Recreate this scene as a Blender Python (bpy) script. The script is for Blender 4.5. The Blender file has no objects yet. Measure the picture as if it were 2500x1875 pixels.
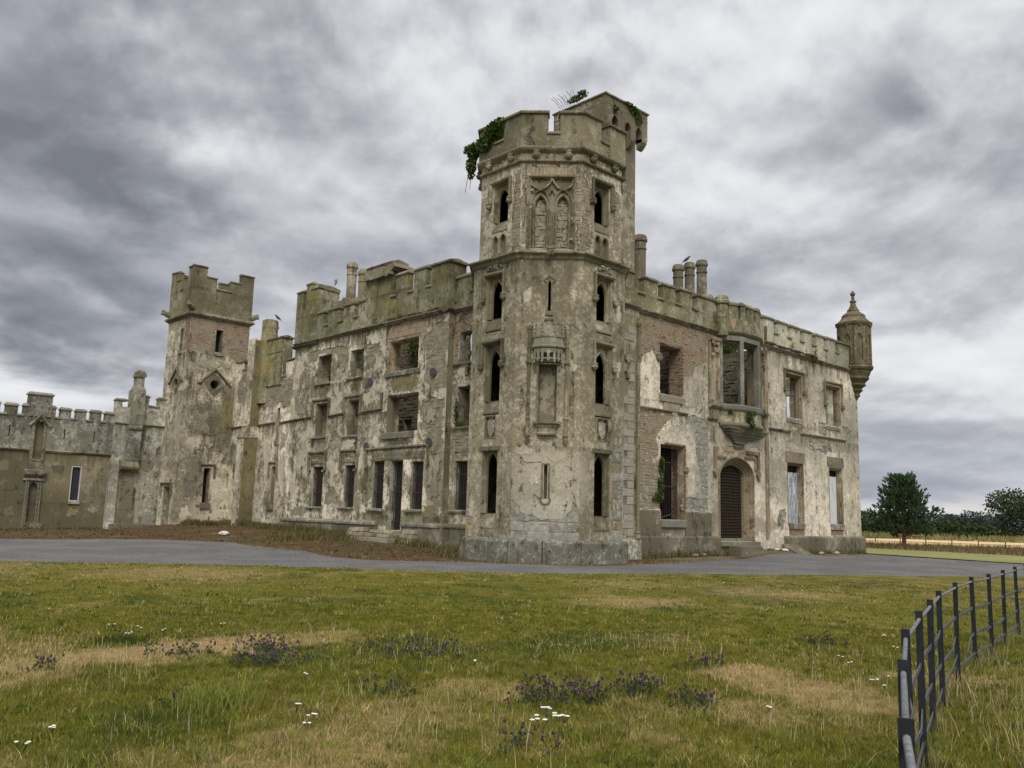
# numbers that set the light and the sky
EXPOSURE = 0.3
SKY_STRENGTH = 0.1
CLOUD_GAIN = 0.86
SUN_POWER = 1.5
SUN_AZ_DEG, SUN_EL_DEG = 221.0, 46.0
CLOUD_SHIFT = (2.9, 14.1, 5.2)
CLOUD_BANKS = (   # azimuth, elevation, half widths (degrees), strength (negative = dark bank, positive = bright gap)
    (11.5, 20.2, 6.0, 4.0, -0.24), (17.0, 18.0, 4.0, 1.5, -0.16), (16.0, 12.0, 8, 2.0, -0.16), (15.0, 8.4, 8, 1.2, -0.20), (18.5, 29.5, 5, 2.2, -0.08),
    (31, 15.8, 5, 1.5, -0.09), (30, 18.7, 1.2, 0.5, -0.10), (71, 24.2, 3.2, 1.7, -0.17), (69.5, 5.2, 8, 2.2, -0.10), (27, 13.0, 4, 1.0, -0.07),
    (22.5, 20.0, 4, 2.6, 0.15), (28, 21.5, 5, 2.4, 0.13), (13.0, 5.9, 7, 1.2, 0.32), (69.5, 18.0, 7, 1.8, 0.13), (61, 20.0, 5, 1.6, 0.08),
    (34, 19, 5, 2, 0.10), (66, 11, 6, 1.6, 0.07), (42, 28, 12, 4, 0.08), (58, 30, 10, 3, 0.07), (20, 25, 4, 2, 0.08), (74, 13, 6, 2, 0.05),
)
CLOUD_RAMP = ((0.18, (0.185, 0.191, 0.212)), (0.33, (0.285, 0.293, 0.325)), (0.45, (0.42, 0.428, 0.462)), (0.54, (0.55, 0.558, 0.588)), (0.66, (0.74, 0.748, 0.77)), (0.85, (0.90, 0.905, 0.91)))
GRASS_RINGS = ((310000, 4.2, 10.5, .036, .0055, 2), (230000, 10.5, 16, .034, .009, 2), (220000, 16, 31, .032, .016, 1))
import bpy, bmesh, math, random
import numpy as np
from mathutils import Vector, Matrix
from mathutils.geometry import delaunay_2d_cdt
random.seed(7)
RNG = np.random.default_rng(7)
scene = bpy.context.scene
COL = scene.collection

# ------------------------------------------------------------------ camera
cam_data = bpy.data.cameras.new("camera")
cam_data.sensor_width = 36.0
cam_data.lens = 2120.6 / 2500 * 36.0
cam_data.clip_start = 0.1
cam_data.clip_end = 6000
cam = bpy.data.objects.new("camera", cam_data)
COL.objects.link(cam)
CR = Vector((0.724392622, -0.688837421, 0.027537921))
CU = Vector((-0.121978518, -0.088754686, 0.988556446))
CF = Vector((0.678510553, 0.719462031, 0.148316607))
EYE = Vector((0, 0, 1.75))
cam.matrix_world = Matrix(((CR.x, CU.x, -CF.x, EYE.x), (CR.y, CU.y, -CF.y, EYE.y), (CR.z, CU.z, -CF.z, EYE.z), (0, 0, 0, 1)))
scene.camera = cam
scene.cycles.use_denoising = True
scene.view_settings.view_transform = 'Standard'
scene.view_settings.look = 'None'
scene.view_settings.gamma = 1.0
scene.view_settings.use_curve_mapping = False
scene.view_settings.exposure = EXPOSURE

# ------------------------------------------------------------------ node helpers
class NT:
    """small wrapper for building node trees"""
    def __init__(s, tree):
        s.t = tree; s.t.nodes.clear()
    def n(s, typ, **kw):
        nd = s.t.nodes.new(typ)
        for k, v in kw.items(): setattr(nd, k, v)
        return nd
    def link(s, a, b): s.t.links.new(a, b)
    def put(s, sock, v):
        if isinstance(v, bpy.types.NodeSocket): s.link(v, sock)
        elif v is not None: sock.default_value = v
    def math(s, op, a, b=None, c=None, clamp=False):
        nd = s.n('ShaderNodeMath', operation=op, use_clamp=clamp)
        s.put(nd.inputs[0], a)
        if b is not None: s.put(nd.inputs[1], b)
        if c is not None: s.put(nd.inputs[2], c)
        return nd.outputs[0]
    def vmath(s, op, a, b=None):
        nd = s.n('ShaderNodeVectorMath', operation=op)
        s.put(nd.inputs[0], a)
        if b is not None: s.put(nd.inputs[1], b)
        return nd.outputs['Value'] if op in ('LENGTH', 'DISTANCE', 'DOT_PRODUCT') else nd.outputs[0]
    def noise(s, vec, scale, detail=6, rough=0.6, dist=0.0):
        nd = s.n('ShaderNodeTexNoise')
        s.put(nd.inputs['Vector'], vec)
        nd.inputs['Scale'].default_value = scale; nd.inputs['Detail'].default_value = detail
        nd.inputs['Roughness'].default_value = rough; nd.inputs['Distortion'].default_value = dist
        return nd.outputs[0]
    def ramp(s, fac, lo, hi, a=0.0, b=1.0, smooth=True):
        nd = s.n('ShaderNodeMapRange', interpolation_type='SMOOTHSTEP' if smooth else 'LINEAR')
        s.put(nd.inputs['Value'], fac)
        nd.inputs['From Min'].default_value = lo; nd.inputs['From Max'].default_value = hi
        nd.inputs['To Min'].default_value = a; nd.inputs['To Max'].default_value = b
        return nd.outputs[0]
    def mix(s, fac, a, b):
        nd = s.n('ShaderNodeMix', data_type='RGBA')
        s.put(nd.inputs['Factor'], fac)
        for sock, v in ((nd.inputs['A'], a), (nd.inputs['B'], b)):
            pass
        ia = [i for i in nd.inputs if i.name == 'A' and i.type == 'RGBA'][0]
        ib = [i for i in nd.inputs if i.name == 'B' and i.type == 'RGBA'][0]
        s.put(ia, rgba(a)); s.put(ib, rgba(b))
        return [o for o in nd.outputs if o.type == 'RGBA'][0]
    def scale(s, vec, xyz):
        return s.vmath('MULTIPLY', vec, tuple(xyz))

def rgba(c):
    if isinstance(c, (tuple, list)) and len(c) == 3: return (*c, 1.0)
    return c

# ------------------------------------------------------------------ sky (overcast, broken cloud)
SUN_AZ, SUN_EL = math.radians(SUN_AZ_DEG), math.radians(SUN_EL_DEG)      # azimuth measured from +y towards +x
world = bpy.data.worlds.new("World"); scene.world = world; world.use_nodes = True
def build_sky():
    t = NT(world.node_tree)
    gen = t.n('ShaderNodeTexCoord').outputs['Generated']
    sky = t.n('ShaderNodeTexSky', sky_type='NISHITA')
    sky.sun_disc = False; sky.sun_elevation = SUN_EL; sky.sun_rotation = SUN_AZ
    sky.dust_density = 3.0
    sep = t.n('ShaderNodeSeparateXYZ'); t.link(gen, sep.inputs[0])
    x, y, z = sep.outputs
    zc = t.math('MAXIMUM', z, 0.0)
    # cloud space: round the compass, and flattened more and more towards the horizon
    hl = t.math('SQRT', t.math('ADD', t.math('MULTIPLY', x, x), t.math('MULTIPLY', y, y)))
    hl = t.math('MAXIMUM', hl, 0.02)
    lev = t.math('MULTIPLY', t.math('LOGARITHM', t.math('ADD', zc, 0.17), math.e), 0.86)
    comb = t.n('ShaderNodeCombineXYZ'); t.link(t.math('DIVIDE', x, hl), comb.inputs[0]); t.link(t.math('DIVIDE', y, hl), comb.inputs[1]); t.link(lev, comb.inputs[2])
    p = t.vmath('ADD', comb.outputs[0], CLOUD_SHIFT)
    wn = t.n('ShaderNodeTexNoise'); t.link(p, wn.inputs['Vector']); wn.inputs['Scale'].default_value = 2.2; wn.inputs['Detail'].default_value = 4
    warp = t.vmath('SUBTRACT', wn.outputs['Color'], (0.5, 0.5, 0.5))
    pw = t.vmath('ADD', p, t.scale(warp, (0.12, 0.12, 0.08)))
    n_big = t.noise(pw, 1.7, 4, 0.45)
    n_med = t.noise(pw, 3.8, 9, 0.53, 0.0)
    n_fine = t.noise(pw, 12.0, 6, 0.52, 0.0)
    lit = t.noise(t.vmath('ADD', pw, (0.0, 0.0, 0.03)), 3.8, 9, 0.53, 0.0)      # the same cloud a step higher: lit tops, dark bases
    relief = t.math('MULTIPLY', t.math('SUBTRACT', n_med, lit), 1.0)
    d = t.math('ADD', t.math('MULTIPLY', n_big, 0.52), t.math('ADD', t.math('MULTIPLY', n_med, 0.38), t.math('MULTIPLY', n_fine, 0.10)))
    d = t.math('ADD', d, relief)
    # individual cloud banks of the day, in azimuth / elevation, ragged by noise
    az = t.math('ARCTAN2', x, y); el = t.math('ARCSINE', z)
    jit1 = t.math('SUBTRACT', n_med, 0.5); jit2 = t.math('SUBTRACT', n_big, 0.5)
    azj = t.math('ADD', az, t.math('MULTIPLY', jit1, 0.34)); elj = t.math('ADD', el, t.math('MULTIPLY', jit2, 0.16))
    elj = t.math('ADD', elj, t.math('MULTIPLY', jit1, -0.14))
    tot = None
    for a0, e0, sa, se, amp in CLOUD_BANKS:
        da = t.math('MULTIPLY', t.math('SUBTRACT', azj, math.radians(a0)), 1 / math.radians(sa))
        de = t.math('MULTIPLY', t.math('SUBTRACT', elj, math.radians(e0)), 1 / math.radians(se))
        r2 = t.math('ADD', t.math('MULTIPLY', da, da), t.math('MULTIPLY', de, de))
        g = t.math('MULTIPLY', t.math('EXPONENT', t.math('MULTIPLY', r2, -1.0)), amp)
        tot = g if tot is None else t.math('ADD', tot, g)
    d = t.math('ADD', d, tot)
    cr = t.n('ShaderNodeValToRGB'); t.link(d, cr.inputs[0])
    els = cr.color_ramp.elements
    stops = CLOUD_RAMP
    els[0].position, els[0].color = stops[0][0], (*stops[0][1], 1)
    els[1].position, els[1].color = stops[-1][0], (*stops[-1][1], 1)
    for pos, c in stops[1:-1]:
        e = els.new(pos); e.color = (*c, 1)
    # bluish low bank turning to a pale cream strip along the horizon
    low = t.ramp(el, math.radians(0.5), math.radians(9), 1, 0)
    col = t.mix(t.math('MULTIPLY', low, 0.55), cr.outputs[0], t.mix(t.ramp(elj, math.radians(1.0), math.radians(3.2)), (0.74, 0.72, 0.68), (0.30, 0.33, 0.42)))
    # an overcast sky is brighter towards the zenith, and brightest around the veiled sun
    sd = (math.sin(SUN_AZ) * math.cos(SUN_EL), math.cos(SUN_AZ) * math.cos(SUN_EL), math.sin(SUN_EL))
    dot = t.vmath('DOT_PRODUCT', gen, sd)
    glow = t.ramp(dot, 0.1, 1.0, 1.0, 1.9)
    zen = t.ramp(z, 0.45, 1.0, 1.0, 1.7)
    gain = t.math('MULTIPLY', t.math('MULTIPLY', glow, zen), CLOUD_GAIN / SKY_STRENGTH)
    cl = t.n('ShaderNodeVectorMath', operation='SCALE'); t.link(col, cl.inputs[0]); t.link(gain, cl.inputs['Scale'])
    fin = t.mix(0.94, sky.outputs[0], cl.outputs[0])
    bg = t.n('ShaderNodeBackground'); t.link(fin, bg.inputs[0]); bg.inputs[1].default_value = SKY_STRENGTH
    out = t.n('ShaderNodeOutputWorld'); t.link(bg.outputs[0], out.inputs[0])
build_sky()
sun = bpy.data.lights.new("sun", 'SUN'); sun.energy = SUN_POWER; sun.angle = math.radians(18); sun.color = (1.0, 0.95, 0.87)
sun_o = bpy.data.objects.new("sun", sun); COL.objects.link(sun_o)
_sd = Vector((math.sin(SUN_AZ) * math.cos(SUN_EL), math.cos(SUN_AZ) * math.cos(SUN_EL), math.sin(SUN_EL)))
sun_o.rotation_euler = _sd.to_track_quat('Z', 'Y').to_euler()

# ------------------------------------------------------------------ materials
MATS = {}
def new_mat(name):
    m = bpy.data.materials.new(name); m.use_nodes = True
    t = NT(m.node_tree)
    bs = t.n('ShaderNodeBsdfPrincipled'); out = t.n('ShaderNodeOutputMaterial')
    t.link(bs.outputs[0], out.inputs[0])
    bs.inputs['Specular IOR Level'].default_value = 0.25
    MATS[name] = m
    return m, t, bs

def stucco(name, base, light, dark, moss=(0.10, 0.095, 0.035), a_light=0.5, a_dark=0.5, a_moss=0.3, specks=0.3, bump=0.5,
           blobs=(), grain=0.10, seed=0.0, rough=0.92, lichen=(0.50, 0.48, 0.40), streak=0.6, fine=0.25, soft=0.16, drips=()):
    """weathered render or stone: big patches, streaks running down, moss, lichen specks, fine relief"""
    m, t, bs = new_mat(name)
    pos = t.n('ShaderNodeNewGeometry').outputs['Position']
    p = t.vmath('ADD', pos, (seed * 3.1, seed * 1.7, seed * 2.3))
    warm = lambda c, k, b=.89: tuple(min(.8, q * k * w) for q, w in zip(c, (1.0, .99, b)))
    base = warm(base, 1.0, .92); light = warm(light, 1.2, .97); dark = warm(dark, .85, .88)
    zz = None
    n1 = t.noise(p, 0.38, 5, 0.6, 0.6)
    n2 = t.noise(p, 1.5, 8, 0.68, 0.3)
    n3 = t.noise(p, 7.0, 7, 0.7)
    n4 = t.noise(p, 34.0, 4, 0.65)
    st = t.noise(t.scale(p, (2.6, 2.6, 0.22)), 1.0, 6, 0.62, 0.15)
    cn = lambda x, k: t.math('ADD', t.math('MULTIPLY', x, k), 0.5 - 0.5 * k)
    patch = cn(t.math('ADD', t.math('MULTIPLY', n1, 0.75 * (1 - fine) * 0.5), t.math('ADD', t.math('MULTIPLY', n2, 0.625 * (1 - fine)), t.math('MULTIPLY', n3, fine))), 2.6)
    col = t.mix(t.ramp(patch, 0.75 - 0.40 * a_light - soft * 0.5, 0.75 - 0.40 * a_light + soft * 0.5), base, light)
    # large blotches of the given colour (old repairs, washed areas)
    for (c, r, bc, amt) in blobs:
        dv = t.vmath('MULTIPLY', t.vmath('SUBTRACT', pos, tuple(c)), (1 / r[0], 1 / r[1], 1 / r[2]))
        ln = t.math('ADD', t.vmath('LENGTH', dv), t.math('MULTIPLY', t.math('SUBTRACT', patch, 0.5), 0.8))
        f = t.ramp(ln, 0.75, 1.1, amt, 0.0)
        col = t.mix(f, col, bc)
    n6 = t.noise(t.vmath('ADD', p, (13.0, 29.0, 5.0)), 2.3, 8, 0.7, 0.2)
    dk = cn(t.math('ADD', t.math('MULTIPLY', st, streak * 0.75), t.math('ADD', t.math('MULTIPLY', n6, 1 - streak * 0.75), t.math('MULTIPLY', t.math('SUBTRACT', n3, 0.5), 0.35))), 2.6)
    f_dark = t.ramp(dk, 0.77 - 0.42 * a_dark, 0.98 - 0.42 * a_dark, 0.0, 0.92)
    col = t.mix(f_dark, col, dark)
    run = t.noise(t.scale(p, (6.5, 6.5, 0.16)), 1.0, 5, 0.6, 0.1)
    f_run = t.math('MULTIPLY', t.ramp(run, 0.55, 0.70, 0.0, 0.75), t.ramp(t.noise(t.vmath('ADD', p, (9.0, 3.0, 41.0)), 0.6, 4, 0.6), 0.46, 0.60))
    col = t.mix(t.math('MULTIPLY', f_run, 0.35 + streak * 0.6), col, dark)
    # rain runs that start under a ledge and fade out below it
    if drips:
        sp = t.n('ShaderNodeSeparateXYZ'); t.link(pos, sp.inputs[0]); zz = sp.outputs[2]
        rn = t.noise(t.scale(p, (3.4, 3.4, 0.10)), 1.0, 6, 0.66, 0.1)
        for ztop, ln, amt in drips:
            reach = t.math('MULTIPLY', t.math('SUBTRACT', rn, 0.36), ln * 4.2)
            fall = t.math('SUBTRACT', t.math('ADD', zz, reach), ztop)          # > 0 inside a run
            fd = t.math('MULTIPLY', t.ramp(fall, -0.05 * ln, 0.9 * ln, 0.0, amt), t.math('LESS_THAN', zz, ztop + .02))
            col = t.mix(fd, col, tuple(d * 1.1 for d in dark))
    n5 = t.noise(t.vmath('ADD', p, (31.0, 7.0, 11.0)), 0.9, 7, 0.66, 0.2)
    f_moss = t.ramp(cn(t.math('ADD', t.math('MULTIPLY', n5, 0.7), t.math('MULTIPLY', n3, 0.3)), 2.4), 0.86 - 0.62 * a_moss, 1.08 - 0.62 * a_moss, 0.0, 0.9)
    col = t.mix(f_moss, col, moss)
    f_sp = t.math('MULTIPLY', t.ramp(n4, 0.57, 0.66), t.ramp(n2, 0.42, 0.58, 0.0, specks))
    col = t.mix(f_sp, col, lichen)
    tone = t.ramp(t.noise(t.vmath('ADD', p, (3.0, 17.0, 23.0)), 0.22, 3, 0.5), 0.36, 0.64, 0.70, 1.2)
    tn = t.n('ShaderNodeVectorMath', operation='SCALE'); t.link(col, tn.inputs[0]); t.link(tone, tn.inputs['Scale']); col = tn.outputs[0]
    pit = t.ramp(t.noise(p, 21.0, 5, 0.75), 0.62, 0.72, 0.0, 0.55)
    col = t.mix(pit, col, dark)
    gr = t.ramp(n4, 0.25, 0.75, 1 - grain * 2, 1 + grain * 2, smooth=False)
    hv = t.n('ShaderNodeVectorMath', operation='SCALE'); t.link(col, hv.inputs[0]); t.link(gr, hv.inputs['Scale'])
    t.link(hv.outputs[0], bs.inputs['Base Color'])
    bs.inputs['Roughness'].default_value = rough
    h = t.math('ADD', t.math('MULTIPLY', n3, 0.6), t.math('ADD', t.math('MULTIPLY', n4, 0.25), t.math('MULTIPLY', t.ramp(patch, 0.70 - 0.40 * a_light, 0.76 - 0.40 * a_light), 0.45)))
    bp = t.n('ShaderNodeBump'); bp.inputs['Strength'].default_value = bump; bp.inputs['Distance'].default_value = 0.05
    t.link(h, bp.inputs['Height']); t.link(bp.outputs[0], bs.inputs['Normal'])
    return m

def piece_mat(name, cols, soil, amt=0.45, scale=3.0, bump=0.4, rough=0.92):
    """bricks and stones: every object takes its own colour; soil and lichen on top"""
    m, t, bs = new_mat(name)
    info = t.n('ShaderNodeObjectInfo').outputs['Random']
    pos = t.n('ShaderNodeNewGeometry').outputs['Position']
    isl = t.n('ShaderNodeNewGeometry').outputs['Random Per Island']
    r = t.math('FRACT', t.math('ADD', info, isl))
    cr = t.n('ShaderNodeValToRGB'); t.link(r, cr.inputs[0])
    e = cr.color_ramp.elements
    e[0].position, e[0].color = 0.0, (*cols[0], 1); e[1].position, e[1].color = 1.0, (*cols[-1], 1)
    for i, c in enumerate(cols[1:-1]):
        k = e.new((i + 1) / (len(cols) - 1)); k.color = (*c, 1)
    n1 = t.noise(pos, scale, 7, 0.68, 0.2); n2 = t.noise(pos, 26.0, 5, 0.7)
    f = t.ramp(t.math('ADD', t.math('MULTIPLY', n1, 0.6), t.math('MULTIPLY', n2, 0.4)), 0.58 - 0.22 * amt, 0.68 - 0.16 * amt, 0.0, 0.85)
    col = t.mix(f, cr.outputs[0], soil)
    gr = t.ramp(n2, 0.25, 0.75, 0.75, 1.25, smooth=False)
    hv = t.n('ShaderNodeVectorMath', operation='SCALE'); t.link(col, hv.inputs[0]); t.link(gr, hv.inputs['Scale'])
    t.link(hv.outputs[0], bs.inputs['Base Color']); bs.inputs['Roughness'].default_value = rough
    bp = t.n('ShaderNodeBump'); bp.inputs['Strength'].default_value = bump; bp.inputs['Distance'].default_value = 0.03
    t.link(n2, bp.inputs['Height']); t.link(bp.outputs[0], bs.inputs['Normal'])
    return m

def plain(name, col, rough=0.6, metal=0.0, var=0.25, scale=6.0, spec=0.3):
    m, t, bs = new_mat(name)
    pos = t.n('ShaderNodeNewGeometry').outputs['Position']
    n = t.noise(pos, scale, 6, 0.65)
    g = t.ramp(n, 0.3, 0.7, 1 - var, 1 + var, smooth=False)
    hv = t.n('ShaderNodeVectorMath', operation='SCALE'); hv.inputs[0].default_value = col; t.link(g, hv.inputs['Scale'])
    t.link(hv.outputs[0], bs.inputs['Base Color'])
    bs.inputs['Roughness'].default_value = rough; bs.inputs['Metallic'].default_value = metal
    bs.inputs['Specular IOR Level'].default_value = spec
    return m

def leaf_mat(name, c0, c1, c2=None, rough=0.6, trans=0.25):
    m, t, bs = new_mat(name)
    isl = t.n('ShaderNodeNewGeometry').outputs['Random Per Island']
    pos = t.n('ShaderNodeNewGeometry').outputs['Position']
    n = t.noise(pos, 1.1, 4, 0.6)
    f = t.math('ADD', t.math('MULTIPLY', isl, 0.6), t.math('MULTIPLY', t.math('SUBTRACT', n, 0.3), 0.9), clamp=True)
    col = t.mix(f, c0, c1)
    if c2: col = t.mix(t.ramp(isl, 0.86, 0.95), col, c2)
    t.link(col, bs.inputs['Base Color']); bs.inputs['Roughness'].default_value = rough
    tr = t.n('ShaderNodeBsdfTranslucent'); t.link(col, tr.inputs[0])
    mx = t.n('ShaderNodeMixShader'); mx.inputs[0].default_value = trans
    out = [n for n in t.t.nodes if n.type == 'OUTPUT_MATERIAL'][0]
    t.link(bs.outputs[0], mx.inputs[1]); t.link(tr.outputs[0], mx.inputs[2]); t.link(mx.outputs[0], out.inputs[0])
    return m

def attr_mat(name, rough=0.85, trans=0.0, noise_amt=0.2, noise_scale=14.0, bump=0.0):
    m, t, bs = new_mat(name)
    a = t.n('ShaderNodeAttribute', attribute_name='tint')
    pos = t.n('ShaderNodeNewGeometry').outputs['Position']
    n = t.noise(pos, noise_scale, 6, 0.7)
    g = t.ramp(n, 0.25, 0.75, 1 - noise_amt, 1 + noise_amt, smooth=False)
    hv = t.n('ShaderNodeVectorMath', operation='SCALE'); t.link(a.outputs['Color'], hv.inputs[0]); t.link(g, hv.inputs['Scale'])
    t.link(hv.outputs[0], bs.inputs['Base Color']); bs.inputs['Roughness'].default_value = rough
    bs.inputs['Specular IOR Level'].default_value = 0.12
    if bump:
        bp = t.n('ShaderNodeBump'); bp.inputs['Strength'].default_value = bump; bp.inputs['Distance'].default_value = 0.04
        t.link(n, bp.inputs['Height']); t.link(bp.outputs[0], bs.inputs['Normal'])
    if trans:
        tr = t.n('ShaderNodeBsdfTranslucent'); t.link(hv.outputs[0], tr.inputs[0])
        mx = t.n('ShaderNodeMixShader'); mx.inputs[0].default_value = trans
        out = [n for n in t.t.nodes if n.type == 'OUTPUT_MATERIAL'][0]
        t.link(bs.outputs[0], mx.inputs[1]); t.link(tr.outputs[0], mx.inputs[2]); t.link(mx.outputs[0], out.inputs[0])
    return m
# ------------------------------------------------------------------ mesh helpers
def frame(origin, sdir, ndir):
    """maps (s along the wall, n outwards, z up) to the world"""
    ox, oy = origin; sx, sy = sdir; nx, ny = ndir
    return lambda s, n, z: (ox + sx * s + nx * n, oy + sy * s + ny * n, z)
def FL(x0): return lambda s, n, z: (x0 - n, s, z)      # wall facing -x, s = y
def FR(y0): return lambda s, n, z: (s, y0 - n, z)      # wall facing -y, s = x

def thing(name, label, cat, loc=(0, 0, 0), group=None):
    o = bpy.data.objects.new(name, None); COL.objects.link(o)
    o.location = loc; o.empty_display_size = 0.5
    return tag(o, label, cat, group)
def tag(o, label=None, cat=None, group=None, kind=None):
    if label: o['label'] = label
    if cat: o['category'] = cat
    if group: o['group'] = group
    if kind: o['kind'] = kind
    return o
def attach(o, parent):
    if parent is None: return
    o.parent = parent
    if parent.type == 'EMPTY':
        o.matrix_parent_inverse = Matrix.Translation(parent.location).inverted()

def inside(pt, poly):
    x, y = pt; c = False; j = len(poly) - 1
    for i in range(len(poly)):
        xi, yi = poly[i]; xj, yj = poly[j]
        if (yi > y) != (yj > y) and x < (xj - xi) * (y - yi) / (yj - yi) + xi: c = not c
        j = i
    return c

def cdt(outers, holes=(), loose=()):
    pts, edges = [], []
    for poly in list(outers) + list(holes):
        b = len(pts); k = len(poly)
        pts += [Vector(p) for p in poly]; edges += [(b + i, b + (i + 1) % k) for i in range(k)]
    pts += [Vector(p) for p in loose]
    vs, _, fs, *_ = delaunay_2d_cdt(pts, edges, [], 0, 1e-5)
    keep = []
    for f in fs:
        c = (sum(vs[i].x for i in f) / 3, sum(vs[i].y for i in f) / 3)
        if any(inside(c, o) for o in outers) and not any(inside(c, h) for h in holes): keep.append(tuple(f))
    return vs, keep

class MB:
    """collects faces and links them as ONE mesh object"""
    def __init__(s): s.v = []; s.f = []
    def add(s, vs, fs):
        b = len(s.v); s.v += [tuple(v) for v in vs]; s.f += [tuple(b + i for i in f) for f in fs]; return s
    def box(s, fr, s0, s1, n0, n1, z0, z1):
        return s.add([fr(a, n, z) for a in (s0, s1) for n in (n0, n1) for z in (z0, z1)],
                     [(0, 1, 3, 2), (4, 6, 7, 5), (0, 4, 5, 1), (2, 3, 7, 6), (0, 2, 6, 4), (1, 5, 7, 3)])
    def frustum(s, fr, a, b, na, nb, z0, a1, b1, na1, nb1, z1):
        return s.add([fr(a, na, z0), fr(b, na, z0), fr(b, nb, z0), fr(a, nb, z0), fr(a1, na1, z1), fr(b1, na1, z1), fr(b1, nb1, z1), fr(a1, nb1, z1)],
                     [(0, 1, 2, 3), (4, 5, 6, 7), (0, 1, 5, 4), (1, 2, 6, 5), (2, 3, 7, 6), (3, 0, 4, 7)])
    def prism(s, fr, poly, n0, n1):
        k = len(poly)
        s.add([fr(a, n0, z) for a, z in poly] + [fr(a, n1, z) for a, z in poly],
              [tuple(range(k)), tuple(range(k, 2 * k))] + [(i, (i + 1) % k, k + (i + 1) % k, k + i) for i in range(k)])
        return s
    def section(s, fr, poly, s0, s1):
        """a profile in (n, z) run along s"""
        k = len(poly)
        s.add([fr(s0, n, z) for n, z in poly] + [fr(s1, n, z) for n, z in poly],
              [tuple(range(k)), tuple(range(k, 2 * k))] + [(i, (i + 1) % k, k + (i + 1) % k, k + i) for i in range(k)])
        return s
    def sheet(s, fr, outers, holes, n0, n1):
        """a wall of any outline with any openings, n0 (back) to n1 (front)"""
        vs, tr = cdt(outers, holes)
        k = len(vs); cnt = {}
        for f in tr:
            for i in range(3):
                e = (f[i], f[(i + 1) % 3]); key = (min(e), max(e)); cnt.setdefault(key, []).append(e)
        fs = [f for f in tr] + [tuple(k + i for i in reversed(f)) for f in tr]
        fs += [(e[0][0], e[0][1], k + e[0][1], k + e[0][0]) for e in cnt.values() if len(e) == 1]
        s.add([fr(p.x, n1, p.y) for p in vs] + [fr(p.x, n0, p.y) for p in vs], fs)
        return s
    def sweep(s, fr, path, prof, closed=False):
        """a moulding: profile (d across the path, n outwards) along a path of (s, z), mitred"""
        P = [Vector(p) for p in path]; k = len(P); m = len(prof); rows = []
        for i in range(k):
            a = (P[i] - P[i - 1]) if (i > 0 or closed) else None
            b = (P[(i + 1) % k] - P[i]) if (i < k - 1 or closed) else None
            na = Vector((-a.y, a.x)).normalized() if a is not None and a.length > 1e-9 else None
            nb = Vector((-b.y, b.x)).normalized() if b is not None and b.length > 1e-9 else None
            if na is None: nn = nb
            elif nb is None: nn = na
            else:
                nn = (na + nb); L = nn.length
                nn = nn / L; nn = nn / max(0.35, nn.dot(na))
            rows.append([fr(P[i].x + nn.x * d, n, P[i].y + nn.y * d) for d, n in prof])
        vs = [q for r in rows for q in r]; fs = []
        for i in range(k if closed else k - 1):
            j = (i + 1) % k
            for q in range(m):
                w = (q + 1) % m
                fs.append((i * m + q, j * m + q, j * m + w, i * m + w))
        if not closed: fs += [tuple(range(m)), tuple((k - 1) * m + q for q in reversed(range(m)))]
        return s.add(vs, fs)
    def lathe(s, c, prof, seg=10, rot=0.0, sx=1.0, sy=1.0):
        vs, fs = [], []; m = len(prof)
        for i in range(seg):
            a = rot + 2 * math.pi * i / seg
            for r, z in prof: vs.append((c[0] + math.cos(a) * r * sx, c[1] + math.sin(a) * r * sy, c[2] + z))
        for i in range(seg):
            j = (i + 1) % seg
            for q in range(m - 1): fs.append((i * m + q, j * m + q, j * m + q + 1, i * m + q + 1))
        fs.append(tuple(i * m for i in reversed(range(seg)))); fs.append(tuple(i * m + m - 1 for i in range(seg)))
        return s.add(vs, fs)
    def tube(s, pts, rads, seg=6):
        P = [Vector(p) for p in pts]; rows = []
        if not isinstance(rads, (list, tuple)): rads = [rads] * len(P)
        up = Vector((0, 0, 1))
        for i, p in enumerate(P):
            d = (P[min(i + 1, len(P) - 1)] - P[max(i - 1, 0)]).normalized()
            a = d.cross(up) if abs(d.z) < 0.95 else d.cross(Vector((1, 0, 0)))
            a.normalize(); b = d.cross(a)
            rows.append([p + (a * math.cos(2 * math.pi * q / seg) + b * math.sin(2 * math.pi * q / seg)) * rads[i] for q in range(seg)])
        vs = [q for r in rows for q in r]; fs = []
        for i in range(len(P) - 1):
            for q in range(seg):
                w = (q + 1) % seg; fs.append((i * seg + q, i * seg + w, (i + 1) * seg + w, (i + 1) * seg + q))
        fs += [tuple(range(seg)), tuple((len(P) - 1) * seg + q for q in reversed(range(seg)))]
        return s.add(vs, fs)
    def ball(s, c, r, seg=8, rings=6, lump=0.0):
        sd = random.random() * 99
        prof = []
        b = len(s.v)
        vs, fs = [], []
        for j in range(rings + 1):
            th = math.pi * j / rings
            for i in range(seg):
                ph = 2 * math.pi * i / seg
                k = 1 + lump * (math.sin(3.1 * ph + 2.3 * th + sd) * 0.6 + math.sin(5.3 * ph - 4.1 * th + sd * 1.7) * 0.5)
                vs.append((c[0] + r[0] * k * math.sin(th) * math.cos(ph), c[1] + r[1] * k * math.sin(th) * math.sin(ph), c[2] + r[2] * k * math.cos(th)))
        for j in range(rings):
            for i in range(seg):
                w = (i + 1) % seg; fs.append((j * seg + i, j * seg + w, (j + 1) * seg + w, (j + 1) * seg + i))
        return s.add(vs, fs)
    def mesh(s, name):
        me = bpy.data.meshes.new(name); me.from_pydata(s.v, [], s.f); me.update(); return me
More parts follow.
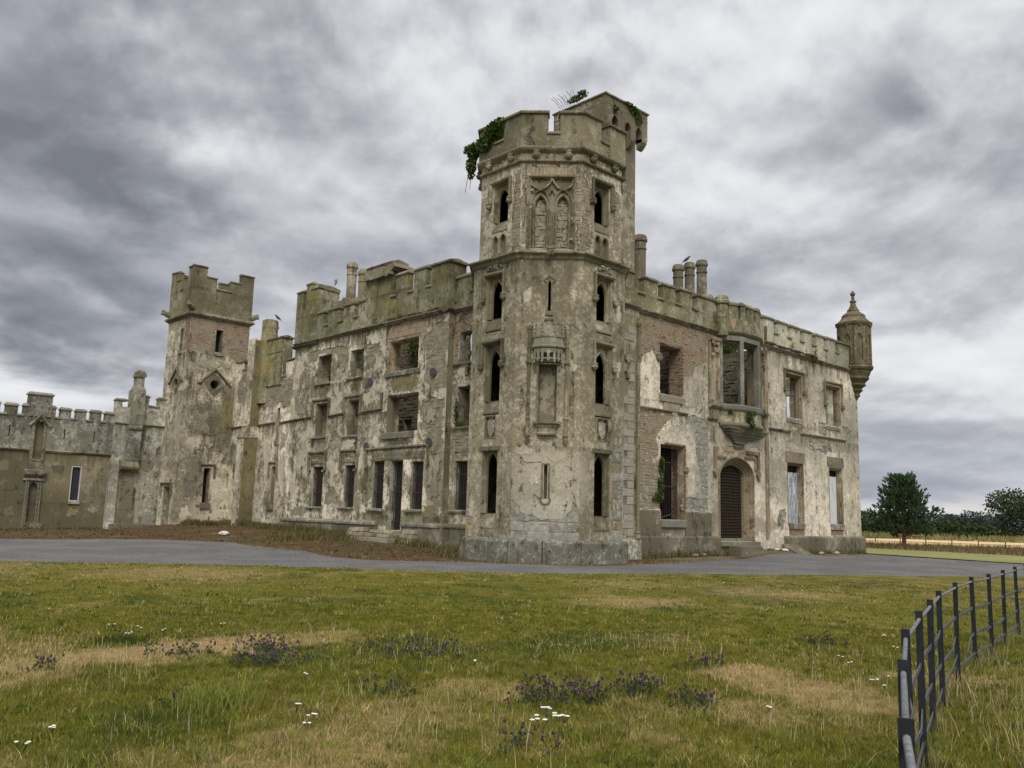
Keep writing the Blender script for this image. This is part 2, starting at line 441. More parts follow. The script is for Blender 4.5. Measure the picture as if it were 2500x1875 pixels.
    def obj(s, name, mat, parent=None, smooth=False, bevel=0.0):
        me = s.mesh(name)
        if bevel or smooth is None:
            bm = bmesh.new(); bm.from_mesh(me)
            bmesh.ops.remove_doubles(bm, verts=bm.verts, dist=1e-5)
            bmesh.ops.recalc_face_normals(bm, faces=bm.faces)
            if bevel: bmesh.ops.bevel(bm, geom=list(bm.edges), offset=bevel, segments=1, affect='EDGES', clamp_overlap=True)
            bm.to_mesh(me); bm.free()
        me.materials.append(mat if isinstance(mat, bpy.types.Material) else MATS[mat])
        if smooth: me.polygons.foreach_set('use_smooth', [True] * len(me.polygons))
        o = bpy.data.objects.new(name, me); COL.objects.link(o)
        attach(o, parent)
        return o

def instance(me, name, parent, loc, rot=(0, 0, 0), scale=(1, 1, 1)):
    o = bpy.data.objects.new(name, me); COL.objects.link(o)
    attach(o, parent)
    o.location = loc; o.rotation_euler = rot; o.scale = scale
    return o

def rect(s0, s1, z0, z1): return [(s0, z0), (s1, z0), (s1, z1), (s0, z1)]
def ragged(poly, seg=0.16, amp=0.07, seed=1, closed=True):
    r = random.Random(seed); out = []
    for i in range(len(poly) if closed else len(poly) - 1):
        a = Vector(poly[i]); b = Vector(poly[(i + 1) % len(poly)]); L = (b - a).length
        k = max(1, int(L / seg)); nn = Vector((-(b - a).y, (b - a).x)); nn = nn / max(L, 1e-6)
        low = 0.0
        for q in range(k):
            low = low * 0.6 + r.gauss(0, 1) * amp * 0.7
            p = a + (b - a) * ((q + (r.random() - 0.5) * 0.5 if q else 0) / k) + nn * low
            out.append((p.x, p.y))
    if not closed: out.append(tuple(poly[-1]))
    return out
def arch(s0, s1, z0, zs, za, k=6):
    """a pointed opening: sill z0, springing zs, apex za"""
    c = (s0 + s1) / 2; hw = (s1 - s0) / 2; h = za - zs
    R = (hw * hw + h * h) / (2 * hw)                # arcs centred on the springing line
    out = [(s0, z0), (s1, z0), (s1, zs)]
    if h < hw:                                      # low pointed arch: straight shoulders, then a curve to the point
        cv = lambda e, t: ((1 - t) ** 2 * e + 2 * t * (1 - t) * (e + (c - e) * .10) + t * t * c, (1 - t) ** 2 * zs + 2 * t * (1 - t) * (zs + h * .80) + t * t * za)
        return out + [cv(s1, i / k) for i in range(1, k + 1)] + [cv(s0, i / k) for i in range(k - 1, -1, -1)]
    tha = math.atan2(h, c - (s1 - R))
    out += [(s1 - R + R * math.cos(tha * i / k), zs + R * math.sin(tha * i / k)) for i in range(1, k + 1)]
    out += [(s0 + R - R * math.cos(tha * i / k), zs + R * math.sin(tha * i / k)) for i in range(k - 1, -1, -1)]
    return out
def arch_path(s0, s1, z0, zs, za, k=6):
    a = arch(s0, s1, z0, zs, za, k)
    return [a[1]] + a[2:] + [a[0]]          # right foot, over the top, left foot
def circle(c, r, k=16): return [(c[0] + r * math.cos(2 * math.pi * i / k), c[1] + r * math.sin(2 * math.pi * i / k)) for i in range(k)]

# profiles: (d, n)
def P_HOOD(w=0.13, n=0.11, n0=-0.02): return [(0, n0), (0, n * 0.55), (w * 0.45, n), (w, n * 0.9), (w, n0)]
def P_FLAT(w, n, n0=-0.02): return [(-w / 2, n0), (-w / 2, n), (w / 2, n), (w / 2, n0)]
def P_CORN(h, n, n0=-0.02): return [(0, n0), (0, n * 0.35), (h * 0.35, n * 0.6), (h * 0.55, n), (h * 0.8, n), (h, n * 0.25), (h, n0)]

PIECES = {'count': 0}
def piece_courses(fr, region, parent, name, mat, course, length, n0, n1, part_limit, seed=3, gap=0.012, jit=0.1, holes=(), half=True, label=None, lim=None):
    """bricks or stones laid in courses over an exposed region: the first part_limit as objects, the rest as one part"""
    r = random.Random(seed)
    x0 = min(p[0] for p in region); x1 = max(p[0] for p in region); y0 = min(p[1] for p in region); y1 = max(p[1] for p in region)
    z = y0; items = []; row = 0
    while z < y1:
        ch = course * (1 + (r.random() - 0.5) * 2 * jit)
        s = x0 - length * (0.5 * (row % 2) if half else r.random())
        while s < x1:
            L = length * (1 + (r.random() - 0.5) * 2 * jit * 1.6)
            pts = ((s + L * .2, z + ch * .3), (s + L * .8, z + ch * .3), (s + L / 2, z + ch * .7))
            hit = any(inside(p, region) for p in pts)
            if hit and not any(inside((s + L * q, z + ch * w), h) for h in holes for q in (.08, .5, .92) for w in (.1, .9)):
                items.append((s + gap / 2, s + L - gap / 2, z + gap / 2, z + ch - gap / 2))
            s += L
        z += ch; row += 1
    r.shuffle(items)
    rest = MB()
    for i, (a, b, c, d) in enumerate(items):
        if lim: a = max(a, lim[0]); b = min(b, lim[1])
        if d - c < 0.01 or b - a < 0.02 or ('brick' in name and r.random() < 0.035): continue
        mb = MB() if i < part_limit else rest
        pr = n1 + (r.random() - 0.6) * (n1 - n0) * 0.7
        e = min(b - a, d - c) * 0.12; j = lambda k: (r.random() - 0.5) * k * min(b - a, d - c) * jit * 1.6
        if lim and (a == lim[0] or b == lim[1]): j = lambda k: 0.0
        q = [(a + j(1), c + j(1)), (b + j(1), c + j(1)), (b + j(1), d + j(1)), (a + j(1), d + j(1))]
        cx, cz = (a + b) / 2, (c + d) / 2
        ins = [(p[0] + (cx - p[0]) * e / (b - a) * 2, p[1] + (cz - p[1]) * e / (d - c) * 2) for p in q]
        mb.add([fr(s, n0, z) for s, z in q] + [fr(s, pr - 0.006, z) for s, z in q] + [fr(s, pr + (r.random() - .5) * .006, z) for s, z in ins],
               [(0, 1, 5, 4), (1, 2, 6, 5), (2, 3, 7, 6), (3, 0, 4, 7), (4, 5, 9, 8), (5, 6, 10, 9), (6, 7, 11, 10), (7, 4, 8, 11), (8, 9, 10, 11)])
        if i < part_limit:
            mb.obj(name, mat, parent); PIECES['count'] += 1
    if rest.f:
        o = rest.obj(name + '_work', mat, parent); o['kind'] = 'stuff'
    return items

def coping(fr, parent, s0, s1, n0, n1, z, mat, oh=0.06, h=0.19):
    m = MB()
    m.box(fr, s0 - oh, s1 + oh, n0 - oh, n1 + oh, z, z + h * 0.38)
    m.frustum(fr, s0 - oh, s1 + oh, n0 - oh, n1 + oh, z + h * 0.38, s0 + .02, s1 - .02, (n0 + n1) / 2 - .06, (n0 + n1) / 2 + .06, z + h)
    return m.obj('coping', mat, parent)
def merlon(fr, parent, s0, s1, z0, z1, n0, n1, mat, cap_mat, oh=0.06, label=None):
    h = 0.19; r = random.Random(int(s0 * 131 + z1 * 17)); j = lambda: (r.random() - .5) * .05
    s0, s1 = s0 + j() * .6, s1 + j() * .6; z1 = z1 + (r.random() - .7) * .05
    m = MB(); m.box(fr, s0, s1, n0, n1, z0, z1 - h)
    o = m.obj('merlon', mat, parent)
    coping(fr, o, s0, s1, n0, n1, z1 - h, cap_mat, oh, h)
    return o
def crenel_sill(fr, parent, s0, s1, z, n0, n1, mat, oh=0.07):
    m = MB(); m.section(fr, [(n0 - oh, z), (n1 + oh, z), (n1 + oh, z + .05), (n1, z + .12), (n0, z + .12), (n0 - oh, z + .05)], s0 - .03, s1 + .03)
    return m.obj('crenel_sill', mat, parent)

def patch(fr, parent, s, z, w, h, mat, seed, n=.007, rough=.30):
    """a separate skim of render with a broken outline"""
    r = random.Random(seed); k = 15; pts = []
    for i in range(k):
        a = 2 * math.pi * i / k; q = 1 - rough * r.random() * 2
        cx, cz = math.cos(a), math.sin(a); sc = 1 / max(abs(cx), abs(cz)) ** .75
        pts.append((s + cx * sc * w * .5 * q, z + cz * sc * h * .5 * q))
    m = MB(); m.sheet(fr, [ragged(pts, .09, .045, seed)], [], -.002, n); return m.obj('render_patch', mat, parent)
def crack(fr, parent, pts, w=.022, seed=1):
    r = random.Random(seed); path = []
    for a, b in zip(pts[:-1], pts[1:]):
        L = math.hypot(b[0] - a[0], b[1] - a[1]); k = max(2, int(L / .10))
        for i in range(k): path.append((a[0] + (b[0] - a[0]) * i / k + r.gauss(0, .022), a[1] + (b[1] - a[1]) * i / k + r.gauss(0, .022)))
    path.append(pts[-1]); m = MB()
    for i, (a, b) in enumerate(zip(path[:-1], path[1:])):
        ww = w * (.4 + .9 * r.random()); dx, dz = b[0] - a[0], b[1] - a[1]; l = math.hypot(dx, dz) + 1e-6; px, pz = -dz / l * ww / 2, dx / l * ww / 2; ex, ez = dx * .12, dz * .12
        m.add([fr(a[0] - ex + px, .004 + .0004 * i, a[1] - ez + pz), fr(a[0] - ex - px, .004 + .0004 * i, a[1] - ez - pz), fr(b[0] + ex - px, .004 + .0004 * i, b[1] + ez - pz), fr(b[0] + ex + px, .004 + .0004 * i, b[1] + ez + pz)], [(0, 1, 2, 3)])
    return m.obj('crack', 'crack_dark', parent)

# ------------------------------------------------------------------ the materials of the ruin
OLIVE = (0.115, 0.108, 0.045)
stucco('tower_render', (0.21, 0.185, 0.122), (0.355, 0.32, 0.235), (0.085, 0.073, 0.048), OLIVE, 0.54, 0.46, 0.26, 0.6, 0.6, seed=1, fine=.5, soft=.35, drips=((11.6, 1.1, .6), (4.3, .5, .4)),
       blobs=(((22.45, 23.1, 10.2), (.3, .3, .36), (0.40, 0.36, 0.26), .75), ((23.9, 22.0, 10.2), (.3, .3, .36), (0.38, 0.34, 0.26), .6),
              ((22.6, 23.0, 7.5), (.3, .3, .34), (0.42, 0.38, 0.28), .7), ((23.9, 21.9, 7.5), (.3, .3, .36), (0.42, 0.38, 0.28), .75),
              ((23.3, 22.5, 2.9), (1.7, 1.7, 1.5), (0.41, 0.375, 0.28), .75), ((23.3, 22.5, 1.9), (1.1, 1.1, .7), (0.50, 0.46, 0.36), .8),
              ((26.9, 21.6, 3.0), (.5, .5, 2.2), (0.36, 0.34, 0.28), .7)))
stucco('tower_upper', (0.25, 0.215, 0.155), (0.42, 0.38, 0.295), (0.10, 0.085, 0.06), (0.15, 0.125, 0.07), 0.58, 0.46, 0.22, 0.4, 0.75, seed=2, fine=.45, soft=.25, drips=((15.6, .6, .7),))
stucco('tower_parapet', (0.175, 0.155, 0.10), (0.235, 0.215, 0.16), (0.07, 0.055, 0.042), (0.14, 0.125, 0.05), 0.40, 0.40, 0.40, 0.3, 0.4, seed=3, fine=.4, soft=.3, drips=((17.6, .5, .7),))
stucco('tower_plinth', (0.175, 0.168, 0.132), (0.36, 0.352, 0.30), (0.060, 0.055, 0.04), (0.09, 0.085, 0.055), 0.44, 0.45, 0.2, 0.85, 0.6, seed=4, lichen=(0.52, 0.51, 0.45), fine=.5, soft=.3)
stucco('turret_render', (0.20, 0.175, 0.125), (0.30, 0.265, 0.195), (0.085, 0.07, 0.05), (0.20, 0.14, 0.055), 0.45, 0.42, 0.30, 0.25, 0.6, seed=5)
stucco('trim', (0.165, 0.145, 0.095), (0.235, 0.215, 0.155), (0.065, 0.055, 0.038), (0.12, 0.115, 0.055), 0.40, 0.45, 0.30, 0.35, 0.4, seed=6)
stucco('trim_grey', (0.205, 0.192, 0.15), (0.295, 0.28, 0.225), (0.10, 0.095, 0.07), (0.13, 0.125, 0.07), 0.42, 0.35, 0.2, 0.4, 0.4, seed=7)
stucco('left_render', (0.26, 0.23, 0.155), (0.60, 0.55, 0.43), (0.095, 0.083, 0.05), (0.165, 0.145, 0.062), 0.66, 0.54, 0.32, 0.4, 0.75, seed=8, fine=.36, soft=.22, drips=((11.0, 1.0, .8), (6.62, .7, .7), (8.5, .5, .6), (5.4, .6, .6)),
       blobs=(((25, 34.3, 7.95), (1, 1.4, .5), (0.165, 0.15, 0.065), .85), ((25, 38.5, 8.1), (1, .5, .45), (0.20, 0.18, 0.09), .7), ((25, 41.7, 8.1), (1, .6, .5), (0.20, 0.18, 0.09), .6),
              ((25, 34.0, 1.4), (1, 4.0, .5), (0.16, 0.145, 0.075), .75), ((25, 31.6, 3.0), (1, .6, 3.0), (0.20, 0.18, 0.115), .7), ((25, 37.0, 3.0), (1, .5, 1.1), (0.19, 0.17, 0.09), .6),
              ((25, 41.6, 5.2), (1, .5, .6), (0.44, 0.38, 0.22), .7), ((25, 36.3, 5.4), (1, .7, .6), (0.52, 0.49, 0.40), .8)))
stucco('left_parapet', (0.18, 0.163, 0.085), (0.285, 0.27, 0.19), (0.080, 0.070, 0.048), (0.215, 0.175, 0.030), 0.50, 0.48, 0.46, 0.3, 0.5, seed=9, fine=.4, soft=.3, drips=((12.75, .5, .7), (13.6, .6, .7)))
stucco('right_render', (0.40, 0.355, 0.28), (0.54, 0.495, 0.40), (0.14, 0.115, 0.078), (0.24, 0.21, 0.13), 0.70, 0.40, 0.2, 0.3, 0.65, seed=10, fine=.5, soft=.4, drips=((11.0, 1.0, .75), (6.58, .7, .7), (7.1, .5, .5)),
       blobs=(((43.2, 24.2, 10.5), (1.0, 1, .5), (0.25, 0.235, 0.17), .6), ((36.5, 24.2, 1.5), (7, 1, .55), (0.24, 0.20, 0.15), .7), ((31.6, 24.2, 1.55), (2.5, 1, .55), (0.22, 0.17, 0.125), .85),
              ((47.5, 24.2, 6.2), (4, 1, .4), (0.27, 0.25, 0.20), .55), ((44.6, 24.2, 6.85), (.75, 1, .35), (0.235, 0.185, 0.11), .8), ((51.3, 24.2, 8), (1.2, 1, 1.5), (0.34, 0.32, 0.26), .6)))
stucco('right_parapet', (0.22, 0.20, 0.115), (0.37, 0.345, 0.255), (0.10, 0.082, 0.052), (0.20, 0.168, 0.038), 0.48, 0.45, 0.44, 0.3, 0.5, seed=11, fine=.4, soft=.3, drips=((12.7, .5, .7), (11.9, .3, .5)))
stucco('pale_parapet', (0.345, 0.325, 0.255), (0.42, 0.405, 0.34), (0.12, 0.11, 0.08), (0.25, 0.225, 0.10), 0.45, 0.36, 0.2, 0.3, 0.45, seed=12, fine=.4, soft=.3, drips=((12.7, .6, .75),))
stucco('plinth_render', (0.165, 0.145, 0.105), (0.235, 0.215, 0.165), (0.06, 0.05, 0.035), (0.145, 0.13, 0.065), 0.40, 0.45, 0.35, 0.2, 0.45, seed=13)
stucco('square_render', (0.29, 0.26, 0.185), (0.58, 0.53, 0.41), (0.105, 0.09, 0.065), (0.17, 0.152, 0.085), 0.60, 0.52, 0.25, 0.3, 0.6, seed=14, fine=.45, soft=.35, drips=((11.2, .9, .6), (8.8, 1.2, .6)),
       blobs=(((23.7, 52.5, 6.7), (1.6, 1.5, 1.9), (0.17, 0.15, 0.105), .8), ((23.0, 52.5, 3.4), (.9, 1, 1.7), (0.185, 0.165, 0.125), .7), ((24.2, 52.5, 1.6), (1.6, 1, 1.1), (0.56, 0.49, 0.36), .85),
              ((24.9, 52.5, 7.6), (.8, 1, 2.2), (0.155, 0.14, 0.09), .75), ((23.0, 52.5, 5.6), (1.0, .6, .5), (0.50, 0.45, 0.34), .7), ((21.8, 53, 8), (.5, .6, 3), (0.50, 0.45, 0.33), .55)))
stucco('square_parapet', (0.165, 0.145, 0.085), (0.215, 0.195, 0.135), (0.075, 0.06, 0.04), (0.15, 0.128, 0.05), 0.40, 0.42, 0.40, 0.25, 0.45, seed=15, fine=.4, soft=.3, drips=((16.7, .7, .6), (15.4, .5, .6)))
stucco('link_render', (0.32, 0.285, 0.205), (0.62, 0.56, 0.44), (0.13, 0.11, 0.075), (0.21, 0.185, 0.10), 0.64, 0.46, 0.2, 0.25, 0.6, seed=16, fine=.4, soft=.3, drips=((9.4, 1.2, .7), (6.58, .9, .75)),
       blobs=(((25, 52, 4.9), (1, .9, .9), (0.13, 0.125, 0.095), .85), ((25, 45.6, 3.0), (1, .5, .7), (0.24, 0.22, 0.17), .6), ((25, 47.4, 2.0), (1, .5, .7), (0.2, 0.19, 0.15), .7), ((25, 51, 2.2), (1, 1.6, 1.5), (0.56, 0.50, 0.39), .8)))
stucco('screen_render', (0.275, 0.265, 0.215), (0.44, 0.425, 0.36), (0.12, 0.105, 0.075), (0.16, 0.135, 0.075), 0.46, 0.52, 0.30, 0.4, 0.6, seed=17, fine=.42, soft=.3, drips=((8.2, .7, .6), (6.5, 1.0, .75)))
stucco('garden_render', (0.170, 0.150, 0.090), (0.205, 0.185, 0.125), (0.095, 0.078, 0.048), (0.125, 0.108, 0.055), 0.35, 0.28, 0.20, 0.08, 0.25, seed=18, drips=((4.55, .8, .7), (1.7, .5, .5)))
stucco('garden_parapet', (0.185, 0.175, 0.135), (0.33, 0.32, 0.275), (0.085, 0.075, 0.058), (0.145, 0.125, 0.06), 0.45, 0.48, 0.30, 0.5, 0.5, seed=19, fine=.42, soft=.22, drips=((7.2, .3, .6), (6.6, .5, .7)))
stucco('rubble_core', (0.26, 0.22, 0.155), (0.36, 0.315, 0.23), (0.14, 0.115, 0.075), (0.16, 0.14, 0.07), 0.45, 0.45, 0.3, 0.2, 1.0, seed=20)
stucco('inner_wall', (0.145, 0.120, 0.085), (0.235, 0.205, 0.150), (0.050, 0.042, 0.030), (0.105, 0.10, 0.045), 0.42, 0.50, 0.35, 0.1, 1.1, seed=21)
stucco('bartizan_stone', (0.125, 0.105, 0.062), (0.185, 0.16, 0.105), (0.055, 0.045, 0.028), (0.12, 0.098, 0.042), 0.40, 0.45, 0.35, 0.15, 0.35, seed=22)
stucco('concrete', (0.185, 0.182, 0.152), (0.235, 0.23, 0.195), (0.11, 0.105, 0.085), (0.20, 0.19, 0.13), 0.40, 0.30, 0.2, 0.1, 0.3, seed=23)
stucco('ochre_stone', (0.215, 0.175, 0.115), (0.29, 0.245, 0.175), (0.10, 0.07, 0.045), (0.19, 0.135, 0.065), 0.40, 0.45, 0.35, 0.15, 0.45, seed=24)
piece_mat('brick', ((0.26, 0.125, 0.08), (0.31, 0.165, 0.11), (0.21, 0.115, 0.08), (0.31, 0.22, 0.155), (0.26, 0.155, 0.105)), (0.31, 0.255, 0.18), 0.55, 4.5)
piece_mat('brick_worn', ((0.29, 0.145, 0.085), (0.31, 0.205, 0.13), (0.23, 0.155, 0.10), (0.34, 0.265, 0.18), (0.27, 0.19, 0.12)), (0.34, 0.295, 0.21), 0.78, 2.2)
piece_mat('rubble_stone', ((0.27, 0.235, 0.165), (0.33, 0.29, 0.21), (0.235, 0.205, 0.145), (0.29, 0.265, 0.205), (0.35, 0.305, 0.22)), (0.17, 0.15, 0.085), 0.5, 2.5, 0.7)
piece_mat('grey_stone', ((0.20, 0.198, 0.168), (0.25, 0.243, 0.205), (0.165, 0.158, 0.13), (0.28, 0.27, 0.225)), (0.40, 0.38, 0.31), 0.5, 4.0, 0.7)
piece_mat('plinth_stone', ((0.125, 0.118, 0.088), (0.15, 0.143, 0.11), (0.11, 0.10, 0.072)), (0.50, 0.49, 0.43), 0.36, 11.0, 0.8)
piece_mat('quoin_stone', ((0.27, 0.25, 0.20), (0.33, 0.31, 0.25), (0.24, 0.22, 0.165)), (0.40, 0.38, 0.31), 0.4, 5.0, 0.5)
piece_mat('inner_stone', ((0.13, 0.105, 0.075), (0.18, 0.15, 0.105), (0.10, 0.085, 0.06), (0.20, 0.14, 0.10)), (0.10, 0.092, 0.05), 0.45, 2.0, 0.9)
stucco('pale_patch', (0.43, 0.39, 0.30), (0.53, 0.49, 0.39), (0.20, 0.17, 0.115), (0.25, 0.22, 0.13), 0.5, 0.30, 0.12, 0.2, 0.5, seed=31, fine=.5, soft=.4)
stucco('grey_patch', (0.26, 0.238, 0.18), (0.36, 0.335, 0.265), (0.10, 0.09, 0.065), (0.15, 0.135, 0.07), 0.45, 0.45, 0.2, 0.3, 0.5, seed=32, fine=.5, soft=.4)
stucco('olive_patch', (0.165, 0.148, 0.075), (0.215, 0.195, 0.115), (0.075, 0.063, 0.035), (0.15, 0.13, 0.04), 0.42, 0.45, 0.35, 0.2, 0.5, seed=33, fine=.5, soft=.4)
stucco('yellow_patch', (0.42, 0.35, 0.205), (0.50, 0.43, 0.28), (0.19, 0.15, 0.08), (0.25, 0.21, 0.10), 0.45, 0.35, 0.2, 0.2, 0.5, seed=34, fine=.5, soft=.4)
plain('iron_bar', (0.055, 0.042, 0.036), 0.75, 0.2, 0.4, 20)
plain('rust_iron', (0.042, 0.029, 0.020), 0.85, 0.1, 0.5, 12)
plain('crack_dark', (0.045, 0.036, 0.026), .95, 0, .3, 3)
plain('door_wood', (0.062, 0.038, 0.022), .8, 0, .4, 7)
plain('void_shade', (0.02, 0.017, 0.014), 0.95, 0, 0.3, 3)  # near-black sheet colour stands in for shade inside openings and gaps
plain('window_white', (0.50, 0.50, 0.48), 0.5, 0, 0.08, 8)
plain('lead', (0.10, 0.10, 0.11), 0.55, 0.5, 0.2, 8)
plain('cast_disc', (0.085, 0.085, 0.078), 0.8, 0, 0.35, 25)
# ------------------------------------------------------------------ octagonal corner tower
TX, TY = 25.59, 25.03
T22 = math.tan(math.radians(22.5))
def oct_frame(k, ap):
    """face k of the octagon (0 = towards the viewer, then counter-clockwise seen from above); s is mitred with n"""
    a = math.radians(225 + 45 * k); nx, ny = math.cos(a), math.sin(a); sx, sy = -ny, nx
    def fr(s, n, z):
        q = s * (ap + n) / ap
        return (TX + nx * (ap + n) + sx * q, TY + ny * (ap + n) + sy * q, z)
    return fr
def oct_ring(mb, prof, ks=range(8)):
    """a ring round the tower: closed profile of (apothem, z)"""
    m = len(prof); vs, fs = [], []
    for k in range(8):
        a = math.radians(225 + 45 * k + 22.5)
        for ap, z in prof:
            R = ap / math.cos(math.radians(22.5)); vs.append((TX + math.cos(a) * R, TY + math.sin(a) * R, z))
    for k in range(8):
        j = (k + 1) % 8
        for q in range(m):
            w = (q + 1) % m; fs.append((k * m + q, j * m + q, j * m + w, k * m + w))
    return mb.add(vs, fs)

tower = thing('octagonal_tower', 'tall octagonal corner tower with tiers of pointed windows, the highest mass of the ruin', 'tower', (TX, TY, 0))
APL, APU, APP, APB = 3.08, 2.90, 3.05, 3.30
HL, HU = APL * T22, APU * T22

# carved head, one mesh for all
def head_mesh():
    m = MB(); random.seed(11)
    m.ball((0, 0, 0), (.12, .12, .145), 10, 8, .07)
    m.ball((0, -.115, -.02), (.035, .05, .05), 6, 5)
    m.ball((-.05, -.095, .045), (.028, .03, .022), 6, 4); m.ball((.05, -.095, .045), (.028, .03, .022), 6, 4)
    m.ball((0, -.10, -.085), (.055, .035, .02), 6, 4)
    m.ball((-.12, 0, 0), (.035, .04, .06), 6, 4); m.ball((.12, 0, 0), (.035, .04, .06), 6, 4)
    m.ball((0, .0, .12), (.135, .125, .06), 8, 5, .1)
    me = m.mesh('carved_head'); me.materials.append(MATS['trim']); return me
HEAD = head_mesh()
def head_at(fr, s, n, z, parent, sc=1.0, name='carved_head'):
    p = Vector(fr(s, n, z)); d = Vector(fr(s, n + 1, z)) - p
    return instance(HEAD, name, parent, p, (0, 0, math.atan2(d.y, d.x) + math.pi / 2), (sc, sc, sc))

def tall_window(fr, ap, parent, z0, zs, za, rz, sill0, half=.46, light=.335, hood=True, hood_drop=0.9, lintel=False):
    """pointed light deep in a square moulded recess, with sloping sill and label mould"""
    w = MB()
    # inner panel with the pointed opening
    w.sheet(fr, [rect(-half - .05, half + .05, z0 - .02, rz + .02)], [arch(-light, light, z0, zs, za)], -.26, -.18)
    w.sweep(fr, arch_path(-light - .005, light + .005, z0, zs, za + .01), [(-.09, -.19), (-.085, -.14), (-.04, -.12), (0.0, -.165), (0, -.19)])
    # stepped jambs of the recess
    w.sweep(fr, [(half - .005, z0), (half - .005, rz - .005), (-half + .005, rz - .005), (-half + .005, z0)], [(0, -.02), (0.0, -.19), (.06, -.19), (.055, -.13), (.03, -.10), (.028, -.05)])
    o = w.obj('window', 'trim', parent)
    s = MB(); s.section(fr, [(-.75, z0 + .0), (-.20, z0), (.015, sill0 + .06), (.015, sill0), (-.75, sill0)], -half + .002, half - .002)
    s.obj('sill', 'trim', o)
    if hood:
        h = MB(); H = half + .04
        h.sweep(fr, [(H, rz - hood_drop), (H, rz), (-H, rz), (-H, rz - hood_drop)], [(d * -1, n) for d, n in P_HOOD(.14, .13)])
        ho = h.obj('hood_mould', 'trim', o)
        for sx in (-1, 1): head_at(fr, sx * (H + .08), .09, rz - hood_drop - .06, o, .95, 'label_stop')
    return o

def shield_panel(fr, parent, z0, z1, half=.33):
    m = MB(); c = (z0 + z1) / 2
    m.sweep(fr, rect(-half, half, z0, z1), [(0, -.10), (0, .012), (.06, .012), (.06, -.10)], closed=True)
    m.box(fr, -half + .002, half - .002, -.16, -.10, z0, z1)
    o = m.obj('shield_panel', 'trim', parent)
    q = MB(); hw = .20
    poly = [(-hw, z1 - .20), (-hw * .8, z1 - .17), (0, z1 - .22), (hw * .8, z1 - .17), (hw, z1 - .20), (hw * .98, c), (hw * .82, z0 + .26), (hw * .45, z0 + .14), (0, z0 + .06), (-hw * .45, z0 + .14), (-hw * .82, z0 + .26), (-hw * .98, c)]
    q.prism(fr, poly, -.10, -.02)
    q.sweep(fr, [(-hw * .5, z1 - .05), (0, z1 - .19), (hw * .5, z1 - .05)], P_FLAT(.05, -.03, -.10))
    q.sweep(fr, [(-hw * .8, z1 - .06), (-hw * .3, z1 - .12)], P_FLAT(.05, -.04, -.10)); q.sweep(fr, [(hw * .3, z1 - .12), (hw * .8, z1 - .06)], P_FLAT(.05, -.04, -.10))
    q.sweep(fr, [(-hw * .5, z0 + .03), (0, z0 + .09), (hw * .5, z0 + .03)], P_FLAT(.04, -.04, -.10))
    q.obj('shield', 'trim_grey', o, bevel=0.008)
    return o

def blind_twins(fr, parent, z0, zs, za):
    for c in (-.235, .215):
        m = MB()
        m.sweep(fr, arch_path(c - .15, c + .15, z0, zs, za), [(0, -.14), (0, .0), (-.03, .035), (-.07, .02), (-.07, -.14)])
        m.sheet(fr, [arch(c - .16, c + .16, z0, zs, za + .01)], [], -.16, -.125)
        m.obj('blind_arch', 'trim', parent)

